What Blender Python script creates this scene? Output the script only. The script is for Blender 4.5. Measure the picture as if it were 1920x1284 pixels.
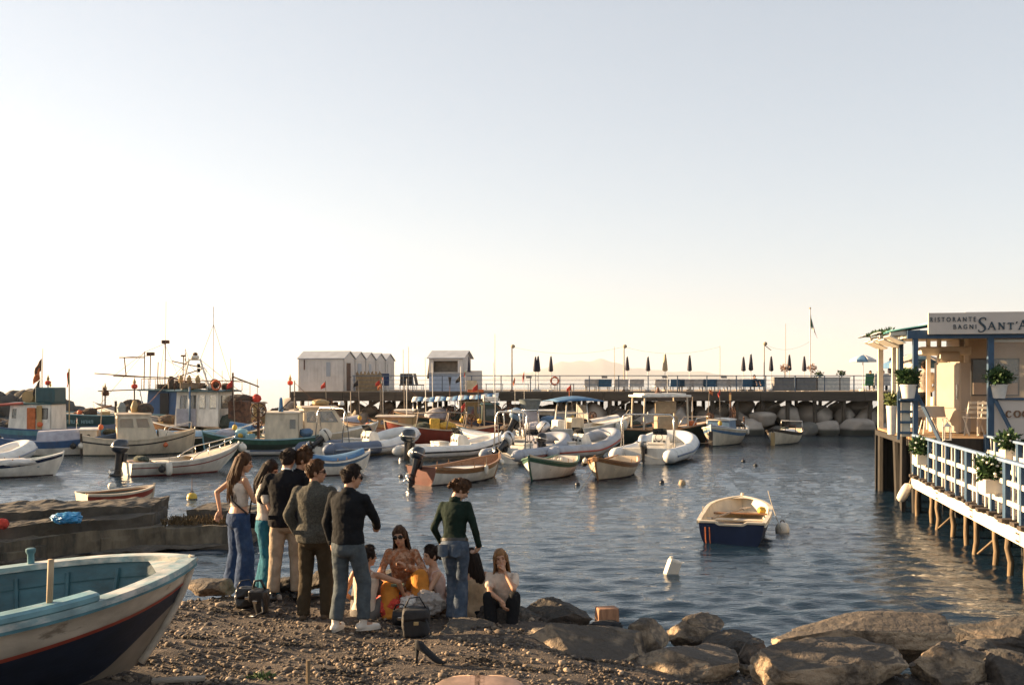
import bpy, math, random
import numpy as np
from mathutils import Vector, Matrix, Euler, noise as MN

R = math.radians
scene = bpy.context.scene
col = scene.collection
for o in list(bpy.data.objects):
    bpy.data.objects.remove(o)

# ------------------------------------------------------------------ camera
CAMZ, F = 3.3, 1866.7            # eye height over the water, focal length in photo pixels
HU, HV = 960.0, 710.0            # horizon point in the photo
cam_d = bpy.data.cameras.new('camera')
cam_d.lens = 35.0; cam_d.sensor_width = 36.0
cam_d.shift_y = 0.0354
cam_d.clip_start = 0.1; cam_d.clip_end = 60000
cam = bpy.data.objects.new('camera', cam_d)
col.objects.link(cam)
cam.location = (0, 0, CAMZ); cam.rotation_euler = (R(90), 0, 0)
scene.camera = cam

# ------------------------------------------------------------------ sky and sun
SUN_AZ, SUN_EL = R(73), R(15)    # azimuth to the left of the view axis
world = bpy.data.worlds.new('World'); scene.world = world; world.use_nodes = True
nt = world.node_tree; nt.nodes.clear()
sky = nt.nodes.new('ShaderNodeTexSky'); sky.sky_type = 'NISHITA'
sky.sun_disc = False; sky.sun_elevation = SUN_EL; sky.sun_rotation = -SUN_AZ
sky.air_density = 1.0; sky.dust_density = 0.15; sky.ozone_density = 3.0; sky.altitude = 10
bg = nt.nodes.new('ShaderNodeBackground'); bg.inputs['Strength'].default_value = 0.098
wo = nt.nodes.new('ShaderNodeOutputWorld')
hs = nt.nodes.new('ShaderNodeHueSaturation'); hs.inputs['Saturation'].default_value = 0.48
gm = nt.nodes.new('ShaderNodeGamma'); gm.inputs['Gamma'].default_value = 0.55      # film-like roll-off of the whole sky
nt.links.new(sky.outputs[0], gm.inputs[0]); nt.links.new(gm.outputs[0], hs.inputs['Color']); nt.links.new(hs.outputs[0], bg.inputs[0]); nt.links.new(bg.outputs[0], wo.inputs[0])

sun_dir = Vector((-math.sin(SUN_AZ) * math.cos(SUN_EL), math.cos(SUN_AZ) * math.cos(SUN_EL), math.sin(SUN_EL)))
sl = bpy.data.lights.new('sun', 'SUN'); sl.energy = 5.0; sl.angle = R(0.6); sl.color = (1.0, 0.70, 0.40)
so = bpy.data.objects.new('sun', sl); col.objects.link(so)
so.rotation_euler = (-sun_dir).to_track_quat('-Z', 'Y').to_euler()
so.location = sun_dir * 50

scene.view_settings.view_transform = 'Standard'
scene.view_settings.look = 'None'
scene.view_settings.exposure = 2.0
scene.view_settings.gamma = 1.0
scene.cycles.use_denoising = True
scene.cycles.max_bounces = 6
scene.cycles.transparent_max_bounces = 8
scene.cycles.caustics_reflective = False
scene.cycles.caustics_refractive = False
scene.cycles.sample_clamp_indirect = 6.0

# ------------------------------------------------------------------ helpers: places
def W(u, v):                                     # a photo point on the water
    Y = CAMZ * F / (v - HV)
    return Vector(((u - HU) / F * Y, Y, 0))
def P(u, v, Y):                                  # a photo point at depth Y
    return Vector(((u - HU) / F * Y, Y, CAMZ - (v - HV) / F * Y))
def sm(a, b, x):
    t = min(1, max(0, (x - a) / (b - a))); return t * t * (3 - 2 * t)

# ------------------------------------------------------------------ helpers: materials
MATS = {}
def mat(name, c, rough=0.6, metal=0.0, var=0.18, scale=6.0, bump=0.0, bscale=40.0, c2=None, mix=(0.45, 0.65), spec=0.5,
        trans=0.0, alpha=1.0, coat=0.0, emit=None, stretch=(1, 1, 1), detail=6.0, bdist=0.02, streak=0.0):
    if name in MATS: return MATS[name]
    m = bpy.data.materials.new(name); m.use_nodes = True
    n = m.node_tree.nodes; l = m.node_tree.links
    b = n['Principled BSDF']
    b.inputs['Roughness'].default_value = rough; b.inputs['Metallic'].default_value = metal
    b.inputs['Specular IOR Level'].default_value = spec
    b.inputs['Transmission Weight'].default_value = trans
    b.inputs['Alpha'].default_value = alpha
    b.inputs['Coat Weight'].default_value = coat
    tc = n.new('ShaderNodeTexCoord'); mp = n.new('ShaderNodeMapping')
    mp.inputs['Scale'].default_value = stretch
    l.new(tc.outputs['Object'], mp.inputs[0])
    nz = n.new('ShaderNodeTexNoise'); nz.inputs['Scale'].default_value = scale; nz.inputs['Detail'].default_value = detail
    l.new(mp.outputs[0], nz.inputs['Vector'])
    mr = n.new('ShaderNodeMapRange'); mr.inputs['From Min'].default_value = 0.3; mr.inputs['From Max'].default_value = 0.7
    mr.inputs['To Min'].default_value = 1 - var; mr.inputs['To Max'].default_value = 1 + var
    l.new(nz.outputs['Fac'], mr.inputs[0])
    vm = n.new('ShaderNodeVectorMath'); vm.operation = 'SCALE'
    if c2 is not None:
        nz2 = n.new('ShaderNodeTexNoise'); nz2.inputs['Scale'].default_value = scale * 0.7; nz2.inputs['Detail'].default_value = 9
        nz2.inputs['Roughness'].default_value = 0.65
        mp2 = n.new('ShaderNodeMapping'); mp2.inputs['Location'].default_value = (3.1, 7.7, 1.3); mp2.inputs['Scale'].default_value = stretch
        l.new(tc.outputs['Object'], mp2.inputs[0]); l.new(mp2.outputs[0], nz2.inputs['Vector'])
        mr2 = n.new('ShaderNodeMapRange'); mr2.inputs['From Min'].default_value = mix[0]; mr2.inputs['From Max'].default_value = mix[1]
        l.new(nz2.outputs['Fac'], mr2.inputs[0])
        mx = n.new('ShaderNodeMix'); mx.data_type = 'RGBA'
        mx.inputs[6].default_value = (*c, 1); mx.inputs[7].default_value = (*c2, 1)
        l.new(mr2.outputs[0], mx.inputs[0]); l.new(mx.outputs[2], vm.inputs[0])
    else:
        vm.inputs[0].default_value = c
    l.new(mr.outputs[0], vm.inputs['Scale'])
    l.new(vm.outputs[0], b.inputs['Base Color'])
    if bump > 0:
        nb = n.new('ShaderNodeTexNoise'); nb.inputs['Scale'].default_value = bscale; nb.inputs['Detail'].default_value = 8
        nb.inputs['Roughness'].default_value = 0.6
        l.new(mp.outputs[0], nb.inputs['Vector'])
        bn = n.new('ShaderNodeBump'); bn.inputs['Strength'].default_value = bump; bn.inputs['Distance'].default_value = bdist
        l.new(nb.outputs['Fac'], bn.inputs['Height']); l.new(bn.outputs[0], b.inputs['Normal'])
    if emit:
        b.inputs['Emission Color'].default_value = (*emit[:3], 1); b.inputs['Emission Strength'].default_value = emit[3]
    MATS[name] = m
    return m

GRIME = (0.16, 0.12, 0.08)
def paint(name, c, rough=0.5, wear=0.6, grime=GRIME, **k):      # weathered boat paint
    k.setdefault('scale', 3.0); k.setdefault('stretch', (1.4, 1.4, .6))
    c2 = tuple(a * 0.55 + g * 0.45 for a, g in zip(c, grime)) if max(c) > .12 else tuple(a * 1.4 + .006 for a in c)
    return mat(name, c, rough=rough, c2=c2, mix=(0.53, 0.53 + 0.22 / max(wear, .1)), bump=0.08, bscale=12, **k)

# ------------------------------------------------------------------ helpers: meshes
class MB:
    def __init__(s): s.v = []; s.f = []
    def add(s, vs, fs, M=None):
        o = len(s.v)
        if M is not None: vs = [tuple(M @ Vector(p)) for p in vs]
        s.v += [tuple(p) for p in vs]; s.f += [tuple(i + o for i in f) for f in fs]
        return s
    def box(s, c, d, rz=0, M=None, taper=1.0):
        x, y, z = d[0] / 2, d[1] / 2, d[2] / 2
        vs = [(-x, -y, -z), (x, -y, -z), (x, y, -z), (-x, y, -z)] + [(a * taper, b * taper, z) for a, b in ((-x, -y), (x, -y), (x, y), (-x, y))]
        T = Matrix.Translation(c) @ Matrix.Rotation(rz, 4, 'Z')
        if M is not None: T = Matrix.Translation(c) @ M
        return s.add(vs, [(0, 3, 2, 1), (4, 5, 6, 7), (0, 1, 5, 4), (1, 2, 6, 5), (2, 3, 7, 6), (3, 0, 4, 7)], T)
    def bar(s, a, b, w, h=None, up=(0, 0, 1)):
        h = h or w; a = Vector(a); b = Vector(b); d = (b - a).normalized(); up = Vector(up)
        if abs(d.dot(up)) > 0.95: up = Vector((0, 1, 0)) if abs(d.y) < .9 else Vector((1, 0, 0))
        x = d.cross(up).normalized(); u = x.cross(d)
        vs = [p + x * i * w / 2 + u * j * h / 2 for p in (a, b) for i, j in ((-1, -1), (1, -1), (1, 1), (-1, 1))]
        return s.add(vs, [(0, 1, 2, 3), (7, 6, 5, 4), (0, 4, 5, 1), (1, 5, 6, 2), (2, 6, 7, 3), (3, 7, 4, 0)])
    def tube(s, pts, r, n=8, closed=False, flat=1.0, upv=None):
        pts = [Vector(p) for p in pts]; N = len(pts)
        rs = r if isinstance(r, (list, tuple)) else [r] * N
        vs = []; prev = None
        for i, p in enumerate(pts):
            if closed: d = pts[(i + 1) % N] - pts[i - 1]
            else: d = pts[min(i + 1, N - 1)] - pts[max(i - 1, 0)]
            d = d.normalized() if d.length > 1e-9 else Vector((0, 0, 1))
            if upv is not None: x = d.cross(Vector(upv))
            elif prev is None: x = d.cross(Vector((0, 0, 1)) if abs(d.z) < .9 else Vector((0, 1, 0)))
            else: x = prev - d * prev.dot(d)
            x = x.normalized() if x.length > 1e-9 else Vector((1, 0, 0))
            prev = x; y = d.cross(x)
            for k in range(n):
                a = 2 * math.pi * k / n
                vs.append(p + (x * math.cos(a) + y * math.sin(a) * flat) * rs[i])
        fs = []
        for i in range(N if closed else N - 1):
            j = (i + 1) % N
            for k in range(n):
                k2 = (k + 1) % n
                fs.append((i * n + k, i * n + k2, j * n + k2, j * n + k))
        if not closed:
            fs.append(tuple(range(n - 1, -1, -1))); fs.append(tuple((N - 1) * n + k for k in range(n)))
        return s.add(vs, fs)
    def lathe(s, prof, n=16, c=(0, 0, 0), M=None, sx=1, sy=1):
        vs = []; fs = []; m = len(prof)
        for r, z in prof:
            for k in range(n):
                a = 2 * math.pi * k / n
                vs.append((r * math.cos(a) * sx, r * math.sin(a) * sy, z))
        for i in range(m - 1):
            for k in range(n):
                k2 = (k + 1) % n
                fs.append((i * n + k, i * n + k2, (i + 1) * n + k2, (i + 1) * n + k))
        fs.append(tuple(range(n - 1, -1, -1))); fs.append(tuple((m - 1) * n + k for k in range(n)))
        T = Matrix.Translation(c)
        if M is not None: T = T @ M
        return s.add(vs, fs, T)
    def ell(s, c, r, n=12, m=8, M=None):
        if not hasattr(r, '__len__'): r = (r, r, r)
        prof = []
        vs = [(0, 0, -r[2])]; fs = []
        for i in range(1, m):
            a = -math.pi / 2 + math.pi * i / m
            for k in range(n):
                b = 2 * math.pi * k / n
                vs.append((r[0] * math.cos(a) * math.cos(b), r[1] * math.cos(a) * math.sin(b), r[2] * math.sin(a)))
        vs.append((0, 0, r[2]))
        for k in range(n): fs.append((0, 1 + (k + 1) % n, 1 + k))
        for i in range(m - 2):
            for k in range(n):
                k2 = (k + 1) % n
                fs.append((1 + i * n + k, 1 + i * n + k2, 1 + (i + 1) * n + k2, 1 + (i + 1) * n + k))
        t = len(vs) - 1
        for k in range(n): fs.append((t, 1 + (m - 2) * n + k, 1 + (m - 2) * n + (k + 1) % n))
        T = Matrix.Translation(c)
        if M is not None: T = T @ M
        return s.add(vs, fs, T)
    def cap(s, a, b, ra, rb, n=10):                # tapered capsule
        a = Vector(a); b = Vector(b); d = b - a; L = d.length
        if L < 1e-6: return s.ell(a, ra, n)
        d /= L; pts = []; rs = []
        for k in (1.0, .92, .7, .38): pts.append(a - d * ra * k); rs.append(ra * math.sqrt(max(0.0004, 1 - k * k)))
        for t in (0, .5, 1): pts.append(a + d * L * t); rs.append(ra + (rb - ra) * t)
        for k in (.38, .7, .92, 1.0): pts.append(b + d * rb * k); rs.append(rb * math.sqrt(max(0.0004, 1 - k * k)))
        return s.tube(pts, rs, n)
    def loft(s, secs, n=16):                       # sections: (center, rx, ry, yaw)
        vs = []; fs = []
        for c, rx, ry, *yw in secs:
            yw = yw[0] if yw else 0
            for k in range(n):
                a = 2 * math.pi * k / n
                x = rx * math.cos(a); y = ry * math.sin(a)
                vs.append((c[0] + x * math.cos(yw) - y * math.sin(yw), c[1] + x * math.sin(yw) + y * math.cos(yw), c[2]))
        for i in range(len(secs) - 1):
            for k in range(n):
                k2 = (k + 1) % n
                fs.append((i * n + k, i * n + k2, (i + 1) * n + k2, (i + 1) * n + k))
        fs.append(tuple(range(n - 1, -1, -1))); fs.append(tuple((len(secs) - 1) * n + k for k in range(n)))
        return s.add(vs, fs)
    def grid(s, fn, nu, nv, flip=False):
        vs = [fn(i / nu, j / nv) for i in range(nu + 1) for j in range(nv + 1)]
        fs = []
        for i in range(nu):
            for j in range(nv):
                q = (i * (nv + 1) + j, (i + 1) * (nv + 1) + j, (i + 1) * (nv + 1) + j + 1, i * (nv + 1) + j + 1)
                fs.append(q[::-1] if flip else q)
        return s.add(vs, fs)
    def prism(s, poly, h, M=None):                 # polygon in xy, extruded by h in z
        n = len(poly)
        vs = [(p[0], p[1], 0) for p in poly] + [(p[0], p[1], h) for p in poly]
        fs = [tuple(range(n - 1, -1, -1)), tuple(range(n, 2 * n))] + [(i, (i + 1) % n, n + (i + 1) % n, n + i) for i in range(n)]
        return s.add(vs, fs, M)
    def mesh(s, name):
        me = bpy.data.meshes.new(name); me.from_pydata(s.v, [], s.f); me.update(); return me
    def build(s, name, m, parent=None, smooth=False, loc=None, rz=0, bevel=0):
        me = s.mesh(name); me.materials.append(m)
        if smooth: me.polygons.foreach_set('use_smooth', [True] * len(me.polygons))
        o = bpy.data.objects.new(name, me); col.objects.link(o)
        if smooth == 'a':
            md = None
            me.set_sharp_from_angle(angle=R(40))
        if parent is not None: o.parent = parent
        if loc is not None: o.location = loc
        o.rotation_euler.z = rz
        if bevel:
            b = o.modifiers.new('Bevel', 'BEVEL'); b.width = bevel; b.segments = 2; b.limit_method = 'ANGLE'
        return o

def tag(o, label=None, cat=None, group=None, kind=None):
    if label: o['label'] = label
    if cat: o['category'] = cat
    if group: o['group'] = group
    if kind: o['kind'] = kind
    return o
def empty(name, loc=(0, 0, 0), rz=0, label=None, cat=None, group=None):
    o = bpy.data.objects.new(name, None); col.objects.link(o)
    o.location = loc; o.rotation_euler.z = rz; o.empty_display_size = 0.1
    return tag(o, label, cat, group)
CHILD = {}
def copy_tree(o, parent=None, depth=0):
    c = o.copy(); col.objects.link(c); c.parent = parent
    for ch in list(o.children): copy_tree(ch, c, depth + 1)
    return c

def vnoise(p, seed=0):                             # cheap smooth value noise from sines
    x, y, z = p; s = seed * 1.7
    return (math.sin(x * 1.7 + s) * math.cos(y * 2.3 - s * .7) + math.sin(y * 1.9 + z * 1.3 + s * 1.3) + math.cos(z * 2.7 - x * 1.1 + s * .5)) / 3

def rock_mesh(seed, size, sub=3, boxy=0.55, rough=0.10, facets=9):
    """a boulder: a rounded cube cut by random planes, with crags"""
    import bmesh
    rnd = random.Random(seed)
    bm = bmesh.new(); bmesh.ops.create_icosphere(bm, subdivisions=sub + 1, radius=1)
    planes = []
    for i in range(facets):
        n = Vector((rnd.gauss(0, 1), rnd.gauss(0, 1), rnd.gauss(0, .8))).normalized()
        planes.append((n, rnd.uniform(.55, .88)))
    for v in bm.verts:
        p = v.co.copy()
        m = max(abs(p.x), abs(p.y), abs(p.z)); p = p.lerp(p / m * .82, boxy)
        for n, d in planes:
            k = p.dot(n) - d
            if k > 0: p -= n * k * .97
        f = rough; o_ = Vector((seed * 3.7, seed * 1.9, seed * .7)); w = v.co
        p += w * MN.noise(p * 1.6 + o_) * f * .9
        if facets > 3:
            p += w * (MN.ridged_multi_fractal(p * 1.7 + o_, 1.0, 2.1, 5, 1.0, 2.0) - 1.3) * f * .32
            dv = MN.voronoi(p * 2.3 + o_)[0]; p -= w * max(0, .16 - (dv[1] - dv[0])) * f * 1.6
            p += w * MN.fractal(p * 7 + o_, .9, 2.2, 4) * f * .22
        else: p += w * MN.fractal(p * 4 + o_, .8, 2.1, 4) * f * .8
        v.co = Vector((p.x * size[0] / 2, p.y * size[1] / 2, p.z * size[2] / 2))
    me = bpy.data.meshes.new('rock'); bm.to_mesh(me); bm.free()
    me.polygons.foreach_set('use_smooth', [True] * len(me.polygons))
    return me
def text_mesh(txt, size, depth=0.012):
    c = bpy.data.curves.new('t', 'FONT'); c.body = txt; c.size = size; c.extrude = depth
    o = bpy.data.objects.new('t', c); col.objects.link(o)
    bpy.context.view_layer.update()
    me = bpy.data.meshes.new_from_object(o.evaluated_get(bpy.context.evaluated_depsgraph_get()))
    bpy.data.objects.remove(o); return me
def obj(name, me, m, parent=None, loc=(0, 0, 0), rot=(0, 0, 0)):
    if m: me.materials.clear(); me.materials.append(m)
    o = bpy.data.objects.new(name, me); col.objects.link(o); o.parent = parent; o.location = loc; o.rotation_euler = rot
    return o

def tide_band(m, z0, z1, c, rough=.35):            # dark wet foot of whatever stands in the water
    n = m.node_tree.nodes; l = m.node_tree.links; b = n['Principled BSDF']; src = b.inputs['Base Color'].links[0].from_socket
    g = n.new('ShaderNodeNewGeometry'); sx = n.new('ShaderNodeSeparateXYZ'); l.new(g.outputs['Position'], sx.inputs[0])
    nz = n.new('ShaderNodeTexNoise'); nz.inputs['Scale'].default_value = 4; l.new(g.outputs['Position'], nz.inputs['Vector'])
    ma = n.new('ShaderNodeMath'); ma.operation = 'MULTIPLY_ADD'; ma.inputs[1].default_value = -.18; l.new(nz.outputs['Fac'], ma.inputs[0]); l.new(sx.outputs['Z'], ma.inputs[2])
    mr = n.new('ShaderNodeMapRange'); mr.inputs['From Min'].default_value = z0 - .09; mr.inputs['From Max'].default_value = z1 - .09; l.new(ma.outputs[0], mr.inputs[0])
    mx = n.new('ShaderNodeMix'); mx.data_type = 'RGBA'; mx.inputs[6].default_value = (*c, 1); l.new(mr.outputs[0], mx.inputs[0]); l.new(src, mx.inputs[7]); l.new(mx.outputs[2], b.inputs['Base Color'])
    mq = n.new('ShaderNodeMapRange'); mq.inputs['To Min'].default_value = rough; mq.inputs['To Max'].default_value = b.inputs['Roughness'].default_value; l.new(mr.outputs[0], mq.inputs[0]); l.new(mq.outputs[0], b.inputs['Roughness'])
def rockmat(name, c, c2, lo=.45, hi=.62, scale=2.2, crack=1.2, wet=None):
    m = mat(name, c, rough=.9, var=.35, scale=scale, bump=1.0, bscale=11, c2=c2, mix=(lo, hi), bdist=.07)
    n = m.node_tree.nodes; l = m.node_tree.links; bn = [x for x in n if x.type == 'BUMP'][0]
    tc = [x for x in n if x.type == 'TEX_COORD'][0]
    dn = n.new('ShaderNodeTexNoise'); dn.inputs['Scale'].default_value = 3; l.new(tc.outputs['Object'], dn.inputs['Vector'])
    ad = n.new('ShaderNodeVectorMath'); ad.operation = 'MULTIPLY_ADD'; ad.inputs[1].default_value = (1.3, 1.3, 1.3); l.new(dn.outputs['Color'], ad.inputs[0]); l.new(tc.outputs['Object'], ad.inputs[2])
    vo = n.new('ShaderNodeTexVoronoi'); vo.feature = 'DISTANCE_TO_EDGE'; vo.inputs['Scale'].default_value = crack; l.new(ad.outputs[0], vo.inputs['Vector'])
    mr = n.new('ShaderNodeMapRange'); mr.inputs['From Max'].default_value = .022; l.new(vo.outputs['Distance'], mr.inputs[0])
    b2 = n.new('ShaderNodeBump'); b2.inputs['Strength'].default_value = .35; b2.inputs['Distance'].default_value = .03
    l.new(mr.outputs[0], b2.inputs['Height']); l.new(bn.outputs[0], b2.inputs['Normal']); l.new(b2.outputs[0], n['Principled BSDF'].inputs['Normal'])
    if wet:
        ge = n.new('ShaderNodeNewGeometry'); sx = n.new('ShaderNodeSeparateXYZ'); l.new(ge.outputs['Normal'], sx.inputs[0])
        ns = n.new('ShaderNodeTexNoise'); ns.inputs['Scale'].default_value = 3.5; ns.inputs['Detail'].default_value = 8; l.new(tc.outputs['Object'], ns.inputs['Vector'])
        mu = n.new('ShaderNodeMath'); mu.operation = 'MULTIPLY_ADD'; mu.inputs[1].default_value = 1.3; l.new(ns.outputs['Fac'], mu.inputs[0]); l.new(sx.outputs['Z'], mu.inputs[2])
        m3 = n.new('ShaderNodeMapRange'); m3.inputs['From Min'].default_value = 1.15; m3.inputs['From Max'].default_value = 1.55; l.new(mu.outputs[0], m3.inputs[0])
        vm = [x for x in n if x.type == 'VECT_MATH' and x.operation == 'SCALE'][0]
        mx = n.new('ShaderNodeMix'); mx.data_type = 'RGBA'; mx.inputs[7].default_value = (*wet, 1); l.new(m3.outputs[0], mx.inputs[0]); l.new(vm.outputs[0], mx.inputs[6]); l.new(mx.outputs[2], n['Principled BSDF'].inputs['Base Color'])
    if wet: tide_band(m, .16, .34, tuple(.5 * k for k in wet))
    return m
# ------------------------------------------------------------------ water
rng = np.random.default_rng(4)
def wave_axis():
    ys = [8.0]
    while ys[-1] < 75: ys.append(ys[-1] + max(0.05, 0.0054 * ys[-1]))
    while ys[-1] < 240: ys.append(ys[-1] * 1.025)
    while ys[-1] < 15000: ys.append(ys[-1] * 1.35)
    xs = [0.0]
    while xs[-1] < 11: xs.append(xs[-1] + 0.11)
    while xs[-1] < 28: xs.append(xs[-1] + 0.17)
    while xs[-1] < 90: xs.append(xs[-1] * 1.03)
    while xs[-1] < 8500: xs.append(xs[-1] * 1.4)
    xs = [-x for x in xs[:0:-1]] + xs
    return np.array(xs), np.array([-3000, -300, -2.0] + ys)
xs, ys = wave_axis()
X, Y = np.meshgrid(xs, ys, indexing='ij')
dx = np.gradient(xs)[:, None]; dy = np.gradient(ys)[None, :]
Z = np.zeros_like(X)
for i in range(90):
    lam = 0.13 * (6.5 ** rng.random()); th = R(262) + rng.normal(0, 0.42)
    k = 2 * math.pi / lam; amp = 0.0052 * lam ** 1.0 * (0.5 + rng.random())
    sp = np.sqrt((dx * math.cos(th)) ** 2 + (dy * math.sin(th)) ** 2)
    damp = np.clip((lam / sp - 2.4) / 2.0, 0, 1)
    ph = k * (X * math.cos(th) + Y * math.sin(th)) + rng.random() * 6.28 + 0.9 * np.sin(X * .41 + Y * .23 + i) + 0.5 * np.sin(X * 1.3 - Y * .9 + 2 * i)
    Z += amp * damp * (np.sin(ph) + 0.4 * np.cos(2 * ph))
Z *= (0.75 + 0.35 * np.sin(X * .21 + 1.0) * np.sin(Y * .17 + .5))
Z *= np.where(Y < 0, 0, 1)
nx, ny = X.shape
me = bpy.data.meshes.new('sea')
me.vertices.add(nx * ny); me.vertices.foreach_set('co', np.stack([X, Y, Z], -1).reshape(-1))
a = (np.arange(nx - 1)[:, None] * ny + np.arange(ny - 1)[None, :]).reshape(-1)
q = np.stack([a, a + ny, a + ny + 1, a + 1], -1).astype(np.int32)
me.loops.add(q.size); me.loops.foreach_set('vertex_index', q.reshape(-1))
me.polygons.add(len(q)); me.polygons.foreach_set('loop_start', np.arange(0, q.size, 4)); me.polygons.foreach_set('use_smooth', np.ones(len(q), bool))
me.update(); me.validate()
wm = bpy.data.materials.new('sea_water'); wm.use_nodes = True
n = wm.node_tree.nodes; l = wm.node_tree.links; b = n['Principled BSDF']
b.inputs['Base Color'].default_value = (0.010, 0.024, 0.041, 1); b.inputs['Roughness'].default_value = 0.04; b.inputs['IOR'].default_value = 1.333
tc = n.new('ShaderNodeTexCoord')
bn = None
for sc_, st, di, loc in ((1.3, 0.2, 0.10, 0), (4.0, 0.42, 0.05, 9), (10.0, 0.4, 0.02, 3), (0.3, 0.2, 0.25, 5)):
    mp = n.new('ShaderNodeMapping'); mp.inputs['Scale'].default_value = (0.42, 1.15, 1.0); mp.inputs['Location'].default_value = (loc, loc, 0)
    mp.inputs['Rotation'].default_value = (0, 0, R(-14))
    l.new(tc.outputs['Object'], mp.inputs[0])
    nz = n.new('ShaderNodeTexNoise'); nz.inputs['Scale'].default_value = sc_ * 1.6; nz.inputs['Detail'].default_value = 4; nz.inputs['Roughness'].default_value = 0.55
    l.new(mp.outputs[0], nz.inputs['Vector'])
    nb = n.new('ShaderNodeBump'); nb.inputs['Strength'].default_value = st; nb.inputs['Distance'].default_value = di
    l.new(nz.outputs['Fac'], nb.inputs['Height'])
    if bn: l.new(bn.outputs[0], nb.inputs['Normal'])
    bn = nb
l.new(bn.outputs[0], b.inputs['Normal'])
sea = obj('water', me, wm); tag(sea, 'rippled blue-grey sea filling the harbour out to the horizon', 'water', kind='structure')

# ------------------------------------------------------------------ beach
def shore(x):                                   # where the beach starts to drop
    pts = [(-12, 10.8), (-5, 11.0), (-3.9, 11.6), (-3, 12.7), (-1.5, 12.2), (0.2, 11.6), (1.2, 10.7), (2.6, 10.0), (5, 9.9), (12, 9.9)]
    for (a, ya), (b_, yb) in zip(pts, pts[1:]):
        if x <= b_: return ya + (yb - ya) * max(0, (x - a)) / (b_ - a)
    return 9.9
def beach_z(x, y):
    z = 0.62 + 0.045 * (10.6 - y) + 0.05 * max(0, -x - 1.2) - 0.30 * sm(-.4, 1.9, x)
    z += 0.025 * math.sin(x * 1.3 + y * .7) + 0.018 * math.sin(x * 3.1 - y * 2.3 + 1) + 0.012 * math.sin(x * 6.3 + y * 5.1)
    d = y - shore(x)
    if d > 0: z -= 0.36 * d + 0.1 * d * d
    return max(z, -0.9)
def G(u, v):                                    # a photo point on the beach
    lo, hi = 5.0, 16.0
    for Yk in np.arange(5.0, 16.0, 0.02):
        p = P(u, v, Yk)
        if p.z <= beach_z(p.x, Yk): return Vector((p.x, Yk, beach_z(p.x, Yk)))
    return P(u, v, 14)
m_beach = mat('pebble_ground', (0.085, 0.062, 0.044), rough=0.95, var=0.5, scale=14, bump=0.9, bscale=45, c2=(0.055, 0.042, 0.034), mix=(.4, .6), bdist=0.03)
tide_band(m_beach, .30, .48, (.03, .024, .019))
bx = np.concatenate([np.arange(-14, -5, .4), np.arange(-5, 4.6, .09), np.arange(4.6, 16, .5)]); by = np.concatenate([np.arange(-3, 7.4, .4), np.arange(7.4, 14.5, .09)])
mb = MB(); nbx, nby = len(bx), len(by)
mb.v = [(x, y, beach_z(x, y) + 0.02 * vnoise((x * 5, y * 5, 0), 2) + 0.008 * vnoise((x * 17, y * 17, 1), 3)) for x in bx for y in by]
mb.f = [(i * nby + j, (i + 1) * nby + j, (i + 1) * nby + j + 1, i * nby + j + 1) for i in range(nbx - 1) for j in range(nby - 1)]
beach = tag(mb.build('beach', m_beach, smooth=True), 'brown pebble beach sloping down to the harbour', 'beach', kind='structure')

# pebbles: real stones, thousands of them
rnd = random.Random(11)
PEB = []
for cnum, (cc, sh) in enumerate((((0.16, 0.118, 0.08), 0), ((0.085, 0.062, 0.043), 1), ((0.32, 0.24, 0.165), 2), ((0.055, 0.045, 0.04), 3))):
    PEB.append(mat('pebble_stone_%d' % cnum, cc, rough=0.85, var=0.4, scale=9, bump=0.15, bscale=60))
import bmesh
bm = bmesh.new(); bmesh.ops.create_icosphere(bm, subdivisions=1, radius=1)
ico_v = [tuple(v.co) for v in bm.verts]; ico_f = [tuple(x.index for x in f.verts) for f in bm.faces]; bm.free()
piles = [MB() for _ in PEB]
for i in range(24000):
    Yp = 8.1 + 5.2 * rnd.random() ** 1.25
    xp = (rnd.uniform(-0.56, 0.5)) * Yp
    z = beach_z(xp, Yp)
    if z < -0.05: continue
    s = 0.0075 + 0.021 * rnd.random() ** 3.2
    if rnd.random() < .04: s *= 1.7
    k = rnd.choices((0, 1, 2, 3), (5, 5, 1.3, 2))[0]
    M = Matrix.Translation((xp, Yp, z + s * .25)) @ Euler((rnd.uniform(-.4, .4), rnd.uniform(-.4, .4), rnd.uniform(0, 6.28))).to_matrix().to_4x4()
    d = (s * rnd.uniform(.9, 1.6), s * rnd.uniform(.7, 1.1), s * rnd.uniform(.45, .75))
    piles[k].add([(x * d[0] * (1 + .15 * rnd.uniform(-1, 1)), y * d[1], zz * d[2]) for x, y, zz in ico_v], ico_f, M)
PLAB = ('greyish brown small pebbles strewn over the beach', 'dark brown small pebbles strewn over the beach', 'pale cream small pebbles dotted over the beach', 'near-black small pebbles strewn over the beach')
for k, p in enumerate(piles):
    tag(p.build('pebbles', PEB[k], smooth=True), PLAB[k], 'pebbles', kind='stuff')
stone_me = [rock_mesh(700 + i, (1, .8, .6), sub=1, rough=.12) for i in range(6)]
for i, sme in enumerate(stone_me): sme.materials.append(PEB[(0, 2, 0, 1, 2, 0)[i]])
for i in range(42):
    u_, v_ = rnd.uniform(290, 1150), rnd.uniform(1175, 1275)
    p = G(u_, v_)
    o = bpy.data.objects.new('loose_stone', stone_me[i % 6]); col.objects.link(o)
    s = rnd.uniform(.045, .09); o.scale = (s, s, s); o.location = (p.x, p.y, p.z + s * .12); o.rotation_euler = (0, 0, rnd.uniform(0, 6))
    tag(o, 'fist-sized loose stone among the pebbles of the beach', 'stone', 'loose stones on the beach')

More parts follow.
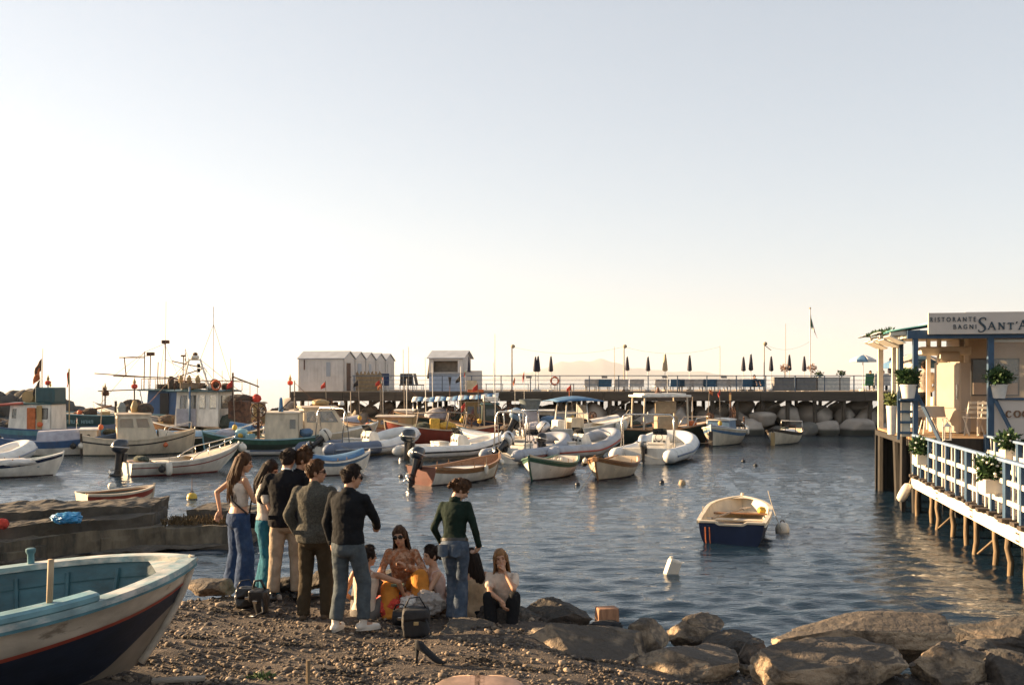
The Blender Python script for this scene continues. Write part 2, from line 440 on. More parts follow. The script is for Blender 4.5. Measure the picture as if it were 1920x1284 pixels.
# ------------------------------------------------------------------ rocks on the shore
m_rock = rockmat('shore_rock', (0.36, 0.27, 0.18), (0.09, 0.07, 0.052), .46, .58, wet=(.075, .062, .05))
m_rock_d = rockmat('shore_rock_dark', (0.14, 0.11, 0.085), (0.055, 0.047, 0.04), .40, .60, wet=(.045, .04, .034))
m_rock_p = mat('breakwater_stone', (0.37, 0.315, 0.26), rough=0.92, var=0.22, scale=1.6, bump=0.6, bscale=4, c2=(0.25, 0.215, 0.18), mix=(.45, .7), bdist=.08)
_n = m_rock_p.node_tree.nodes; _l = m_rock_p.node_tree.links; _g = _n.new('ShaderNodeNewGeometry'); _s = _n.new('ShaderNodeSeparateXYZ'); _l.new(_g.outputs['Position'], _s.inputs[0])
_r = _n.new('ShaderNodeMapRange'); _r.inputs['From Min'].default_value = .28; _r.inputs['From Max'].default_value = .42; _l.new(_s.outputs['Z'], _r.inputs[0])   # weed-dark tide band
_x = _n.new('ShaderNodeMix'); _x.data_type = 'RGBA'; _x.inputs[6].default_value = (.05, .048, .036, 1); _l.new(_r.outputs[0], _x.inputs[0]); _v = [q for q in _n if q.type == 'VECT_MATH'][0]; _l.new(_v.outputs[0], _x.inputs[7]); _l.new(_x.outputs[2], _n['Principled BSDF'].inputs['Base Color'])
m_rock_w = mat('breakwater_wet', (0.13, 0.12, 0.10), rough=0.7, var=0.3, scale=2, bump=0.6, bscale=4, bdist=.08)
m_rock_f = mat('far_breakwater', (0.07, 0.062, 0.055), rough=0.9, var=0.4, scale=1.0, bump=0.6, bscale=3, bdist=.1)
def rock(label, u, v, Yd, w, d, h, seed, m=m_rock, rz=0, tilt=(0, 0), boxy=.55, rough=.1, sub=4, name='rock', group=None, sink=.25):
    p = P(u, v, Yd)
    o = obj(name, rock_mesh(seed, (w, d, h), sub + (1 if w > .7 and sub == 4 else 0), boxy, rough * 1.25, 15), m, None, (p.x, p.y, p.z + h * (.5 - sink)), (tilt[0], tilt[1], rz))
    return tag(o, label, 'rock', group)
# (label, u of middle, v of foot, depth, width, depth size, height, ...)
rock('long flat slab of rock with a dark top, behind the biggest lit boulder', 1605, 1222, 11.0, 2.3, 1.0, .66, 21, rz=-.06, boxy=.9, rough=.06)
rock('biggest sunlit cream boulder at the water edge', 1558, 1290, 9.7, 1.72, 1.0, .86, 22, rz=.12, boxy=.6, rough=.08)
rock('small round cream boulder right of the biggest sunlit boulder', 1778, 1282, 9.75, .9, .7, .56, 23, rz=-.2, boxy=.35)
rock('brown boulder half out of frame at the bottom right corner', 1892, 1290, 9.7, .62, .7, .5, 24, m_rock_d, boxy=.3)
rock('low dark slab washed by the water in front of the walkway piles', 1905, 1215, 11.1, 1.7, 1.1, .54, 25, m_rock_d, rz=-.3, boxy=.6)
rock('dark wet rock between the slab and the corner boulder', 1838, 1262, 10.3, .7, .7, .46, 41, m_rock_d, rz=.5, boxy=.5)
rock('flat-topped rock with a sunlit front, left of the gap of small stones', 1288, 1278, 9.95, 1.25, 1.0, .56, 26, m_rock, rz=-.12, boxy=.9, rough=.06)
rock('broad sloping slab of rock with the wooden block on top', 1085, 1258, 10.35, 1.62, 1.2, .74, 27, m_rock, rz=-.3, tilt=(.0, .17), boxy=.85, rough=.07)
rock('upright pale stone wedged beside the broad sloping slab', 1214, 1225, 10.7, .56, .5, .52, 28, m_rock, boxy=.3)
rock('rounded rock at the water edge behind the flat-topped rock', 1305, 1205, 11.2, .75, .6, .46, 29, m_rock, boxy=.3)
rock('low dark rock awash beside the gap of small stones', 1370, 1228, 10.9, .8, .7, .42, 30, m_rock_d, boxy=.6)
rock('dark rock standing in the gap left of the biggest boulder', 1402, 1250, 10.4, .3, .4, .4, 42, m_rock_d, boxy=.4)
rock('small pale stone in the gap left of the biggest boulder', 1398, 1262, 10.1, .17, .2, .15, 31, m_rock, sub=2)
rock('smallest brown stone in the gap left of the biggest boulder', 1385, 1275, 10.0, .12, .15, .11, 43, m_rock_d, sub=2)
rock('weathered rock under the standing woman in the green shirt', 885, 1212, 10.7, 1.05, .75, .42, 32, m_rock, rz=-.1, boxy=.7, rough=.08)
rock('dark rock the woman in black trousers sits on', 965, 1180, 11.3, .95, .7, .42, 33, m_rock_d, rz=.1, boxy=.6)
rock('dark rock at the water edge behind the broad sloping slab', 1040, 1180, 11.5, 1.0, .7, .52, 34, m_rock_d, rz=.2)
rock('dark rock the woman in orange sits on', 745, 1118, 12.0, .95, .7, .50, 35, m_rock_d, rz=-.1, boxy=.6)
rock('low grey rock between the seated women', 850, 1140, 11.9, .7, .6, .36, 36, m_rock_d, boxy=.6)
rock('pale wet rock by the boat bow on the far side of the beach', 392, 1112, 12.0, .7, .5, .24, 37, m_rock, boxy=.6, sub=3)
rock('grey stone showing between the legs of the standing group', 618, 1095, 12.4, .5, .4, .26, 38, m_rock_d, sub=3)
rock('flat brown rock behind the men standing at the shore', 560, 1100, 12.6, .9, .5, .2, 39, m_rock_d, sub=3)

# concrete landing on the left
m_conc = mat('old_concrete', (0.075, 0.06, 0.043), rough=0.9, var=0.35, scale=2.2, bump=0.7, bscale=6, c2=(0.06, 0.052, 0.042), mix=(.42, .6), bdist=.05)
m_conc_l = mat('stained_concrete', (0.15, 0.12, 0.08), rough=0.9, var=0.3, scale=3.0, bump=0.6, bscale=8, c2=(0.07, 0.06, 0.045), mix=(.45, .6), bdist=.04, stretch=(1.6, 1.6, .5))
def slab(name, corners, z0, z1, m, parent=None, seed=1, seg=.09):
    # a rough cast block over a quad of ground points
    a, b_, c, d = [Vector((*p, 0)) for p in corners]
    nu = max(2, int((b_ - a).length / seg)); nv = max(2, int((d - a).length / seg)); nz_ = max(2, int((z1 - z0) / seg))
    mb = MB()
    def pt(s, t, z):
        p = a.lerp(b_, s).lerp(d.lerp(c, s), t)
        q = (p.x * 3, p.y * 3, z * 3)
        e = .05 * vnoise(q, seed) + .03 * MN.fractal(Vector(q) * 1.3, .8, 2.2, 5)
        return (p.x + e, p.y + .05 * vnoise(q, seed + 7) + .03 * MN.noise(Vector(q) * 1.9), z + e * (1 if z > z0 else 0))
    mb.grid(lambda s, t: pt(s, t, z1), nu, nv)
    mb.grid(lambda s, t: pt(s, 0, z0 + (z1 - z0) * t), nu, nz_)
    mb.grid(lambda s, t: pt(s, 1, z0 + (z1 - z0) * t), nu, nz_, True)
    mb.grid(lambda s, t: pt(0, s, z0 + (z1 - z0) * t), nv, nz_, True)
    mb.grid(lambda s, t: pt(1, s, z0 + (z1 - z0) * t), nv, nz_)
    o = mb.build(name, m, parent)
    return o
q0 = empty('concrete_quay', (0, 0, 0), 0, 'crumbling low concrete landing at the water edge on the left', 'quay')
slab('quay_and_shade_wall', [(-13.0, 15.0), (-6.87, 19.72), (-7.2, 20.8), (-13.5, 16.6)], -.5, .38, m_conc_l, q0, 3)
slab('quay_and_shade_wall', [(-6.86, 19.74), (-5.5, 19.7), (-5.4, 21.2), (-7.1, 20.9)], -.5, .37, m_conc_l, q0, 4)
slab('coping_slab', [(-13.2, 15.5), (-7.15, 19.75), (-7.3, 21.0), (-13.6, 17.2)], .36, .60, m_conc, q0, 5)
slab('coping_slab', [(-11.3, 18.2), (-7.25, 20.05), (-7.4, 21.5), (-11.3, 20.0)], .50, .76, m_conc, q0, 6)
slab('coping_slab', [(-6.75, 20.6), (-5.3, 20.4), (-5.2, 21.5), (-6.6, 21.8)], .34, .58, m_conc, q0, 7)
slab('quay_footing', [(-13.0, 14.4), (-6.8, 19.3), (-5.2, 19.2), (-5.2, 21.0)], -.6, .05, m_conc, q0, 8)
for i in (0, 2, 3, 5, 8, 9, 12):                     # weathered buttress ribs down the landing's face
    t = (i + .5) / 15; x = -11.6 + 4.6 * t; y = 15.0 + 4.72 * (x + 13.0) / 6.13
    MB().box((x, y - .0, .06 - .03 * (i % 4)), (.2 + .16 * (i % 3), .11, .42 - .1 * (i % 3)), R(37.6)).build('buttress', m_conc_l, q0, bevel=.02)
m_weed = mat('dry_weed', (0.12, 0.075, 0.03), rough=1, var=.5, scale=20, bump=1, bscale=40)
wd = MB(); r2 = random.Random(5)
for i in range(420):
    s, t = r2.random(), r2.random(); x = -7.0 + 1.6 * s; y = 19.9 + .6 * t; z = .37
    h = .04 + .13 * r2.random()
    wd.bar((x, y, z), (x + r2.uniform(-.12, .12), y + r2.uniform(-.08, .08), z + h), .02, .006)
tag(wd.build('dry_weeds', m_weed), 'clump of dry brown weeds on the concrete landing', 'weeds', kind='stuff')

# breakwater under the pier: every boulder on its own
bwm = [rock_mesh(100 + i, (1, 1, 1), 2, .35, .09) for i in range(14)]
for i, k in enumerate(bwm): k.materials.append(m_rock_p if i < 11 else m_rock_w)
rr = random.Random(77)
def boulder(x, y, z, s, k, lab, grp, name='boulder', sq=.8):
    o = bpy.data.objects.new(name, bwm[k]); col.objects.link(o)
    o.location = (x, y, z); o.scale = (s * rr.uniform(.95, 1.35), s * rr.uniform(.8, 1.1), s * sq * rr.uniform(.8, 1.1))
    o.rotation_euler = (rr.uniform(-.3, .3), rr.uniform(-.3, .3), rr.uniform(0, 6.28))
    return tag(o, lab, 'boulder', grp)
for row, (y0, z0, s0, lab) in enumerate(((59.0, .15, 1.9, 'grey boulder at the waterline of the breakwater below the pier'), (60.1, .95, 1.75, 'pale boulder in the middle course of the breakwater below the pier'), (61.4, 1.35, 1.4, 'boulder in the top course of the breakwater under the pier deck'))):
    x = -15.0 + row * .6
    while x < 25:
        s = s0 * rr.uniform(.72, 1.25)
        boulder(x, y0 + rr.uniform(-.4, .4), z0 + rr.uniform(-.15, .2), s, rr.randrange(11 if row else 14), lab, 'breakwater boulders, course %s' % ('one', 'two', 'three')[row])
        x += s * rr.uniform(.8, 1.05)
mb = MB(); mb.grid(lambda s, t: (-16 + 44 * s, 60.6 + 9 * t, -.6 + 1.5 * min(1, t * 3) + .25 * vnoise((s * 60, t * 9, 0), 4)), 80, 12)
tag(mb.build('breakwater_core', m_rock_w, smooth=True), 'dark rubble filling the breakwater behind its boulders', 'rubble', kind='structure')
farm = [rock_mesh(300 + i, (1, 1, 1), 2, .3, .12) for i in range(6)]
for k in farm: k.materials.append(m_rock_f)
for i in range(30):
    t = i / 29; u_ = -60 + 225 * t + rr.uniform(-8, 8)
    h = (2.3 - 1.9 * sm(.62, 1, t)) * rr.uniform(.85, 1.15)
    p = P(u_, 775, 92 + rr.uniform(-2, 3))
    o = bpy.data.objects.new('boulder', farm[i % 6]); col.objects.link(o)
    o.location = (p.x, p.y, h * .28); o.scale = (rr.uniform(1.8, 2.9), 2.4, h * 1.35); o.rotation_euler = (rr.uniform(-.2, .2), rr.uniform(-.2, .2), rr.uniform(0, 6))
    tag(o, 'dark boulder of the distant mole behind the fishing boats on the left', 'boulder', 'boulders of the distant mole')

# faint far coast
m_hill = mat('far_hill', (0.10, 0.11, 0.10), rough=1, var=.2, scale=.002)
mb = MB()
def hillp(s, t):
    x = -900 + 4600 * s
    h = 300 * (math.exp(-((s - .45) / .2) ** 2) + .35 * math.exp(-((s - .8) / .15) ** 2)) * (1 + .08 * math.sin(s * 40) + .05 * math.sin(s * 93)) * math.sin(math.pi * min(1, t)) - 6
    return (x, 14500 + 1500 * t, h)
mb.grid(hillp, 90, 10)
tag(mb.build('hills', m_hill, smooth=True), 'faint hills of the far coast on the horizon', 'hills', kind='structure')

# the air over the sea
hz_m = bpy.data.materials.new('sea_haze'); hz_m.use_nodes = True
hn = hz_m.node_tree.nodes; hn.remove(hn['Principled BSDF'])
pv = hn.new('ShaderNodeVolumePrincipled'); pv.inputs['Color'].default_value = (.90, .93, .98, 1); pv.inputs['Density'].default_value = 0.00007; pv.inputs['Anisotropy'].default_value = .3
hz_m.node_tree.links.new(pv.outputs[0], hn['Material Output'].inputs['Volume'])
hz = MB().box((0, 9000, 199), (26000, 26000, 402)).build('haze', hz_m); tag(hz, 'pale sea haze softening the far coast', 'haze', kind='stuff')

# strands of washed-up weed and bits of litter along the beach
sw = mat('dried_seaweed', (.022, .016, .010), rough=.9, var=.4, scale=20); r5 = random.Random(51)
for i, (u_, v_) in enumerate(((420, 1150), (560, 1215), (700, 1240), (905, 1240), (360, 1200), (640, 1262), (1010, 1262))):
    p = G(u_, v_); q = MB()
    for k in range(26):
        x, y = p.x + r5.gauss(0, .13), p.y + r5.gauss(0, .06); a_ = r5.uniform(0, 6.28); z = beach_z(x, y) + .012
        q.tube([(x, y, z), (x + .05 * math.cos(a_), y + .05 * math.sin(a_), z + r5.uniform(.0, .025)), (x + .09 * math.cos(a_ + .5), y + .09 * math.sin(a_ + .5), z)], [.004, .007, .002], 4)
    tag(q.build('seaweed', sw), 'thin tangle of dried dark seaweed on the pebbles', 'seaweed', kind='stuff')
# ------------------------------------------------------------------ boat materials
white = paint('white_boat_paint', (0.70, 0.66, 0.58), .45, .5)
cream = paint('cream_boat_paint', (0.58, 0.49, 0.36), .5, .8)
beige = paint('beige_boat_paint', (0.46, 0.36, 0.25), .55, .8)
navy = paint('navy_boat_paint', (0.009, 0.018, 0.048), .5, .4, spec=.25)
teal = paint('teal_boat_paint', (0.10, 0.25, 0.29), .55, 1.0)
teal_lt = paint('pale_teal_paint', (0.20, 0.36, 0.40), .55, 1.0)
dteal = paint('dark_teal_paint', (0.015, 0.06, 0.07), .45, .5)
blue = paint('blue_boat_paint', (0.035, 0.09, 0.20), .5, .6)
mblue = paint('mid_blue_paint', (0.07, 0.14, 0.23), .5, .6)
red = paint('red_boat_paint', (0.27, 0.045, 0.025), .5, .6)
maroon = paint('maroon_boat_paint', (0.13, 0.035, 0.022), .5, .6)
green = paint('green_boat_paint', (0.03, 0.09, 0.06), .5, .6)
dgreen = paint('dark_green_paint', (0.02, 0.035, 0.028), .5, .5)
ochre = paint('ochre_paint', (0.36, 0.24, 0.10), .6, .8)
anti = paint('bottom_paint', (0.05, 0.028, 0.02), .7, .5)
wood = mat('varnished_wood', (0.24, 0.12, 0.05), rough=.45, var=.3, scale=5, stretch=(.5, 6, 6), bump=.1, bscale=14)
wood_g = mat('grey_weathered_wood', (0.26, 0.21, 0.16), rough=.8, var=.35, scale=4, stretch=(.5, 8, 8), bump=.35, bscale=14)
wood_d = mat('dark_wet_wood', (0.055, 0.04, 0.028), rough=.75, var=.4, scale=4, stretch=(3, 3, .7), bump=.4, bscale=14)
steel = mat('brushed_steel', (0.62, 0.58, 0.52), rough=.25, metal=1, var=.1)
rust = mat('rusty_steel', (0.14, 0.065, 0.035), rough=.75, metal=.3, var=.4, c2=(0.05, 0.03, 0.025))
blackp = mat('black_plastic', (0.012, 0.013, 0.016), rough=.35, var=.2)
darkcowl = mat('dark_blue_cowl', (0.012, 0.02, 0.032), rough=.3, var=.15, coat=.3)
silver = mat('silver_cowl', (0.50, 0.50, 0.50), rough=.3, metal=.5, var=.1)
rubber = mat('black_rubber', (0.02, 0.02, 0.02), rough=.8)
hyp_w = mat('white_hypalon', (0.66, 0.64, 0.60), rough=.55, var=.1, scale=3, c2=(.50, .46, .40), mix=(.55, .75))
hyp_g = mat('grey_hypalon', (0.30, 0.32, 0.36), rough=.6, var=.12, scale=3, c2=(.24, .24, .25), mix=(.5, .75))
hyp_d = mat('slate_hypalon', (0.10, 0.13, 0.19), rough=.65, var=.12, scale=3)
hyp_c = mat('cream_hypalon', (0.55, 0.50, 0.42), rough=.6, var=.12, scale=3)
glassm = mat('cabin_glass', (0.75, 0.74, 0.70), rough=.06, trans=.85, var=.03, spec=.6)
darkglass = mat('dark_glass', (0.02, 0.025, 0.03), rough=.08, var=.1, spec=.8)
glowglass = mat('backlit_glow_glass', (0.85, 0.80, 0.70), rough=.5, trans=.9, var=.05)  # rough pale panes chosen so the cabin windows glow from backlight
canvas_b = mat('blue_canvas', (0.06, 0.15, 0.27), rough=.8, var=.25, scale=4, bump=.3, bscale=9)
canvas_w = mat('white_canvas', (0.62, 0.58, 0.53), rough=.85, var=.15, scale=4, bump=.3, bscale=9)
canvas_g = mat('grey_tarpaulin', (0.34, 0.33, 0.36), rough=.8, var=.2, scale=4, bump=.4, bscale=7)
canvas_t = mat('tan_canvas', (0.36, 0.28, 0.18), rough=.85, var=.2, scale=4, bump=.3, bscale=9)
redcloth = mat('red_cloth', (0.50, 0.05, 0.03), rough=.85, var=.2, scale=6)
orangecloth = mat('orange_cloth', (0.48, 0.13, 0.04), rough=.85, var=.25, scale=6)
greencloth = mat('green_cloth', (0.06, 0.18, 0.08), rough=.85, var=.2, scale=6)
blackcloth = mat('black_cloth', (0.015, 0.015, 0.017), rough=.9, var=.25, scale=6)
netm = mat('fishing_net', (0.10, 0.055, 0.04), rough=1, var=.6, scale=25, bump=1, bscale=50, c2=(.04, .05, .04), mix=(.4, .6))
netg = mat('green_net', (0.05, 0.06, 0.045), rough=1, var=.6, scale=25, bump=1, bscale=50)
yellowm = mat('yellow_oilskin', (0.55, 0.33, 0.04), rough=.6, var=.25, scale=8)
rope_m = mat('old_rope', (0.30, 0.25, 0.18), rough=.95, var=.3, scale=30)
fender_w = mat('white_fender', (0.62, 0.57, 0.48), rough=.5, var=.15, scale=5)
lifering_m = mat('orange_lifebuoy', (0.55, 0.12, 0.04), rough=.6, var=.15)

class Hull:
    """lofted hull in local axes: x forward, y to port, z up, origin on the waterline amidships"""
    def __init__(s, L, B, free=.45, draft=.25, bow=.35, stern=.08, tw=.6, rake=.35, tm=.45, vee=.35, trake=.05, full=2.3, sq=1.0):
        s.full = full; s.sq = sq; s.L, s.B, s.free, s.draft, s.bow, s.stern, s.tw, s.rake, s.tm, s.vee, s.trake = L, B, free, draft, bow, stern, tw, rake, tm, vee, trake
    def half(s, t):
        if t < s.tm: return s.B / 2 * (s.tw + (1 - s.tw) * math.sin(math.pi / 2 * t / s.tm) ** .9)
        k = (t - s.tm) / (1 - s.tm); return s.B / 2 * max(0.012, (1 - k ** s.full) ** .85)
    def zg(s, t): return s.free + s.bow * max(0, (t - .35) / .65) ** 1.9 + s.stern * max(0, (.35 - t) / .35) ** 1.6
    def zk(s, t): return -s.draft + (s.zg(1) * .25 + s.draft) * max(0, (t - .86) / .14) ** 2.2 * .5
    def at(s, t, k, side=1, off=0.0):
        """point at station t, girth k (0 keel .. 1 gunwale)"""
        b = max(0.004, s.half(t) - off); z0 = s.zk(t) + off; z1 = s.zg(t)
        a = k * math.pi / 2; w = s.vee + (1 - s.vee) * sm(.5, 1, t)
        y = b * (math.sin(a) ** s.sq * (1 - w) + (k ** .85) * w); z = z0 + (z1 - z0) * ((1 - math.cos(a)) * (1 - w) + k * w)
        x = -s.L / 2 + s.L * t - s.rake * (1 - k) ** 1.4 * sm(.7, 1, t) + s.trake * (1 - k) * (1 - sm(0, .15, t)) - (off * .8 * sm(.85, 1, t)) + off * (1 - sm(0, .1, t))
        return Vector((x, side * y, z))
    def k_at(s, t, z):
        lo, hi = 0, 1
        for _ in range(14):
            m = (lo + hi) / 2
            if s.at(t, m).z < z: lo = m
            else: hi = m
        return lo
    def band(s, k0, k1, name, m, parent, off=0.0, n=26, mseg=6, t0=0, t1=1, flip=False):
        mb = MB()
        for side in (1, -1):
            f0 = k0 if callable(k0) else (lambda t: k0); f1 = k1 if callable(k1) else (lambda t: k1)
            mb.grid(lambda a, c: s.at(t0 + (t1 - t0) * a, f0(t0 + (t1 - t0) * a) + (f1(t0 + (t1 - t0) * a) - f0(t0 + (t1 - t0) * a)) * c, side, off), n, mseg, flip=(side < 0) != flip)
        return mb.build(name, m, parent, smooth=True)
    def transom(s, name, m, parent, off=0.0, n=10):
        mb = MB()
        pts = [s.at(0, k / n, 1) for k in range(n + 1)]; ptm = [s.at(0, k / n, -1) for k in range(n, -1, -1)]
        vs = [p + Vector((-.004, 0, 0)) for p in pts + ptm]; vi = [p + Vector((.035, 0, 0)) for p in pts + ptm]
        N = len(vs); mb.add(vs + vi, [tuple(range(N)), tuple(range(2 * N - 1, N - 1, -1))] + [(i, N + i, N + (i + 1) % N, (i + 1) % N) for i in range(N)])
        return mb.build(name, m, parent)
    def rail(s, name, m, parent, w=.07, h=.05, dz=0.0, kk=1.0, out=0.0, t0=0.0, t1=1.0, n=26, sides=(1, -1)):
        mb = MB()
        for side in sides:
            pts = []
            for i in range(n + 1):
                t = t0 + (t1 - t0) * i / n; p = s.at(t, kk, side); p.y += side * out * (1 if t < .97 else .4); p.x += out * sm(.9, 1, t)
                pts.append(p + Vector((0, 0, dz)))
            vs = []; fs = []
            for i, p in enumerate(pts):
                d = (pts[min(i + 1, n)] - pts[max(i - 1, 0)]); d.z = 0; d.normalize(); x = Vector((-d.y, d.x, 0))
                for a, c in ((-1, -1), (1, -1), (1, 1), (-1, 1)): vs.append(p + x * a * w / 2 + Vector((0, 0, c * h / 2)))
            for i in range(n):
                for j in range(4): fs.append((i * 4 + j, (i + 1) * 4 + j, (i + 1) * 4 + (j + 1) % 4, i * 4 + (j + 1) % 4))
            fs += [(0, 1, 2, 3), (4 * n + 3, 4 * n + 2, 4 * n + 1, 4 * n)]
            mb.add(vs, fs)
        return mb.build(name, m, parent, smooth='a')
    def deck(s, name, m, parent, z=None, t0=0.02, t1=.98, dz=-.05, n=22, off=.03, camber=.04):
        mb = MB()
        def fn(a, c):
            t = t0 + (t1 - t0) * a
            if z is None: k = .97; zz = s.zg(t) + dz
            else: zz = z; k = s.k_at(t, z)
            p = s.at(t, k, 1, off); y = p.y * (c * 2 - 1)
            return (p.x, y, zz + camber * (1 - (c * 2 - 1) ** 2))
        mb.grid(fn, n, 6, flip=True)
        return mb.build(name, m, parent, smooth=True)
    def thwart(s, t, z, m, parent, w=.24, th=.03, name='thwart'):
        k = s.k_at(t, z); p = s.at(t, k, 1, .03)
        return MB().box((p.x, 0, z), (w, p.y * 2, th)).build(name, m, parent, bevel=.006)
    def stem(s, m, parent, w=.05, up=.08, name='stem_post'):
        mb = MB(); pts = [s.at(1, k / 8) + Vector((.015, 0, 0)) for k in range(9)]
        for p in pts: p.y = 0
        pts.append(pts[-1] + Vector((.02, 0, up)))
        mb.tube(pts, w * .7, 6)
        return mb.build(name, m, parent)

def basic(h, root, hullm, gun=white, inner=white, strip=None, boot=anti, kstripe=(.86, .97), bootk=.42, transm=None, open_=True, gw=.07):
    kb = lambda t: min(.9, h.k_at(t, .04))
    kl = kstripe[0] if strip else 1.0
    hh = h.band(kb, lambda t: 1.0, 'hull', hullm, root)
    h.band(0, kb, 'bottom', boot, root)
    if strip: h.band(kstripe[0], kstripe[1], 'painted_stripe', strip, root, off=-.008, mseg=2)
    h.transom('transom', transm or hullm, root)
    if open_: h.band(.12, 1, 'interior', inner, root, off=.035, flip=True)
    h.rail('gunwale', gun, root, w=gw)
    h.stem(gun, root)
    return hh

def outboard(root, x, y, z, m=darkcowl, tilt=0.0, s=1.0, m2=blackp):
    """motor on the transom at (x,y,z): x is astern"""
    T = Matrix.Translation((x, y, z)) @ Matrix.Rotation(tilt, 4, 'Y') @ Matrix.Scale(s, 4)
    cowl = MB()
    for_ = [((-.20, 0, .16), .15, .13), ((-.20, 0, .22), .235, .165), ((-.20, 0, .36), .25, .17), ((-.185, 0, .48), .22, .155), ((-.16, 0, .55), .15, .11), ((-.15, 0, .565), .06, .05)]
    c = MB().loft(for_, 16); cowl.add(c.v, c.f, T)
    o = cowl.build('outboard_motor', m, root, smooth=True)
    leg = MB(); c = MB()
    c.loft([((-.16, 0, -.62), .16, .035), ((-.17, 0, -.40), .10, .04), ((-.17, 0, -.05), .11, .065), ((-.18, 0, .18), .14, .11)], 12)
    c.tube([(-.02, 0, -.52), (-.12, 0, -.52), (-.30, 0, -.52), (-.38, 0, -.52)], [.02, .055, .055, .03], 8)
    c.prism([(-.28, -.60), (-.05, -.60), (-.16, -.80), (-.24, -.80)], .02, Matrix.Translation((0, .01, 0)) @ Matrix.Rotation(R(90), 4, 'X'))
    c.box((-.24, 0, -.36), (.34, .16, .015))
    c.box((-.03, 0, .02), (.10, .20, .26))
    leg.add(c.v, c.f, T); leg.build('motor_leg', m2, o, smooth='a')
    pr = MB(); c = MB()
    for i in range(3):
        M = Matrix.Translation((-.40, 0, -.52)) @ Matrix.Rotation(i * 2.094, 4, 'X') @ Matrix.Rotation(.5, 4, 'Z')
        c.ell((0, 0, 0), (.012, .05, .085), 8, 5, M @ Matrix.Translation((0, 0, .08)))
    pr.add(c.v, c.f, T); pr.build('propeller', steel, o, smooth=True)
    st = MB(); c = MB(); c.box((-.2, 0, .33), (.46, .345, .03)); st.add(c.v, c.f, T); st.build('cowl_band', silver if m is darkcowl or m is blackp else darkcowl, o, bevel=.01)
    return o

def tubeframe(root, pts, r=.02, m=steel, name='frame_tube', n=8):
    return MB().tube(pts, r, n).build(name, m, root, smooth=True)
def arch(x, w, h, z0, lean=0, n=12, rad=.22):
    pts = [(x, -w / 2, z0), (x + lean * .8, -w / 2, z0 + h - rad)]
    for i in range(1, 6): a = math.pi / 2 * i / 6; pts.append((x + lean, -w / 2 + rad * (1 - math.cos(a)) , z0 + h - rad + rad * math.sin(a)))
    pts += [(x + lean, -w / 2 + rad, z0 + h)]
    return pts + [(p[0], -p[1], p[2]) for p in reversed(pts)]
def fender(root, p, r=.09, h=.42, m=fender_w, hang=.25, horizontal=False):
    mb = MB(); mb.lathe([(r * .3, -h / 2), (r * .85, -h / 2 + r * .35), (r, -h / 2 + r), (r, h / 2 - r), (r * .85, h / 2 - r * .35), (r * .3, h / 2), (r * .2, h / 2 + .03)], 12)
    f = mb.build('fender', m, root, smooth=True, loc=p)
    MB().tube([(0, 0, h / 2), (0.01, 0, h / 2 + hang)], .008, 5).build('lanyard', rope_m, f)
    return f
def ballfender(root, p, r=.11, m=fender_w):
    mb = MB().ell((0, 0, 0), r, 14, 10); mb.lathe([(r * .25, r * .9), (r * .2, r * 1.25)], 8)
    return mb.build('fender', m, root, smooth=True, loc=p)
def flagstaff(root, p, h, cols, fw=.16, fh=.3, name='flag', staff=steel, r=.01, droop=.8):
    st = MB().tube([p, (p[0], p[1], p[2] + h)], r, 6).build('flagstaff', staff, root)
    n = len(cols)
    for i, m in enumerate(cols):
        mb = MB()
        def fn(a, c):
            d = (i + a) / n * fw
            return (p[0] + d * (1 - droop * .6) + .01 * math.sin(c * 7 + d * 30), p[1] + .03 * math.sin(d * 40 + c * 4), p[2] + h - fh * c - droop * d * 1.4)
        mb.grid(fn, 3, 8); o = mb.build(name, m, st, smooth=True)
        so_ = o.modifiers.new('Solidify', 'SOLIDIFY'); so_.thickness = .004
    return st
def rope(a, b_, sag, label, r=.009):
    a = Vector(a); b_ = Vector(b_); pts = []
    for i in range(13):
        t = i / 12; p = a.lerp(b_, t); p.z -= sag * 4 * t * (1 - t); pts.append(p)
    return tag(MB().tube(pts, r, 5).build('mooring_rope', rope_m), label, 'rope')
def winch_wheel(root, c, r, m=rust, ax='y', spokes=8, w=.12):
    M = Matrix.Rotation(R(90), 4, 'X') if ax == 'y' else Matrix.Rotation(R(90), 4, 'Y')
    mb = MB()
    for s in (-1, 1):
        ring = [tuple(M @ Vector((r * math.cos(a * math.pi / 10), r * math.sin(a * math.pi / 10), s * w / 2))) for a in range(20)]
        mb.tube(ring, .022, 6, closed=True)
        for i in range(spokes):
            a = 2 * math.pi * i / spokes
            mb.bar(tuple(M @ Vector((0, 0, s * w / 2))), tuple(M @ Vector((r * math.cos(a), r * math.sin(a), s * w / 2))), .022)
    mb.lathe([(.06, -w * .8), (.06, w * .8)], 10, M=M)
    return mb.build('winch_wheel', m, root, loc=c)
def heap(root, c, d, m, seed=1, name='net_heap', amp=.16):
    me = rock_mesh(seed, d, 3, .1, amp, 0)
    return obj(name, me, m, root, c)

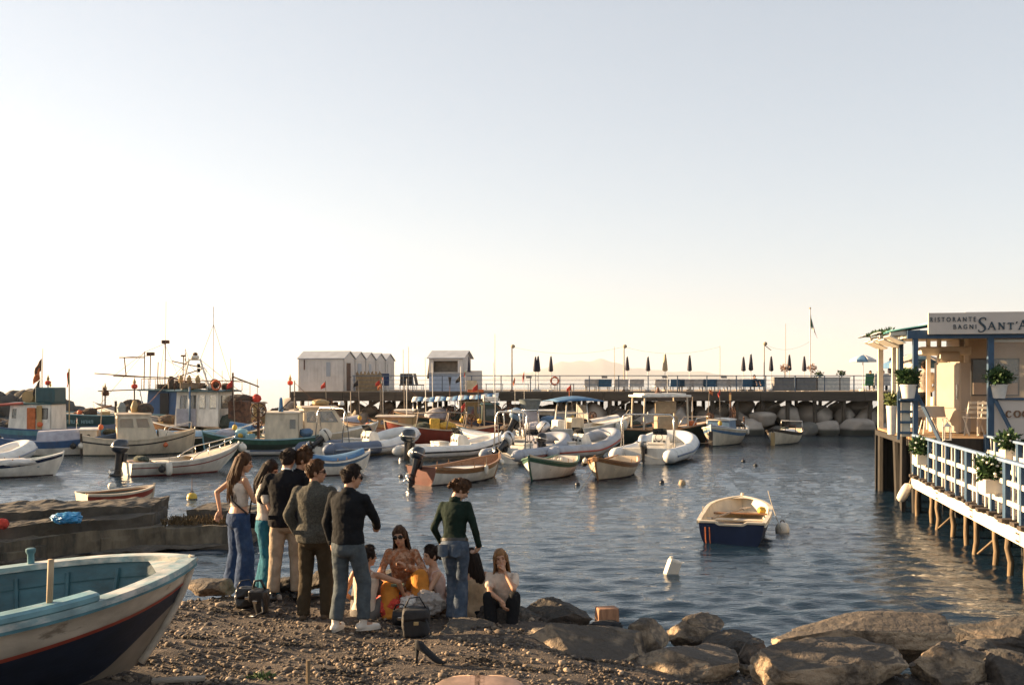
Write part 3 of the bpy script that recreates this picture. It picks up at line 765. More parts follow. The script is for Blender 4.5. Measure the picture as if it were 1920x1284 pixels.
def windows(root, spec, frame_m, glass=glassm, t=.035, d=.03):
    """spec: (center, width, height, yaw): yaw is the direction the window faces"""
    for c, w, h, yw in spec:
        M = Matrix.Translation(c) @ Matrix.Rotation(yw, 4, 'Z')
        mb = MB(); fr = MB()
        fr.box((0, 0, h / 2), (d, w + t, t)); fr.box((0, 0, -h / 2), (d, w + t, t)); fr.box((0, w / 2, 0), (d * .9, t, h)); fr.box((0, -w / 2, 0), (d * .9, t, h))
        mb.add(fr.v, fr.f, M); f = mb.build('window', frame_m, root)
        g = MB(); gb = MB().box((0, 0, 0), (.008, w, h)); g.add(gb.v, gb.f, M); g.build('pane', glass, f)
def cabin(root, x0, x1, w, z0, z1, wall, roof, front_slope=.15, roof_over=.08, openings=(), inner=None, name='cabin_wall', rth=.05, taper=.92):
    """wheelhouse with real openings: openings = list of (face, a0, a1, b0, b1) in fractions; face in 'front','back','left','right'"""
    th = .04; H = z1 - z0
    def face(fn, ops, nm):
        cuts_a = sorted({0, 1} | {o[1] for o in ops} | {o[2] for o in ops}); cuts_b = sorted({0, 1} | {o[3] for o in ops} | {o[4] for o in ops})
        mb = MB()
        for a0, a1 in zip(cuts_a, cuts_a[1:]):
            for b0, b1 in zip(cuts_b, cuts_b[1:]):
                if any(o[1] - 1e-6 <= a0 and a1 <= o[2] + 1e-6 and o[3] - 1e-6 <= b0 and b1 <= o[4] + 1e-6 for o in ops): continue
                q = [fn(a0, b0), fn(a1, b0), fn(a1, b1), fn(a0, b1)]; nrm = (q[1] - q[0]).cross(q[3] - q[0]).normalized() * th
                vs = q + [p - nrm for p in q]
                mb.add(vs, [(0, 1, 2, 3), (7, 6, 5, 4), (0, 4, 5, 1), (1, 5, 6, 2), (2, 6, 7, 3), (3, 7, 4, 0)])
        o = mb.build(nm, wall, root)
        for op in ops:
            q = [fn(op[1], op[3]), fn(op[2], op[3]), fn(op[2], op[4]), fn(op[1], op[4])]; nrm = (q[1] - q[0]).cross(q[3] - q[0]).normalized()
            c = sum(q, Vector()) / 4
            vs = [p - nrm * .018 for p in q] + [p - nrm * .026 for p in q]
            g = MB().add(vs, [(0, 1, 2, 3), (7, 6, 5, 4)]); g.build('pane', op[5] if len(op) > 5 else glassm, o)
            fr = MB()
            for i in range(4): fr.bar(q[i] + nrm * .004, q[(i + 1) % 4] + nrm * .004, .035, .02, up=nrm)
            fr.build('window_frame', blackp if len(op) > 6 and op[6] else wall, o)
        return o
    t = taper; w0 = w / 2; w1 = w / 2 * t; xf1 = x1 - front_slope
    V = Vector
    face(lambda a, c: V((x0, w0 + (w1 - w0) * c, z0 + H * c)) * 1 + V((0, -2 * a * (w0 + (w1 - w0) * c), 0)), [o for o in openings if o[0] == 'back'], name)
    face(lambda a, c: V((x1 + (xf1 - x1) * c, -(w0 + (w1 - w0) * c) * (1 - 2 * a), z0 + H * c)), [o for o in openings if o[0] == 'front'], name)
    face(lambda a, c: V((x0 + (x1 + (xf1 - x1) * c - x0) * a, -(w0 + (w1 - w0) * c), z0 + H * c)), [o for o in openings if o[0] == 'right'], name)
    face(lambda a, c: V((x1 + (xf1 - x1) * c + (x0 - x1 - (xf1 - x1) * c) * a, (w0 + (w1 - w0) * c), z0 + H * c)), [o for o in openings if o[0] == 'left'], name)
    mb = MB(); ro = roof_over
    mb.grid(lambda a, c: (x0 - ro + (xf1 + ro * 1.6 - x0 + ro) * a, (w1 + ro) * (2 * c - 1), z1 + .06 * (1 - (2 * c - 1) ** 2) + rth), 6, 8, flip=True)
    mb.grid(lambda a, c: (x0 - ro + (xf1 + ro * 1.6 - x0 + ro) * a, (w1 + ro) * (2 * c - 1), z1 + .06 * (1 - (2 * c - 1) ** 2) + .004), 6, 8)
    vs = []
    for a, c in ((0, 0), (1, 0), (1, 1), (0, 1)): vs.append((x0 - ro + (xf1 + ro * 1.6 - x0 + ro) * a, (w1 + ro) * (2 * c - 1), z1 + rth))
    vs += [(p[0], p[1], z1 + .002) for p in vs]
    mb.add(vs, [(0, 4, 5, 1), (1, 5, 6, 2), (2, 6, 7, 3), (3, 7, 4, 0)])
    mb.grid(lambda a, c: (x0 - ro, (w1 + ro) * (2 * a - 1), z1 + .002 + (rth + .06 * (1 - (2 * a - 1) ** 2)) * c), 8, 1)
    mb.grid(lambda a, c: (xf1 + ro * .6, (w1 + ro) * (2 * a - 1), z1 + .002 + (rth + .06 * (1 - (2 * a - 1) ** 2)) * c), 8, 1)
    return mb.build('cabin_roof', roof, root)

def boat_root(name, u, v, head, label, group='boats moored in the harbour', cat='boat', Y=None, heel=0):
    p = W(u, v) if Y is None else Vector(((u - HU) / F * Y, Y, 0))
    o = empty(name, (p.x, p.y, 0), 0, label, cat, group)
    o.rotation_euler = (heel, 0, R(head)); return o

# ------------------------------------------------------------------ rigid inflatables
def rib(name, u, v, head, label, L=5.2, B=2.1, tr=.24, tube=hyp_w, cone=None, strake=None, Y=None, bowrise=.42, console=True, rollbar=None, motor=None, mtilt=.0, seat=hyp_c,
        deckm=white, screen=True, ms=1.0, stripe_m=None, conem=None, consolem=white, ztube=.34):
    r = boat_root(name, u, v, head, label, Y=Y)
    def path(q):                                       # q 0..1 : starboard stern, round the bow, port stern
        a = abs(q - .5) * 2; side = -1 if q < .5 else 1
        k = 1 - a                                      # 0 at stern .. 1 at bow
        s = sm(0, 1, k)
        if a > .42:
            x = -L / 2 + (L * .62) * (1 - (a - .42) / .58); y = (B / 2 - tr)
        else:
            th = math.pi / 2 * (1 - a / .42); x = -L / 2 + L * .62 + L * .38 * math.sin(th) ** .9 - tr * sm(.3, 1, math.sin(th)); y = (B / 2 - tr) * math.cos(th) ** .8
        return Vector((x, side * y, ztube + bowrise * sm(-.05, .55, (x / L))  ** 1.3))
    qs = [i / 56 for i in range(57)]
    pts = [path(q) for q in qs]
    p0, p1 = pts[0], pts[-1]
    MB().tube(pts, tr, 16).build('tube', tube, r, smooth=True)
    for e, d in ((p0, 1), (p1, 1)):
        MB().tube([e + Vector((.02, 0, 0)), e - Vector((.18, 0, 0)), e - Vector((.34, 0, .02)), e - Vector((.42, 0, .03))], [tr * 1.005, tr * .93, tr * .6, tr * .2], 14).build('tube_cone', conem or tube, r, smooth=True)
    if cone:                                           # darker wear patches on the after half
        for a0 in (0, 44):
            MB().tube([p for p in pts[a0:a0 + 13]], tr * 1.012, 16).build('tube_patch', cone, r, smooth=True)
    st = []
    for q in qs:
        p = path(q); a = path(min(1, q + .01)) - path(max(0, q - .01)); a.z = 0; a.normalize(); out = Vector((a.y, -a.x, 0))
        st.append(p + out * (tr + .005) * 1.0)
    MB().tube(st, .035, 8).build('rubbing_strake', strake or rubber, r, smooth=True)
    if stripe_m: MB().tube([p + Vector((0, 0, -.075)) for p in st], .022, 6).build('painted_stripe', stripe_m, r, smooth=True)
    # hull below and floor
    h = Hull(L * .92, B - tr * 1.1, free=.26, draft=.28, bow=bowrise * .8, stern=0, tw=.95, rake=.9, vee=.75, tm=.55)
    h.band(0, 1, 'hull', deckm, r); h.transom('transom', deckm, r)
    h.deck('floor', deckm, r, z=.2, t0=.02, t1=.86, camber=0)
    MB().box((-L * .46 + .02, 0, .40), (.06, B - 3.4 * tr, .42)).build('transom_board', deckm, r, bevel=.02)
    if console:
        c = MB(); c.prism([(-.28, .2), (.30, .2), (.34, .62), (.16, .95), (-.12, 1.0), (-.26, .86)], .62, Matrix.Translation((.1, .31, 0)) @ Matrix.Rotation(R(90), 4, 'X'))
        co = c.build('console', consolem, r, bevel=.03)
        ring = [(-.24 + .02 * math.sin(a * .5236), .15 * math.cos(a * .5236), .9 + .15 * math.sin(a * .5236)) for a in range(12)]
        MB().tube(ring, .014, 6, closed=True).build('steering_wheel', blackp, co, smooth=True)
        for k in (-.2, .02, .2): MB().box((-.165, k, .72), (.02, .09, .09)).build('gauge', blackp, co)
        if screen:
            g = MB(); g.grid(lambda a, b_: (.28 - .18 * b_ - .25 * (2 * a - 1) ** 2, .3 * (2 * a - 1), .95 + .3 * b_), 8, 3); so_ = g.build('windscreen', darkglass, co, smooth=True)
        s = MB(); s.box((-.85, 0, .42), (.45, .8, .44)); so_ = s.build('seat_box', deckm, r, bevel=.04)
        MB().box((-.85, 0, .68), (.48, .84, .09)).build('seat_cushion', seat, so_, bevel=.035)
        MB().box((L * .12 + .35, 0, .40), (.5, .7, .36)).build('bow_cushion', seat, r, bevel=.05)
    if rollbar:
        x = -L * .40; w = B - tr * 2.2
        MB().tube(arch(x, w, rollbar, .45, lean=.18), .026, 8).build('roll_bar', steel, r, smooth=True)
        MB().tube(arch(x + .42, w, rollbar * .98, .45, lean=-.22), .02, 8).build('roll_bar', steel, r, smooth=True)
        for sd in (-1, 1): MB().bar((x + .16, sd * w / 2, .45 + rollbar * .55), (x + .24, sd * w / 2, .45 + rollbar * .55), .02).build('roll_bar_rung', steel, r)
        MB().lathe([(.03, 0), (.035, .05), (.01, .09)], 8, c=(x + .18, 0, .46 + rollbar)).build('stern_light', white, r)
    if motor: outboard(r, -L * .46 - .03, 0, .52, motor, mtilt, ms)
    return r

# ------------------------------------------------------------------ the boats, one by one
# navy dinghy lying alone on the right
r = boat_root('rowing_boat', 1382, 999, 73, 'navy blue rowing boat with a cream inside lying alone in open water', cat='rowing boat')
h = Hull(3.2, 1.36, free=.44, draft=.16, bow=.16, stern=.0, tw=.93, rake=.3, vee=.05, full=3.4, sq=.42, tm=.5, trake=.0)
basic(h, r, navy, gun=cream, inner=cream, boot=navy, gw=.085)
h.rail('rubbing_strake', white, r, w=.03, h=.04, dz=-.045, out=.03)
tw_ = h.half(0)
for y0, y1, z_ in ((-tw_, -.3, .445), (-.24, .24, .40), (.3, tw_, .445)): MB().box((-1.58, (y0 + y1) / 2, z_), (.09, y1 - y0, .05)).build('transom_rim', cream, r, bevel=.01)
for y_ in (-.27, .27): MB().bar((-1.58, y_ * 1.15, .445), (-1.58, y_ * .85, .40), .09, .045).build('transom_rim', cream, r)
h.thwart(.10, .28, cream, r, w=.55); h.thwart(.46, .30, cream, r, w=.26)
h.deck('floor', cream, r, z=.0, t0=.05, t1=.9, camber=0); h.deck('bow_seat', cream, r, z=.32, t0=.74, t1=.95, camber=.01); h.deck('bow_deck', cream, r, t0=.93, t1=.995, dz=.0, camber=.02)
for k, (a, b_) in enumerate((((-.75, .45, .40), (.75, -.05, .42)), ((.1, .5, .40), (.05, -.62, .42)))):
    o = MB().tube([a, b_], .024, 7); d = (Vector(b_) - Vector(a)).normalized(); e = Vector(b_)
    if k == 0: o.box(e + d * .18, (.42, .12, .02), math.atan2(d.y, d.x))
    tag(o.build('oar', wood_g if k == 0 else wood, r), 'grey oar lying slantwise' if k == 0 else 'brown pole laid across the boat')
for y_ in (.50, .42): MB().tube([(-1.63, y_, .34), (-1.65, y_ - .01, .1), (-1.64, y_ - .02, .02)], .012, 5).build('stern_line', orangecloth, r)
for sd in (-1, 1):
    p = h.at(.36, 1, sd); MB().tube([(p.x, p.y, p.z), (p.x, p.y, p.z + .17)], .010, 6).build('rowlock', steel, r)
heap(r, (.2, -.5, .48), (.3, .18, .16), yellowm, 130, 'yellow_sponge')

# two rowing boats nose-on, and the one with a motor
def rowboat(u, v, head, label, L, B, hullm, strip, gun, inner, seed, bench=cream, **k):
    r = boat_root('rowing_boat', u, v, head, label, cat='rowing boat')
    h = Hull(L, B, free=.46, draft=.22, bow=.30, stern=.12, tw=k.get('tw', .5), rake=.3, vee=.22)
    basic(h, r, hullm, gun=gun, inner=inner, strip=strip, gw=.075, transm=k.get('transm'))
    for t in (.22, .5, .76): h.thwart(t, .34, bench, r)
    h.deck('floor', bench, r, z=.02, t0=.05, t1=.9, camber=0)
    for sd in (-1, 1):
        for t in (.42, .56):
            p = h.at(t, 1, sd); MB().tube([(p.x, p.y, p.z), (p.x, p.y, p.z + .14)], .013, 6).build('thole_pin', wood, r)
    for i in range(7):
        for sd in (-1, 1):
            t = .14 + .11 * i; MB().tube([h.at(t, .3 + .11 * q, sd, .045) for q in range(7)], .018, 5).build('rib', inner, r)
    return r, h
r, h = rowboat(1030, 893, -113, 'white rowing boat with a dark green stripe below the gunwale', 3.7, 1.55, white, green, green, cream, 1)
for k in range(4): MB().lathe([(.05, 0), (.05, .18), (.02, .22)], 8, c=(-.9 + .12 * k, .1 * (-1) ** k, .36)).build('white_bottle', fender_w, r, smooth=True)
h.deck('bow_cover', canvas_t, r, t0=.55, t1=.99, dz=.03, camber=.10)
r, h = rowboat(1148, 893, -114, 'cream rowing boat with a brown stripe, beside the green-striped one', 3.5, 1.5, cream, wood, wood, cream, 2)
ballfender(r, h.at(.8, .9, -1) + Vector((0, -.14, -.02)), .1, rubber); ballfender(r, h.at(.88, .95, -1) + Vector((.05, -.12, 0)), .09)
MB().box(h.at(1, .9) + Vector((.03, 0, .03)), (.1, .2, .16)).build('bow_pad', wood, r, bevel=.02)
r, h = rowboat(866, 901, 50, 'wooden boat with a maroon transom, ribbed inside and a dark outboard motor', 3.7, 1.65, white, wood, wood, wood, 3, bench=white, tw=.78, transm=maroon)
h.deck('stern_locker', maroon, r, z=.32, t0=.03, t1=.22, camber=0)
outboard(r, -1.87, .05, .60, darkcowl, .35, 1.0)
MB().tube([(-1.75, .05, .88), (-1.25, .1, .84)], .018, 6).build('tiller', blackp, r)
h.deck('white_bench', white, r, z=.40, t0=.48, t1=.86, camber=.01)
fender(r, h.at(.55, .92, -1) + Vector((0, -.1, -.02)), .07, .3); ballfender(r, h.at(.97, 1) + Vector((.15, 0, -.1)), .09); ballfender(r, h.at(.85, .95, -1) + Vector((.0, -.12, -.05)), .1)

# inflatables
rib('inflatable_boat', 1238, 860, 68, 'large white inflatable boat with steel roll bar, seen from its stern', L=5.6, B=2.7, tr=.28, tube=hyp_w, strake=hyp_d, rollbar=1.45, motor=silver, mtilt=.0, ms=1.1, bowrise=.5, cone=None)
rib('inflatable_boat', 690, 850, 47, 'grey inflatable boat with slate patches and a white tilted outboard', L=5.4, B=2.5, tr=.28, tube=hyp_w, cone=hyp_d, strake=hyp_g, rollbar=1.6, motor=fender_w, mtilt=1.0, ms=1.15, bowrise=.55, conem=hyp_d)
rib('inflatable_boat', 858, 858, 33, 'white inflatable boat with cream seats and a dark outboard', L=4.5, B=1.9, tr=.24, tube=hyp_w, strake=rubber, rollbar=None, motor=darkcowl, mtilt=.1, ms=1.3, bowrise=.45)
rib('inflatable_boat', 1000, 862, 56, 'silver inflatable boat with roll bar and silver outboard tipped up', L=4.4, B=2.0, tr=.24, tube=hyp_g, strake=hyp_g, stripe_m=red, rollbar=1.55, motor=silver, mtilt=1.0, ms=1.25, bowrise=.55, consolem=canvas_g)
rib('inflatable_boat', 1086, 857, 44, 'grey inflatable boat with a red line along its tube and a high bow', L=4.6, B=2.1, tr=.26, tube=hyp_g, strake=red, rollbar=None, motor=blackp, mtilt=.2, ms=1.0, bowrise=.65)
rib('inflatable_tender', 543, 852, 4, 'flat white inflatable tender behind the standing group', L=3.1, B=1.5, tr=.2, tube=hyp_w, strake=hyp_d, console=False, bowrise=.16, ztube=.22)
rib('inflatable_tender', -18, 868, 60, 'white inflatable tender cut off by the picture edge on the left', L=3.4, B=1.7, tr=.27, tube=hyp_w, strake=hyp_g, console=False, bowrise=.45, Y=36.5)

# white motorboat with outboard and rail (left)
r = boat_root('motorboat', 345, 886, 35, 'white open motorboat with red waterline, bow rail and dark outboard', cat='motorboat')
h = Hull(3.9, 1.7, free=.46, draft=.25, bow=.5, stern=.0, tw=.88, rake=.8, vee=.45, tm=.5)
basic(h, r, white, gun=white, inner=cream, boot=red)
h.band(.80, .84, 'painted_stripe', red, r, off=-.008, mseg=1)
h.deck('foredeck', cream, r, t0=.55, t1=.985, dz=-.02, camber=.08); h.deck('floor', wood_g, r, z=.12, t0=.03, t1=.58, camber=0)
h.thwart(.32, .42, cream, r, w=.5); h.thwart(.08, .46, wood, r, w=.4)
outboard(r, -1.95, .1, .58, darkcowl, .12, 1.15)
pts = [h.at(t, 1, -1) + Vector((0, .08, .30 * min(1, (t - .5) * 8))) for t in (.5, .56, .66, .78, .9, .97)]; pts += [Vector((p.x, -p.y, p.z)) for p in reversed(pts)]
tubeframe(r, pts, .018, name='bow_rail')
for t in (.66, .78, .9):
    for sd in (-1, 1): p = h.at(t, 1, sd) + Vector((0, -.08 * sd, 0)); tubeframe(r, [p, p + Vector((0, 0, .30))], .013, name='stanchion')
fender(r, h.at(.30, .9, -1) + Vector((0, -.12, -.12)), .12, .45); ballfender(r, h.at(.24, .9, -1) + Vector((0, -.13, -.12)), .12, rubber); ballfender(r, h.at(1, 1) + Vector((.12, -.1, -.15)), .16)
heap(r, (-1.4, .2, .5), (.5, .8, .3), netg, 5, 'rope_heap')

# small boats on the far left and behind the men
r, h = rowboat(18, 893, 18, 'small white rowing boat with teal inside at the left picture edge', 3.3, 1.4, white, navy, white, teal, 6, bench=teal)
heap(r, (.2, -.45, .5), (1.4, .6, .3), canvas_w, 8, 'white_cover', .1)
r, h = rowboat(633, 889, 28, 'white boat under a blue tarpaulin behind the men', 2.3, 1.2, white, mblue, white, cream, 7)
h.deck('tarpaulin', canvas_b, r, t0=.02, t1=.9, dz=.05, camber=.16)

# cream-and-red punt by the landing
r = boat_root('rowing_boat', 222, 952, 44, 'small cream punt with a red band moored behind the concrete landing', cat='rowing boat')
h = Hull(1.85, .95, free=.40, draft=.15, bow=.10, stern=.04, tw=.85, rake=.1, vee=.1, tm=.5)
basic(h, r, cream, gun=cream, inner=dgreen, strip=red, kstripe=(.74, .95), boot=cream)
for t in (.2, .6): h.thwart(t, .3, wood_g, r)
h.deck('bow_deck', cream, r, t0=.82, t1=.99, dz=-.01, camber=.02)
MB().tube([(-.9, -.2, .46), (.8, -.15, .48)], .02, 6).build('oar', wood, r)

# cream cabin boat, stern towards us
r = boat_root('cabin_boat', 262, 851, 24, 'cream cabin boat with glowing windows and a dark line along its hull', cat='boat')
h = Hull(4.6, 1.9, free=.66, draft=.4, bow=.40, stern=.2, tw=.12, rake=.12, vee=.2)
basic(h, r, cream, gun=cream, inner=cream, boot=dgreen, open_=False); h.band(.84, .88, 'painted_stripe', blackp, r, off=-.01, mseg=1); h.deck('deck', cream, r)
cabin(r, -.95, .75, 1.45, .62, 1.72, cream, beige, .38, .05, [('front', .08, .46, .45, .88), ('front', .54, .92, .45, .88), ('left', .06, .42, .5, .9), ('left', .55, .92, .5, .9), ('right', .06, .46, .5, .88, glowglass), ('right', .54, .90, .5, .88, glowglass), ('back', .1, .45, .5, .88), ('back', .55, .9, .5, .88)])
MB().bar((-2.34, 0, -.3), (-2.36, 0, .95), .09, .07).build('rudder_post', wood_d, r)
MB().grid(lambda a, c: (.75 + .75 * a, .62 * (2 * c - 1) * (1 - .45 * a * a), .66 + .42 * (1 - abs(2 * c - 1) ** 3) * (1 - .5 * a * a)), 8, 10, True).build('cabin_trunk', cream, r, smooth=True)
ballfender(r, h.at(.12, .85, 1) + Vector((-.1, .1, -.05)), .12, rubber); ballfender(r, h.at(.72, .75, -1) + Vector((0, -.12, 0)), .10, lifering_m)
for sd in (1, -1): tubeframe(r, [h.at(.97, 1, sd), h.at(.97, 1, sd) + Vector((0, 0, .35)), h.at(.75, 1, sd) + Vector((0, 0, .32)), h.at(.72, 1, sd)], .015, name='bow_rail')
tubeframe(r, [(0, .4, 1.78), (0, .4, 2.3)], .012, rust, 'aerial')
pb = MB().loft([((-.2, .1, 1.76), .14, .12), ((-.2, .1, 2.05), .17, .13), ((-.2, .1, 2.35), .07, .07)], 10).build('oilskin_bundle', ochre, r, smooth=True)
heap(r, (.25, .1, 1.95), (.7, .6, .55), netm, 133, 'net_heap')

# white boat with blue gunwale and covered cuddy
r = boat_root('cuddy_boat', 118, 852, 16, 'white boat with a blue band and a tarpaulin over its low cabin', cat='boat')
h = Hull(4.9, 1.9, free=.60, draft=.35, bow=.35, stern=.15, tw=.35, rake=.1, vee=.2)
basic(h, r, white, gun=blue, inner=white, strip=blue, kstripe=(.80, .985), boot=dgreen, open_=False); h.deck('deck', blue, r)
cabin(r, .75, 1.45, 1.15, .60, 1.06, cream, white, .02, .04, [])
cv = MB(); cv.grid(lambda a, c: (-.95 + 1.7 * a, .70 * (2 * c - 1) * (1 - .1 * a), .58 + .55 * (1 - abs(2 * c - 1) ** 4) * (.85 + .15 * a)), 8, 14, True); o = cv.build('tarpaulin', canvas_g, r, smooth=True)
MB().lathe([(.08, 0), (.08, .03)], 12, c=(1.1, -.575, .82), M=Matrix.Rotation(R(90), 4, 'X')).build('porthole', darkglass, r)
for x, m_ in ((.55, rubber), (.85, fender_w)): ballfender(r, Vector((x, -h.half(.5 + x / 4.9) - .1, .42)), .13, m_)
ring = [(-2.2, -.62 + .04 * math.cos(a), .3 + .2 * math.sin(a)) for a in np.linspace(0, 6.0, 14)]
MB().tube([tuple(map(float, p)) for p in ring], .03, 6, closed=True).build('tyre_fender', rubber, r, smooth=True)
flagstaff(r, (.55, 0, 1.1), .5, [redcloth, canvas_w, greencloth], .12, .2)
MB().box((-2.6, 0, .0), (.5, .8, .05)).build('boarding_step', white, r, bevel=.01); MB().bar((-2.47, 0, -.3), (-2.5, 0, .85), .08).build('rudder_post', wood_d, r)
heap(r, (1.9, .1, .95), (.6, .5, .3), netg, 134, 'rope_heap')

# blue fishing boat with small wheelhouse, drum and dan-buoy flags
r = boat_root('fishing_boat', 62, 842, 176, 'blue fishing boat with pale wheelhouse, net drum and flag poles on the left', cat='fishing boat', Y=49)
h = Hull(8.0, 2.6, free=.85, draft=.5, bow=.6, stern=.2, tw=.6, rake=.3, vee=.2)
basic(h, r, mblue, gun=blue, inner=white, strip=teal, boot=dgreen, open_=False); h.deck('deck', wood_g, r)
cabin(r, -1.3, .85, 1.5, .8, 2.05, white, dteal, .1, .08, [('left', .62, .92, .45, .85, glassm, 1), ('left', .06, .18, .45, .85), ('front', .1, .45, .5, .88), ('front', .55, .9, .5, .88), ('right', .6, .9, .45, .88)])
MB().box((-.35, .78, 1.3), (.42, .1, 1.2)).build('orange_oilskins', orangecloth, r, bevel=.04); MB().box((-.75, .77, 1.35), (.26, .1, 1.3)).build('ochre_oilskins', ochre, r, bevel=.04)
MB().lathe([(.30, -.22), (.30, -.16), (.16, -.15), (.16, .15), (.30, .16), (.30, .22)], 20, M=Matrix.Rotation(R(90), 4, 'X')).build('net_drum', ochre, r, loc=(.1, .1, 2.42))
MB().box((-.9, 0, 2.5), (1.0, 1.1, .75)).build('roof_bin', dteal, r, bevel=.05)
MB().tube([(.0, .9, 2.12), (4.6, 1.1, 1.75)], .06, 8).build('red_boom', mat('faded_red_paint', (.42, .10, .07), rough=.6), r)
heap(r, (2.2, .2, 1.0), (2.6, 1.6, .8), netm, 31); heap(r, (1.2, .5, 1.0), (.6, .6, .5), blackp, 32, 'rope_heap')
for x, hh_, fl in ((-.55, 3.2, ((2.5, orangecloth, .0), (1.55, blackcloth, 0))), (-.62, 4.0, ((3.2, rust, 0),))):
    p = MB().tube([(x, .3, 2.3), (x - .05, .3, 2.3 + hh_ * .62)], .018, 6).build('dan_buoy_pole', wood_d, r)
    for zz, mm, _ in fl:
        q = MB(); z = 2.3 + zz * .62
        q.grid(lambda a, c: (x + .02 + .34 * a, .3 + .05 * math.sin(a * 6 + c * 3), z - .55 * c * (1 - .3 * a) - .45 * a), 5, 6)
        f = q.build('flag', mm, p, smooth=True); so_ = f.modifiers.new('S', 'SOLIDIFY'); so_.thickness = .006
flagstaff(r, (-2.0, .3, 1.1), 2.7, [greencloth, redcloth], .22, .7, r=.03, staff=ochre)
tubeframe(r, [(3.0, 1.1, .9), (3.0, 1.1, 1.65), (1.6, 1.1, 1.65), (1.6, 1.1, .9)], .018, name='deck_rail')
MB().lathe([(.04, 0), (.05, .1), (.02, .18)], 8, c=(-1.1, .4, 2.9)).build('roof_lamp', yellowm, r)

# dark teal boat with a painted name
r = boat_root('fishing_boat', 186, 800, 178, 'dark teal fishing boat with a faded name on its side, behind the cabin boats', cat='fishing boat', Y=54)
h = Hull(6.8, 2.4, free=1.35, draft=.5, bow=.25, stern=-.05, tw=.75, rake=.2, vee=.1, tm=.5)
basic(h, r, dteal, gun=teal_lt, inner=white, boot=dgreen, open_=False); h.deck('deck', wood_g, r)
h.band(.55, .60, 'painted_line', teal_lt, r, off=-.01, mseg=1)
h.band(.05, .99, 'white_quarter', white, r, off=-.012, t0=0.0, t1=.30, n=10)
rr3 = random.Random(3)
for w_, (x0, cnt) in enumerate(((1.35, 4), (.35, 4))):
    nm = MB(); pts_ = []
    for i in range(cnt):
        xx = x0 - .17 * i; t = (xx + h.L / 2) / h.L; y = h.half(t) + .012
        for dxx in (-.045, .045): nm.box((xx + dxx, y, 1.02), (.03, .012, .17))
        nm.box((xx, y, 1.02 + rr3.choice((-.07, 0, .07))), (.09, .012, .03))
        if i: nm.box((xx + .085, y, .95), (.09, .006, .012))
    nm.build('name_lettering', teal_lt, r)
MB().lathe([(.22, 0), (.24, .5), (.12, .7), (.05, .75)], 12, c=(-1.4, .4, 1.3)).build('capstan', mat('grey_machine_paint', (.2, .22, .2), rough=.6), r, smooth='a')
MB().bar((-1.0, .2, 1.35), (-1.0, .2, 2.1), .1).build('bitt', wood_d, r); MB().tube([(1.2, .4, 1.45), (-.9, .5, 1.85)], .05, 8).build('spar', wood, r)
MB().tube([(-1.75, .3, 1.3), (-1.75, .3, 1.85)], .06, 8).build('bollard', wood_d, r)
# channel buoys and floats on the water
def spar_buoy(u, v, Y, label, h=1.6, m=rust):
    p = P(u, v, Y); r = empty('spar_buoy', (p.x, p.y, 0), 0, label, 'buoy', 'spar buoys beyond the boats')
    MB().tube([(0, 0, -.3), (0, 0, p.z)], .045, 8).build('pole', wood_d, r)
    MB().lathe([(.10, 0), (.19, .08), (.19, .24), (.10, .3)], 12, c=(0, 0, p.z)).build('float_collar', m, r, smooth='a')
    MB().lathe([(.06, 0), (.11, .12), (.03, .32), (.02, .42)], 10, c=(0, 0, p.z + .3)).build('topmark', ochre, r, smooth='a')
    return r
spar_buoy(197, 742, 57, 'tallest spar buoy with a rusty collar, above the dark teal boat')
spar_buoy(252, 729, 62, 'spar buoy in the sea left of the trawler rigging', m=redcloth)
spar_buoy(544, 722, 66, 'spar buoy between the trawlers and the pier hut', m=redcloth)
spar_buoy(90, 722, 66, 'spar buoy behind the flag poles of the left fishing boat', m=redcloth)

# ---- trawlers
def trawler(u, Y, head, label, hullm, strip, wheel, roofm, x0, x1, w, z0, z1, ops, L=10.5, B=3.4, free=1.0):
    r = boat_root('trawler', u, 0, head, label, cat='trawler', Y=Y)
    h = Hull(L, B, free=free, draft=.7, bow=.9, stern=.35, tw=.65, rake=.5, vee=.2)
    basic(h, r, hullm, gun=white, inner=white, strip=strip, boot=dgreen, open_=False); h.deck('deck', wood_g, r)
    cabin(r, x0, x1, w, z0, z1, wheel, roofm, .1, .3, ops)
    return r, h
r, h = trawler(318, 57, 175, 'blue trawler with a dark blue wheelhouse and floodlights on thin masts', blue, white, blue, dteal, -1.2, .95, 2.0, .9, 2.62, [('front', .1, .45, .55, .85), ('front', .55, .9, .55, .85)], L=9)
MB().box((-.15, 1.02, 1.75), (.5, .06, 1.5)).build('cabin_door', blackp, r)
MB().box((-.75, .0, 2.95), (.65, .6, .5)).build('roof_locker', wood_d, r, bevel=.04); MB().box((.1, .1, 2.86), (.9, .9, .26)).build('life_raft', netm, r, bevel=.08)
for x, y, hh_, lamp in ((.85, .7, 2.0, 1), (.2, .2, 2.7, 1), (-.9, .3, 1.9, 2), (1.15, .8, 2.2, 0), (-.1, .8, 5.0, 0), (.5, .5, 1.6, 0)):
    mbm = MB().tube([(x, y, 2.65), (x - .05, y, 2.65 + hh_)], .03 if hh_ < 4 else .012, 6).build('mast', rust, r)
    if lamp: MB().box((x - .05, y, 2.7 + hh_), (.42, .2, .2) if lamp == 1 else (.3, .12, .1)).build('floodlight', rust, mbm, bevel=.03)
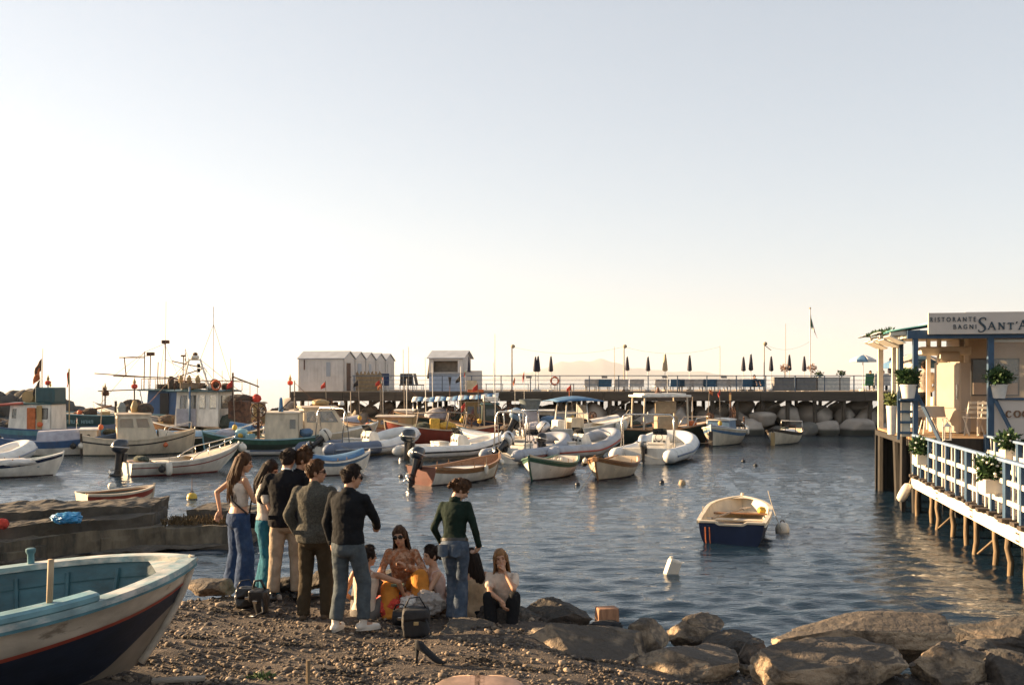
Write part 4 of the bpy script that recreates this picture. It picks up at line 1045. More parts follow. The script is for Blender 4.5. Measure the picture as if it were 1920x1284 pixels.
for a, b_ in (((2.9, .9, 3.45), (-.5, .5, 3.35)), ((1.0, .9, 2.7), (3.8, .9, 2.6)), ((-.4, .6, 4.3), (-2.3, .6, 3.9)), ((-2.3, .6, 3.9), (-.4, .6, 3.3)), ((-.4, .4, 3.3), (-2.9, .4, 2.8)), ((1.1, .8, 4.5), (2.6, .8, 4.5)), ((2.3, .8, 4.5), (2.2, .8, 3.5)), ((4.0, .9, 3.6), (1.0, .8, 3.4))):
    MB().tube([a, b_], .035, 6).build('derrick_spar', rust, r)
for y in (1.2, -1.2): tubeframe(r, [(1.1, y, 2.65), (1.1, y, 3.3), (-1.3, y, 3.3), (-1.3, y, 2.65)], .022, rust, 'roof_rail')
tubeframe(r, [(.9, 1.1, .9), (1.25, 1.1, 2.65)], .03, blue, 'stay')
heap(r, (2.0, .3, 1.6), (1.3, 1.0, 1.1), netm, 41)
pb = MB().loft([((2.75, .5, 1.1), .16, .14), ((2.75, .5, 1.5), .2, .16), ((2.75, .5, 1.85), .1, .1)], 10).build('oilskin_bundle', ochre, r, smooth=True)
r, h = trawler(386, 50, 172, 'brown-hulled trawler with a white wheelhouse, A-frame gantry and lifebuoy', maroon, wood, white, dteal, -1.1, 1.2, 1.9, .95, 2.65, [('left', .08, .26, .5, .92), ('left', .32, .48, .5, .92), ('left', .54, .70, .5, .92), ('left', .78, .94, .5, .92), ('front', .1, .45, .5, .9), ('front', .55, .9, .5, .9), ('back', .1, .9, .5, .9), ('right', .1, .3, .5, .92), ('right', .4, .6, .5, .92), ('right', .7, .9, .5, .92)], L=8.2, B=2.9, free=.75)
g = MB(); zt = 4.25
for sd in (-1, 1): g.tube([(.95 * (1 if sd > 0 else 1) - (0 if sd > 0 else 1.1) + (.2 if sd > 0 else -.2), .3, 2.7), (.75 if sd > 0 else .15, .3, zt)], .05, 8)
g.bar((.1, .3, zt), (.8, .3, zt), .07); g.build('gantry', steel if False else white, r)
MB().lathe([(.16, 0), (.22, .05), (.22, .15), (.18, .18)], 14, c=(.45, .3, zt + .03)).build('radar_dome', white, r, smooth='a')
MB().ell((.42, .3, zt + .27), (.14, .1, .1), 8, 6).build('radar_lamp', rust, r)
for z in (3.72, 3.95): MB().box((.25, .3, z), (.14, .14, .14), M=Euler((R(45), 0, R(45))).to_matrix().to_4x4()).build('day_shape', blackp, r)
tubeframe(r, [(1.2, .95, 2.7), (1.2, .95, 3.2), (-1.5, .95, 3.2), (-1.5, .95, 2.7)], .02, rust, 'roof_rail'); tubeframe(r, [(1.2, -.95, 2.7), (1.2, -.95, 3.2), (-1.5, -.95, 3.2), (-1.5, -.95, 2.7)], .02, rust, 'roof_rail')
for x, hh_ in ((1.0, 2.1), (-.5, 4.2), (-1.4, 1.6), (-.95, 1.0), (-.1, 1.1)): MB().tube([(x, .2, 2.7), (x, .2, 2.7 + hh_)], .014, 6).build('aerial', rust, r)
MB().tube([tuple(map(float, (-1.0 + .22 * math.cos(a), 1.0, 2.98 + .22 * math.sin(a)))) for a in np.linspace(0, 6.283, 19)[:-1]], .055, 8, closed=True).build('lifebuoy', lifering_m, r, smooth=True)
MB().box((.6, .2, 2.95), (.95, .9, .3)).build('roof_box', mat('dull_brass', (.22, .15, .09), rough=.5), r, bevel=.04); MB().ell((-.6, .3, 3.05), (.25, .2, .25), 10, 8).build('horn', rust, r)
for i, x in enumerate((.1, .55, 1.0)): MB().lathe([(.10, 0), (.13, .2), (.05, .38)], 8, c=(x, .7, 3.1)).build('deck_lamp', ochre, r)
heap(r, (-1.6, .4, 1.1), (1.4, 1.2, .9), netg, 51); heap(r, (2.0, 0, 1.2), (1.0, 1.0, .6), netm, 52)
tubeframe(r, [(.3, 1.15, .9), (.3, 1.15, 2.9)], .05, mblue, 'blue_post')
flagstaff(r, (.95, .2, 4.0), .6, [rust, canvas_w], .08, .35)

# ochre work boat with a mound of nets
r = boat_root('work_boat', 470, 0, 176, 'small work boat with ochre wheelhouse, a mound of nets and a red float', cat='fishing boat', Y=54)
h = Hull(6, 2.3, free=.85, draft=.4, bow=.4, stern=.1, tw=.6); basic(h, r, green, gun=white, inner=white, boot=dgreen, open_=False); h.deck('deck', wood_g, r)
cabin(r, -.6, 1.4, 1.5, .8, 1.95, ochre, beige, .05, .08, [('left', .1, .24, .3, .85), ('left', .32, .5, .3, .85), ('left', .66, .9, .35, .85), ('right', .1, .5, .35, .85), ('right', .6, .9, .35, .85), ('front', .1, .9, .4, .85), ('back', .1, .9, .4, .85)])
heap(r, (.55, .1, 2.15), (1.6, 1.3, .65), netm, 61); MB().lathe([(.02, 0), (.22, .12), (.25, .3), (.12, .48), (.03, .52)], 12, M=Matrix.Rotation(R(25), 4, 'Y')).build('red_float', redcloth, r, loc=(-.55, .3, 2.0), smooth=True)
for x, z in ((.9, 3.4), (-.1, 3.0), (-.5, 3.3)): MB().tube([(x, .4, 2.0), (x, .4, z)], .016, 6).build('aerial', rust, r)
heap(r, (-1.6, 0, 1.3), (1.2, 1.1, .9), netm, 63, 'net_heap')

# dark green boat with cream cabin and hauling winch
r = boat_root('fishing_boat', 488, 852, 184, 'dark green fishing boat with a plain cream cabin and a spoked hauling winch', cat='fishing boat')
h = Hull(4.9, 2.1, free=.70, draft=.4, bow=.3, stern=.1, tw=.6, rake=.15); basic(h, r, dgreen, gun=teal_lt, inner=white, boot=dgreen, open_=False, strip=green); h.deck('deck', wood_g, r)
cabin(r, -1.75, -.3, 1.4, .65, 1.80, cream, cream, .03, .05, [('left', .72, .92, .42, .8), ('right', .7, .92, .42, .85), ('front', .1, .9, .45, .85)])
winch_wheel(r, (-.05, .7, 1.95), .32, rust); MB().bar((-.05, .7, .7), (-.05, .7, 1.95), .1).build('winch_post', rust, r)
heap(r, (1.3, .1, .9), (1.1, .9, .5), canvas_g, 71, 'folded_tarpaulin', .12); heap(r, (.7, .5, .95), (.6, .5, .45), teal_lt, 72, 'teal_crate_cover', .05)
MB().lathe([(.11, 0), (.07, .55), (.02, .62)], 8, c=(-.95, .4, 1.88)).build('folded_blue_parasol', canvas_b, r)
heap(r, (-2.0, .2, .95), (.6, .7, .4), mblue, 73, 'blue_bundle'); MB().tube([(-.9, .5, 1.9), (-1.6, .4, 2.6)], .025, 6).build('boathook', wood_d, r)

# blue covered boat behind the cream cabin boat
r = boat_root('covered_boat', 385, 0, 12, 'low boat under a blue cover between the cream cabin boat and the green boat', cat='boat', Y=46)
h = Hull(5.2, 1.9, free=.62, draft=.3, bow=.35, stern=.1, tw=.6); basic(h, r, dgreen, gun=white, inner=white, boot=dgreen, open_=False); h.deck('blue_cover', canvas_b, r, t0=.02, t1=.9, dz=.06, camber=.22)
tubeframe(r, [h.at(.7, 1, -1) + Vector((0, 0, .1)), h.at(.98, 1, -1) + Vector((0, .1, .4)), h.at(.98, 1, 1) + Vector((0, -.1, .4)), h.at(.7, 1, 1) + Vector((0, 0, .1))], .018, name='bow_rail')

# white cabin cruiser
r = boat_root('cabin_cruiser', 602, 843, 20, 'beige cabin cruiser with raked windscreen pillars behind the grey inflatable', cat='motorboat')
h = Hull(5.3, 2.1, free=.74, draft=.35, bow=.5, stern=0, tw=.88, rake=.8, vee=.4, tm=.5); basic(h, r, cream, gun=white, inner=white, boot=beige, open_=False); h.deck('deck', white, r)
cabin(r, -.9, 1.2, 1.7, .76, 1.95, cream, beige, .75, .12, [('right', .06, .34, .45, .9), ('right', .42, .9, .45, .9), ('left', .06, .34, .45, .9), ('left', .42, .9, .45, .9), ('front', .06, .94, .35, .9), ('back', .1, .9, .4, .92)])
MB().box((-1.45, 0, .95), (.7, 1.5, .5)).build('stern_bench', canvas_w, r, bevel=.06); MB().box((-1.1, 0, 1.25), (.12, 1.4, .4)).build('bench_backrest', canvas_w, r, bevel=.05)
tubeframe(r, [(-.5, .6, 2.0), (-.5, .6, 2.35), (.6, .6, 2.35), (.6, .6, 2.0)], .018, rust, 'roof_rail'); heap(r, (.0, .2, 2.18), (.8, .7, .32), ochre, 81, 'roof_bundle')
tubeframe(r, [(-2.5, -.85, .75), (-2.5, -.85, 1.2)], .02, name='stern_post'); ballfender(r, (-.9, -1.25, .5), .12)
MB().lathe([(.13, 0), (.15, .06), (.1, .18)], 10, c=(1.0, .3, 2.05)).build('radar_dome', white, r)

# row behind: cream launch, red boat, awning boat, second red boat, tub boat
r = boat_root('launch', 735, 0, 176, 'cream launch with a low cabin beyond the grey inflatable', cat='boat', Y=51)
h = Hull(5.4, 2.0, free=.78, draft=.35, bow=.35, stern=.1, tw=.6); basic(h, r, beige, gun=wood, inner=white, boot=dgreen, open_=False); h.deck('deck', beige, r)
cabin(r, -1.2, .7, 1.4, .72, 1.35, ochre, cream, .05, .05, [('left', .1, .25, .4, .8), ('left', .4, .6, .4, .8)])
MB().tube([(-.8, .2, 1.4), (-.8, .2, 3.3)], .02, 6).build('aerial', white, r); flagstaff(r, (.4, .3, 1.4), 2.0, [redcloth, canvas_w], .14, .2)

r = boat_root('fishing_boat', 828, 0, 186, 'red wooden boat with curved awning hoops and yellow oilskins', cat='fishing boat', Y=49.5)
h = Hull(5.6, 2.1, free=.78, draft=.35, bow=.45, stern=.2, tw=.35, rake=.25); basic(h, r, red, gun=beige, inner=beige, boot=anti, gw=.1); h.deck('deck', beige, r, z=.62, camber=.02)
for x in (1.3, -.2, -1.1): tubeframe(r, [(x, -.9, .8), (x - .1, -.8, 1.35), (x - .15, -.4, 1.62), (x - .15, .4, 1.62), (x - .1, .8, 1.35), (x, .9, .8)], .03, wood_g, 'awning_hoop')
MB().box((.35, .5, 1.05), (.5, .3, .62)).build('yellow_oilskins', yellowm, r, bevel=.08); heap(r, (-.25, .4, .98), (.9, .6, .4), yellowm, 91, 'yellow_net'); heap(r, (.9, .2, .9), (1.0, .9, .5), netg, 92)
tubeframe(r, [(1.35, .6, 1.6), (-.2, .6, 1.66), (-1.2, .6, 1.6)], .03, wood_g, 'awning_ridge')
flagstaff(r, (-1.15, .4, 1.6), .55, [redcloth], .3, .3, droop=.6)

r = boat_root('awning_boat', 862, 0, 180, 'boat under a blue and white striped awning at the foot of the pier', cat='fishing boat', Y=56)
h = Hull(7.4, 2.5, free=.95, draft=.4, bow=.5, stern=.15, tw=.6); basic(h, r, ochre, gun=wood, inner=white, boot=dgreen, open_=False, strip=dgreen); h.deck('deck', wood_g, r)
N = 15
for i in range(N):
    mb = MB(); x0 = -2.2 + 4.8 * i / N; x1 = -2.2 + 4.8 * (i + 1) / N
    def fn(a, c):
        x = x0 + (x1 - x0) * a; f = (x + 2.2) / 4.8
        return (x, 1.25 * (2 * c - 1), 2.32 - .28 * f + .22 * (1 - (2 * c - 1) ** 2) - .08 * math.sin(math.pi * f) + .03 * math.sin(x * 5 + c * 4))
    mb.grid(fn, 2, 10, True); o = mb.build('awning_stripe', canvas_b if i % 2 else canvas_w, r, smooth=True); so_ = o.modifiers.new('S', 'SOLIDIFY'); so_.thickness = .008
for x in (-2.1, .2, 2.5):
    for y in (-1.2, 1.2): tubeframe(r, [(x, y, .9), (x, y, 2.3 - .25 * (x + 2.2) / 4.8)], .025, name='awning_post')
cabin(r, -1.6, -.2, 1.4, .9, 2.0, ochre, cream, .05, .05, [('left', .15, .45, .4, .8, darkglass), ('left', .55, .85, .4, .8, darkglass)])
heap(r, (1.2, .4, 1.25), (1.5, 1.2, .9), canvas_g, 95, 'grey_tarpaulin_heap'); winch_wheel(r, (.35, 1.15, 1.55), .3, rust, 'y'); heap(r, (.2, .9, 1.2), (.5, .5, .6), netg, 96)
MB().box((-.7, .2, 2.95), (.55, .4, .5)).build('roof_crate', mat('pale_plank', (.5, .4, .26), rough=.8), r, bevel=.02); MB().box((-.9, .1, 2.62), (.9, .6, .16)).build('orange_board', orangecloth, r, bevel=.03)
MB().lathe([(.10, .5), (.02, 0)], 8, c=(.55, .1, 2.9)).build('radar_cone', blackp, r); MB().tube([(.55, .1, 1.9), (.55, .1, 2.9)], .02, 6).build('mast', rust, r)
for x, hh_ in ((1.9, 3.9), (-1.95, 3.6), (-.1, 3.4), (1.5, 3.6)): MB().tube([(x, 0, 1), (x + .05, 0, hh_ + .6)], .02, 6).build('mast', white, r)
flagstaff(r, (-.35, .3, 2.6), 1.2, [greencloth, redcloth], .16, .25)

r = boat_root('motorboat', 940, 0, 150, 'red motorboat with white coaming inside a steel tube frame', cat='motorboat', Y=44.5)
h = Hull(4.6, 1.9, free=.68, draft=.3, bow=.35, stern=0, tw=.85, rake=.4, vee=.4); basic(h, r, red, gun=white, inner=cream, boot=anti, transm=maroon); h.deck('deck', white, r, t0=.5, t1=.98, dz=-.02, camber=.06)
h.band(.86, 1.0, 'white_band', white, r, off=-.01, mseg=1)
for x in (-.7, -1.5): MB().tube(arch(x, 1.7, 1.25, .65, lean=.1), .03, 8).build('frame_hoop', steel, r, smooth=True)
for y in (-.6, .6): tubeframe(r, [(-.6, y, 1.9), (-1.4, y, 1.9)], .02, name='frame_rail')
outboard(r, -2.33, 0, .72, silver, .9, 1.25); MB().tube([(.2, .2, .7), (.2, .2, 3.0)], .014, 6).build('aerial', white, r)
ballfender(r, h.at(.5, .8, 1) + Vector((0, .12, 0)), .09)

r = boat_root('fishing_boat', 985, 0, 185, 'dark fishing boat with a large grey tub and an orange flag beyond the red motorboat', cat='fishing boat', Y=54)
h = Hull(6.4, 2.3, free=.8, draft=.4, bow=.4, stern=.2, tw=.6); basic(h, r, navy, gun=wood, inner=white, boot=dgreen, open_=False); h.deck('deck', wood_g, r)
MB().lathe([(.42, 0), (.56, .45), (.6, .62), (.62, .64), (.56, .62)], 18, c=(-.2, .5, 1.55)).build('grey_tub', mat('grey_tub_plastic', (.13, .16, .17), rough=.6), r, smooth='a')
MB().box((-.2, .5, 1.2), (.9, .8, .7)).build('fish_box_stack', canvas_g, r, bevel=.03); winch_wheel(r, (1.0, .8, 1.7), .3, rust); heap(r, (.9, .3, 1.25), (1.1, 1.0, 1.0), netm, 97); heap(r, (-1.4, .4, 1.05), (1.3, 1.0, .5), mblue, 98, 'blue_net')
cabin(r, 1.5, 2.4, 1.3, .9, 1.9, dgreen, dteal, .05, .06, [('left', .2, .8, .4, .8, darkglass)])
MB().box((1.9, .2, 2.2), (.8, .5, .25)).build('white_crate', white, r, bevel=.03); flagstaff(r, (.1, .4, 2.2), 1.5, [orangecloth, redcloth], .2, .4, droop=.9); flagstaff(r, (.6, .4, 1.0), 2.4, [orangecloth], .2, .3)

# white centre-console boat with blue T-top
r = boat_root('motorboat', 1078, 832, 18, 'white centre-console boat with a blue cloth T-top and hanging fenders', cat='motorboat', Y=49.5)
h = Hull(6.0, 2.3, free=.85, draft=.35, bow=.55, stern=0, tw=.88, rake=.8, vee=.4, tm=.5); basic(h, r, white, gun=white, inner=white, boot=white); h.deck('floor', white, r, z=.45, t0=.03, t1=.9, camber=0); h.deck('foredeck', white, r, t0=.72, t1=.985, dz=-.02, camber=.05)
MB().box((.0, 0, .9), (.7, .8, .95)).build('console', cream, r, bevel=.08); MB().box((-.85, 0, .85), (.5, .9, .85)).build('leaning_seat', white, r, bevel=.08)
for x in (-.85, .45):
    for y in (-.75, .75): tubeframe(r, [(x, y * 1.05, .55), (x * .8, y * .85, 2.15)], .035, white, 't_top_leg')
for y in (-.68, .68): tubeframe(r, [(-.75, y, 1.6), (.4, y, 1.6)], .025, white, 't_top_brace')
MB().grid(lambda a, c: (.42 - .06 * c, -.6 + 1.2 * a, 1.3 + .7 * c), 6, 3).build('windscreen', mat('milky_screen', (.5, .47, .42), rough=.3, alpha=.6), r)
tt = MB(); tt.grid(lambda a, c: (-1.35 + 2.5 * a, 1.0 * (2 * c - 1), 2.16 + .2 * (1 - (2 * c - 1) ** 2) * math.sin(math.pi * (a * .8 + .1)) + .06 * math.sin(a * 3)), 10, 8, True); o = tt.build('t_top_canopy', canvas_b, r, smooth=True); so_ = o.modifiers.new('S', 'SOLIDIFY'); so_.thickness = .03
outboard(r, -3.02, 0, .95, mat('blue_grey_cowl', (.16, .24, .33), rough=.35), .5, 1.5)
for t in (.82, .9): fender(r, h.at(t, .9, -1) + Vector((0, -.2, -.1)), .14, .5)
fender(r, h.at(.45, .85, -1) + Vector((0, -.15, -.1)), .10, .42); heap(r, (-2.0, .2, .9), (1.2, 1.2, .6), canvas_g, 99, 'grey_cover'); tubeframe(r, [h.at(.96, 1, -1), h.at(.98, 1, -1) + Vector((.1, 0, .35)), h.at(.98, 1, 1) + Vector((.1, 0, .35)), h.at(.96, 1, 1)], .02, name='bow_rail')
MB().tube([(-.3, 0, 2.3), (-.3, 0, 2.8)], .02, 6).build('all_round_light', orangecloth, r)

# hard-top boat behind the big white inflatable
r = boat_root('hardtop_boat', 1240, 0, 14, 'dark-hulled boat with a white hard top and tan back panel behind the white inflatable', cat='motorboat', Y=51)
h = Hull(5.6, 2.3, free=.72, draft=.35, bow=.4, stern=.1, tw=.7, rake=.4); basic(h, r, dgreen, gun=wood, inner=beige, boot=anti); h.deck('floor', beige, r, z=.4, t0=.03, t1=.9, camber=0); h.deck('foredeck', beige, r, t0=.66, t1=.985, dz=-.02, camber=.06)
MB().box((-.1, 0, 2.42), (2.7, 1.9, .12)).build('hard_top', white, r, bevel=.04); MB().box((-.1, 0, 2.52), (2.3, 1.5, .08)).build('hard_top_crown', white, r, bevel=.03)
for x in (-1.3, 1.1):
    for y in (-.85, .85): MB().bar((x, y, .6), (x * .95, y, 2.38), .07).build('top_post', cream, r)
MB().box((.15, -.2, 1.85), (1.15, .08, .62)).build('tan_back_panel', canvas_t, r, bevel=.03); MB().box((.15, -.25, 1.0), (1.15, .5, .8)).build('tan_console', canvas_t, r, bevel=.05)
tubeframe(r, [(-1.2, -.9, .75), (-1.2, -.9, 1.2), (-.5, -.9, 1.2), (-.5, -.9, .75)], .02, name='side_rail'); tubeframe(r, [(1.3, -.9, .8), (1.6, -.8, 1.3), (2.6, -.2, 1.35), (2.6, .2, 1.35), (1.6, .8, 1.3), (1.3, .9, .8)], .02, name='bow_rail')
heap(r, (1.5, -.4, .95), (.5, .4, .4), orangecloth, 101, 'orange_float'); fender(r, h.at(.9, .9, -1) + Vector((.1, -.15, .1)), .1, .4, hang=.15)
MB().lathe([(.2, 0), (.1, .1), (.05, .3)], 10, c=(-.1, .2, 2.56)).build('top_lamp', rust, r); MB().tube([(.5, .4, 2.5), (.5, .4, 3.6)], .012, 5).build('aerial', white, r)

# more boats packed in the back row
def backboat(u, Y, head, label, hullm, strip, L, cab, seed, gun=wood, mast=0, hood=None):
    r = boat_root('fishing_boat', u, 0, head, label, cat='fishing boat', Y=Y)
    h = Hull(L, L * .38, free=.66, draft=.35, bow=.35, stern=.15, tw=.45, rake=.2); basic(h, r, hullm, gun=gun, inner=beige, strip=strip, boot=dgreen); h.deck('deck', beige, r, z=.5, camber=.02)
    if cab: cabin(r, -.5, .7, L * .25, .55, 1.45, cab, white, .1, .06, [('right', .15, .85, .4, .8, darkglass), ('left', .15, .85, .4, .8, darkglass), ('back', .2, .8, .4, .85, darkglass)])
    if hood: MB().grid(lambda a, c: (-.2 + 1.7 * a, .75 * (2 * c - 1) * (1 - .3 * a), .62 + .65 * (1 - abs(2 * c - 1) ** 3) * (1 - .4 * a)), 8, 12, True).build('canvas_hood', hood, r, smooth=True)
    if mast: MB().tube([(.2, 0, .6), (.22, 0, mast)], .03, 6).build('mast', wood_g, r); MB().tube([(.22, 0, mast - .1), (-L * .45, 0, .9)], .012, 4).build('stay', rust, r)
    rn = random.Random(seed); heap(r, (-1.2, .1, .7), (.9, .8, .45), rn.choice((netm, netg)), seed, 'net_heap'); winch_wheel(r, (1.1, -.4, 1.2), .22, rust); MB().bar((1.1, -.4, .5), (1.1, -.4, 1.2), .07).build('winch_post', rust, r)
    fender(r, h.at(.4, .9, -1) + Vector((0, -.12, -.1)), .09, .36); ballfender(r, h.at(.65, .9, -1) + Vector((0, -.12, -.1)), .1, rn.choice((lifering_m, rubber, fender_w)))
    return r
backboat(665, 56, -165, 'beige back-row boat with a grey canvas hood left of the cream launch', beige, maroon, 4.6, None, 201, hood=canvas_g, mast=2.6)
backboat(765, 57.5, 170, 'white back-row boat with a small cabin left of the striped awning', white, mblue, 4.8, white, 202, mast=3.0)
backboat(915, 52.5, 160, 'ochre back-row boat with nets between the red boats', ochre, dgreen, 4.4, None, 203, mast=2.4)
backboat(1022, 57, 175, 'cream back-row boat behind the blue T-top', cream, navy, 4.8, beige, 204)
backboat(1150, 56.5, -160, 'grey-hooded back-row boat between the T-top and the hard top', white, dteal, 4.6, None, 205, hood=canvas_w)
backboat(1292, 55.5, 20, 'brown back-row boat right of the hard-top boat', maroon, cream, 4.2, None, 206, mast=2.3)
backboat(560, 52, 175, 'pale green back-row boat behind the cabin cruiser', teal_lt, white, 4.8, cream, 207, mast=3.2)
backboat(440, 47.5, 8, 'low white back-row boat left of the green fishing boat', white, blue, 4.0, None, 208, hood=canvas_b)

# small fishing boats by the breakwater
r = boat_root('fishing_boat', 1358, 826, -118, 'white fishing boat with a blue line and blue cabin box by the breakwater', cat='fishing boat', Y=50.5)
h = Hull(4.6, 2.0, free=.72, draft=.35, bow=.25, stern=.3, tw=.3, rake=.1); basic(h, r, cream, gun=white, inner=beige, boot=dgreen, strip=mblue, kstripe=(.80, .9)); h.deck('deck', beige, r, z=.55, camber=.02)
cabin(r, -.1, 1.1, 1.2, .55, 1.22, mblue, white, .03, .04, []); h.deck('bow_cover', canvas_g, r, t0=.72, t1=.99, dz=.05, camber=.1)
MB().bar((-.4, .2, .6), (-.4, .2, 2.6), .09).build('mast', rust, r); MB().box((-.4, .2, 2.35), (.1, .1, .3)).build('mast_band', ochre, r); winch_wheel(r, (-1.2, .1, 1.55), .32, rust, 'y', 6); MB().bar((-1.2, .1, .6), (-1.2, .1, 1.5), .08).build('winch_post', rust, r)
MB().box((2.32, 0, .2), (.12, .18, 1.1)).build('bow_timber', wood_d, r, bevel=.02)
tubeframe(r, [(-1.6, .6, .7), (-1.6, .6, 1.3), (-2.2, .4, 1.3), (-2.2, .4, .8)], .025, rust, 'stern_frame'); heap(r, (-1.7, 0, .95), (1.0, .9, .6), netm, 111); fender(r, h.at(.1, .9, 1) + Vector((0, .15, -.1)), .1, .45)
r = boat_root('fishing_boat', 1470, 828, -122, 'smallest white boat with a dark rim and bow rail by the breakwater', cat='fishing boat', Y=51)
h = Hull(3.7, 1.6, free=.55, draft=.25, bow=.25, stern=.15, tw=.5, rake=.15); basic(h, r, cream, gun=wood_d, inner=white, boot=dgreen, strip=wood_d, kstripe=(.88, .98)); h.deck('deck', beige, r, z=.38, camber=.02)
tubeframe(r, [(-1.3, .55, .6), (-1.35, .55, 1.1), (-1.35, -.55, 1.1), (-1.3, -.55, .6)], .022, name='stern_rail'); tubeframe(r, [(.4, .7, .6), (.4, .7, .95), (1.3, .45, .95), (1.3, .45, .7)], .02, rust, 'bow_rail')
heap(r, (-.3, .1, .55), (1.6, .9, .35), canvas_w, 121, 'white_cover'); MB().box((1.86, 0, .25), (.1, .2, .75)).build('bow_timber', ochre, r, bevel=.02); heap(r, (-.5, -.1, .7), (.5, .4, .25), netg, 122)

def clutter(o, n, x0, x1, y0, y1, z, seed):
    rn = random.Random(seed)
    for _ in range(n):
        x, y = rn.uniform(x0, x1), rn.uniform(y0, y1); k = rn.random()
        if k < .3: MB().box((x, y, z + .1), (rn.uniform(.25, .5), rn.uniform(.2, .35), .2), rn.uniform(0, 3)).build('fish_crate', rn.choice((mblue, canvas_w, teal_lt, ochre, orangecloth)), o, bevel=.015)
        elif k < .55: MB().tube([(x + .16 * math.cos(a * .7) * (1 - a * .012), y + .16 * math.sin(a * .7), z + .012 * a) for a in range(22)], .018, 5).build('rope_coil', rope_m, o, smooth=True)
        elif k < .8: heap(o, (x, y, z + .15), (rn.uniform(.4, .8), rn.uniform(.3, .6), rn.uniform(.25, .5)), rn.choice((netm, netg, netm)), seed + _, 'net_heap')
        else: MB().ell((x, y, z + .14), .14, 10, 8).build('float_ball', rn.choice((lifering_m, fender_w, yellowm)), o, smooth=True)
def wires(o, pairs, r_=.012):
    for a, b_ in pairs: MB().tube([a, b_], r_, 4).build('rigging_wire', rust, o)
B_ = {o['label'][:22]: o for o in bpy.data.objects if o.get('category') in ('trawler', 'fishing boat', 'boat', 'motorboat') and o.type == 'EMPTY'}
def bo(t): return [o for k, o in B_.items() if k.startswith(t)][0]
o = bo('blue trawler'); clutter(o, 9, -3.5, 3.5, -.9, 1.2, 1.1, 5); clutter(o, 5, -1.0, .8, -.6, .8, 2.72, 6)
wires(o, [((1.1, .8, 4.8), (4.2, .3, 1.6)), ((.2, .2, 5.3), (-1.2, .9, 2.7)), ((.2, .2, 5.3), (1.1, -.9, 2.7)), ((-.9, .3, 4.5), (-3.8, .2, 1.5)), ((.85, .7, 4.6), (2.6, .8, 4.5)), ((-2.3, .6, 3.9), (-4.0, .3, 1.6)), ((1.1, .8, 4.8), (.2, .2, 5.3)), ((2.9, .9, 3.45), (1.1, .8, 4.8)), ((-.1, .8, 4.4), (-2.9, .4, 2.8))])
for k in range(7): tubeframe(o, [(1.1 - .4 * k, 1.2, 2.65), (1.1 - .4 * k, 1.2, 3.3)], .016, rust, 'roof_stanchion')
MB().lathe([(.16, 0), (.2, .4), (.1, .7)], 10, c=(-.35, .6, 2.75)).build('vent_cowl', wood_d, o, smooth='a')
o = bo('brown-hulled'); clutter(o, 9, -3.4, 3.0, -.8, 1.1, .95, 15); clutter(o, 6, -1.0, .9, -.6, .8, 2.74, 16)
wires(o, [((.75, .3, 4.25), (3.6, 0, 1.5)), ((.15, .3, 4.25), (-3.6, 0, 1.3)), ((-.5, .2, 6.0), (-1.4, .2, 3.2)), ((-.5, .2, 6.0), (.15, .3, 4.25)), ((1.0, .2, 4.8), (.75, .3, 4.25)), ((1.2, .95, 3.2), (.75, .3, 4.25)), ((-1.5, .95, 3.2), (-2.6, .6, 3.1))])
for k in range(7): tubeframe(o, [(1.2 - .45 * k, .95, 2.7), (1.2 - .45 * k, .95, 3.2)], .014, rust, 'roof_stanchion')
MB().box((-2.0, .5, 1.6), (.9, .8, 1.2)).build('net_hauler', rust, o, bevel=.05); winch_wheel(o, (-2.0, .95, 2.1), .3, rust); MB().bar((-1.6, .4, .9), (-1.6, .4, 3.6), .07).build('derrick_post', rust, o); MB().bar((-1.6, .4, 3.4), (-3.0, .5, 2.9), .06).build('derrick_spar', rust, o)
MB().box((.55, 1.0, 1.4), (1.0, .06, .85)).build('grey_side_panel', canvas_g, o)
for t, a in (('blue fishing boat', (5, -3.2, 3.2, -.7, .9, .95, 25)), ('dark teal fishing', (4, -2.6, 2.6, -.7, .9, 1.35, 35)), ('small work boat', (5, -2.4, 2.4, -.7, .9, .9, 45)), ('dark green fishing', (4, .2, 1.8, -.6, .7, .75, 55)), ('boat under a blue and', (6, -2.6, 2.6, -.8, 1.0, .95, 65)), ('dark fishing boat', (6, -2.4, 2.4, -.8, .9, .85, 75)), ('red wooden boat', (4, -1.8, 1.8, -.6, .7, .68, 85)), ('cream launch', (3, -2.0, 2.0, -.5, .7, .8, 95)), ('white fishing boat', (3, -1.8, .0, -.5, .6, .6, 105)), ('dark-hulled boat', (3, -2.0, -.4, -.7, .6, .45, 115))):
    clutter(bo(t[:22]), *a)
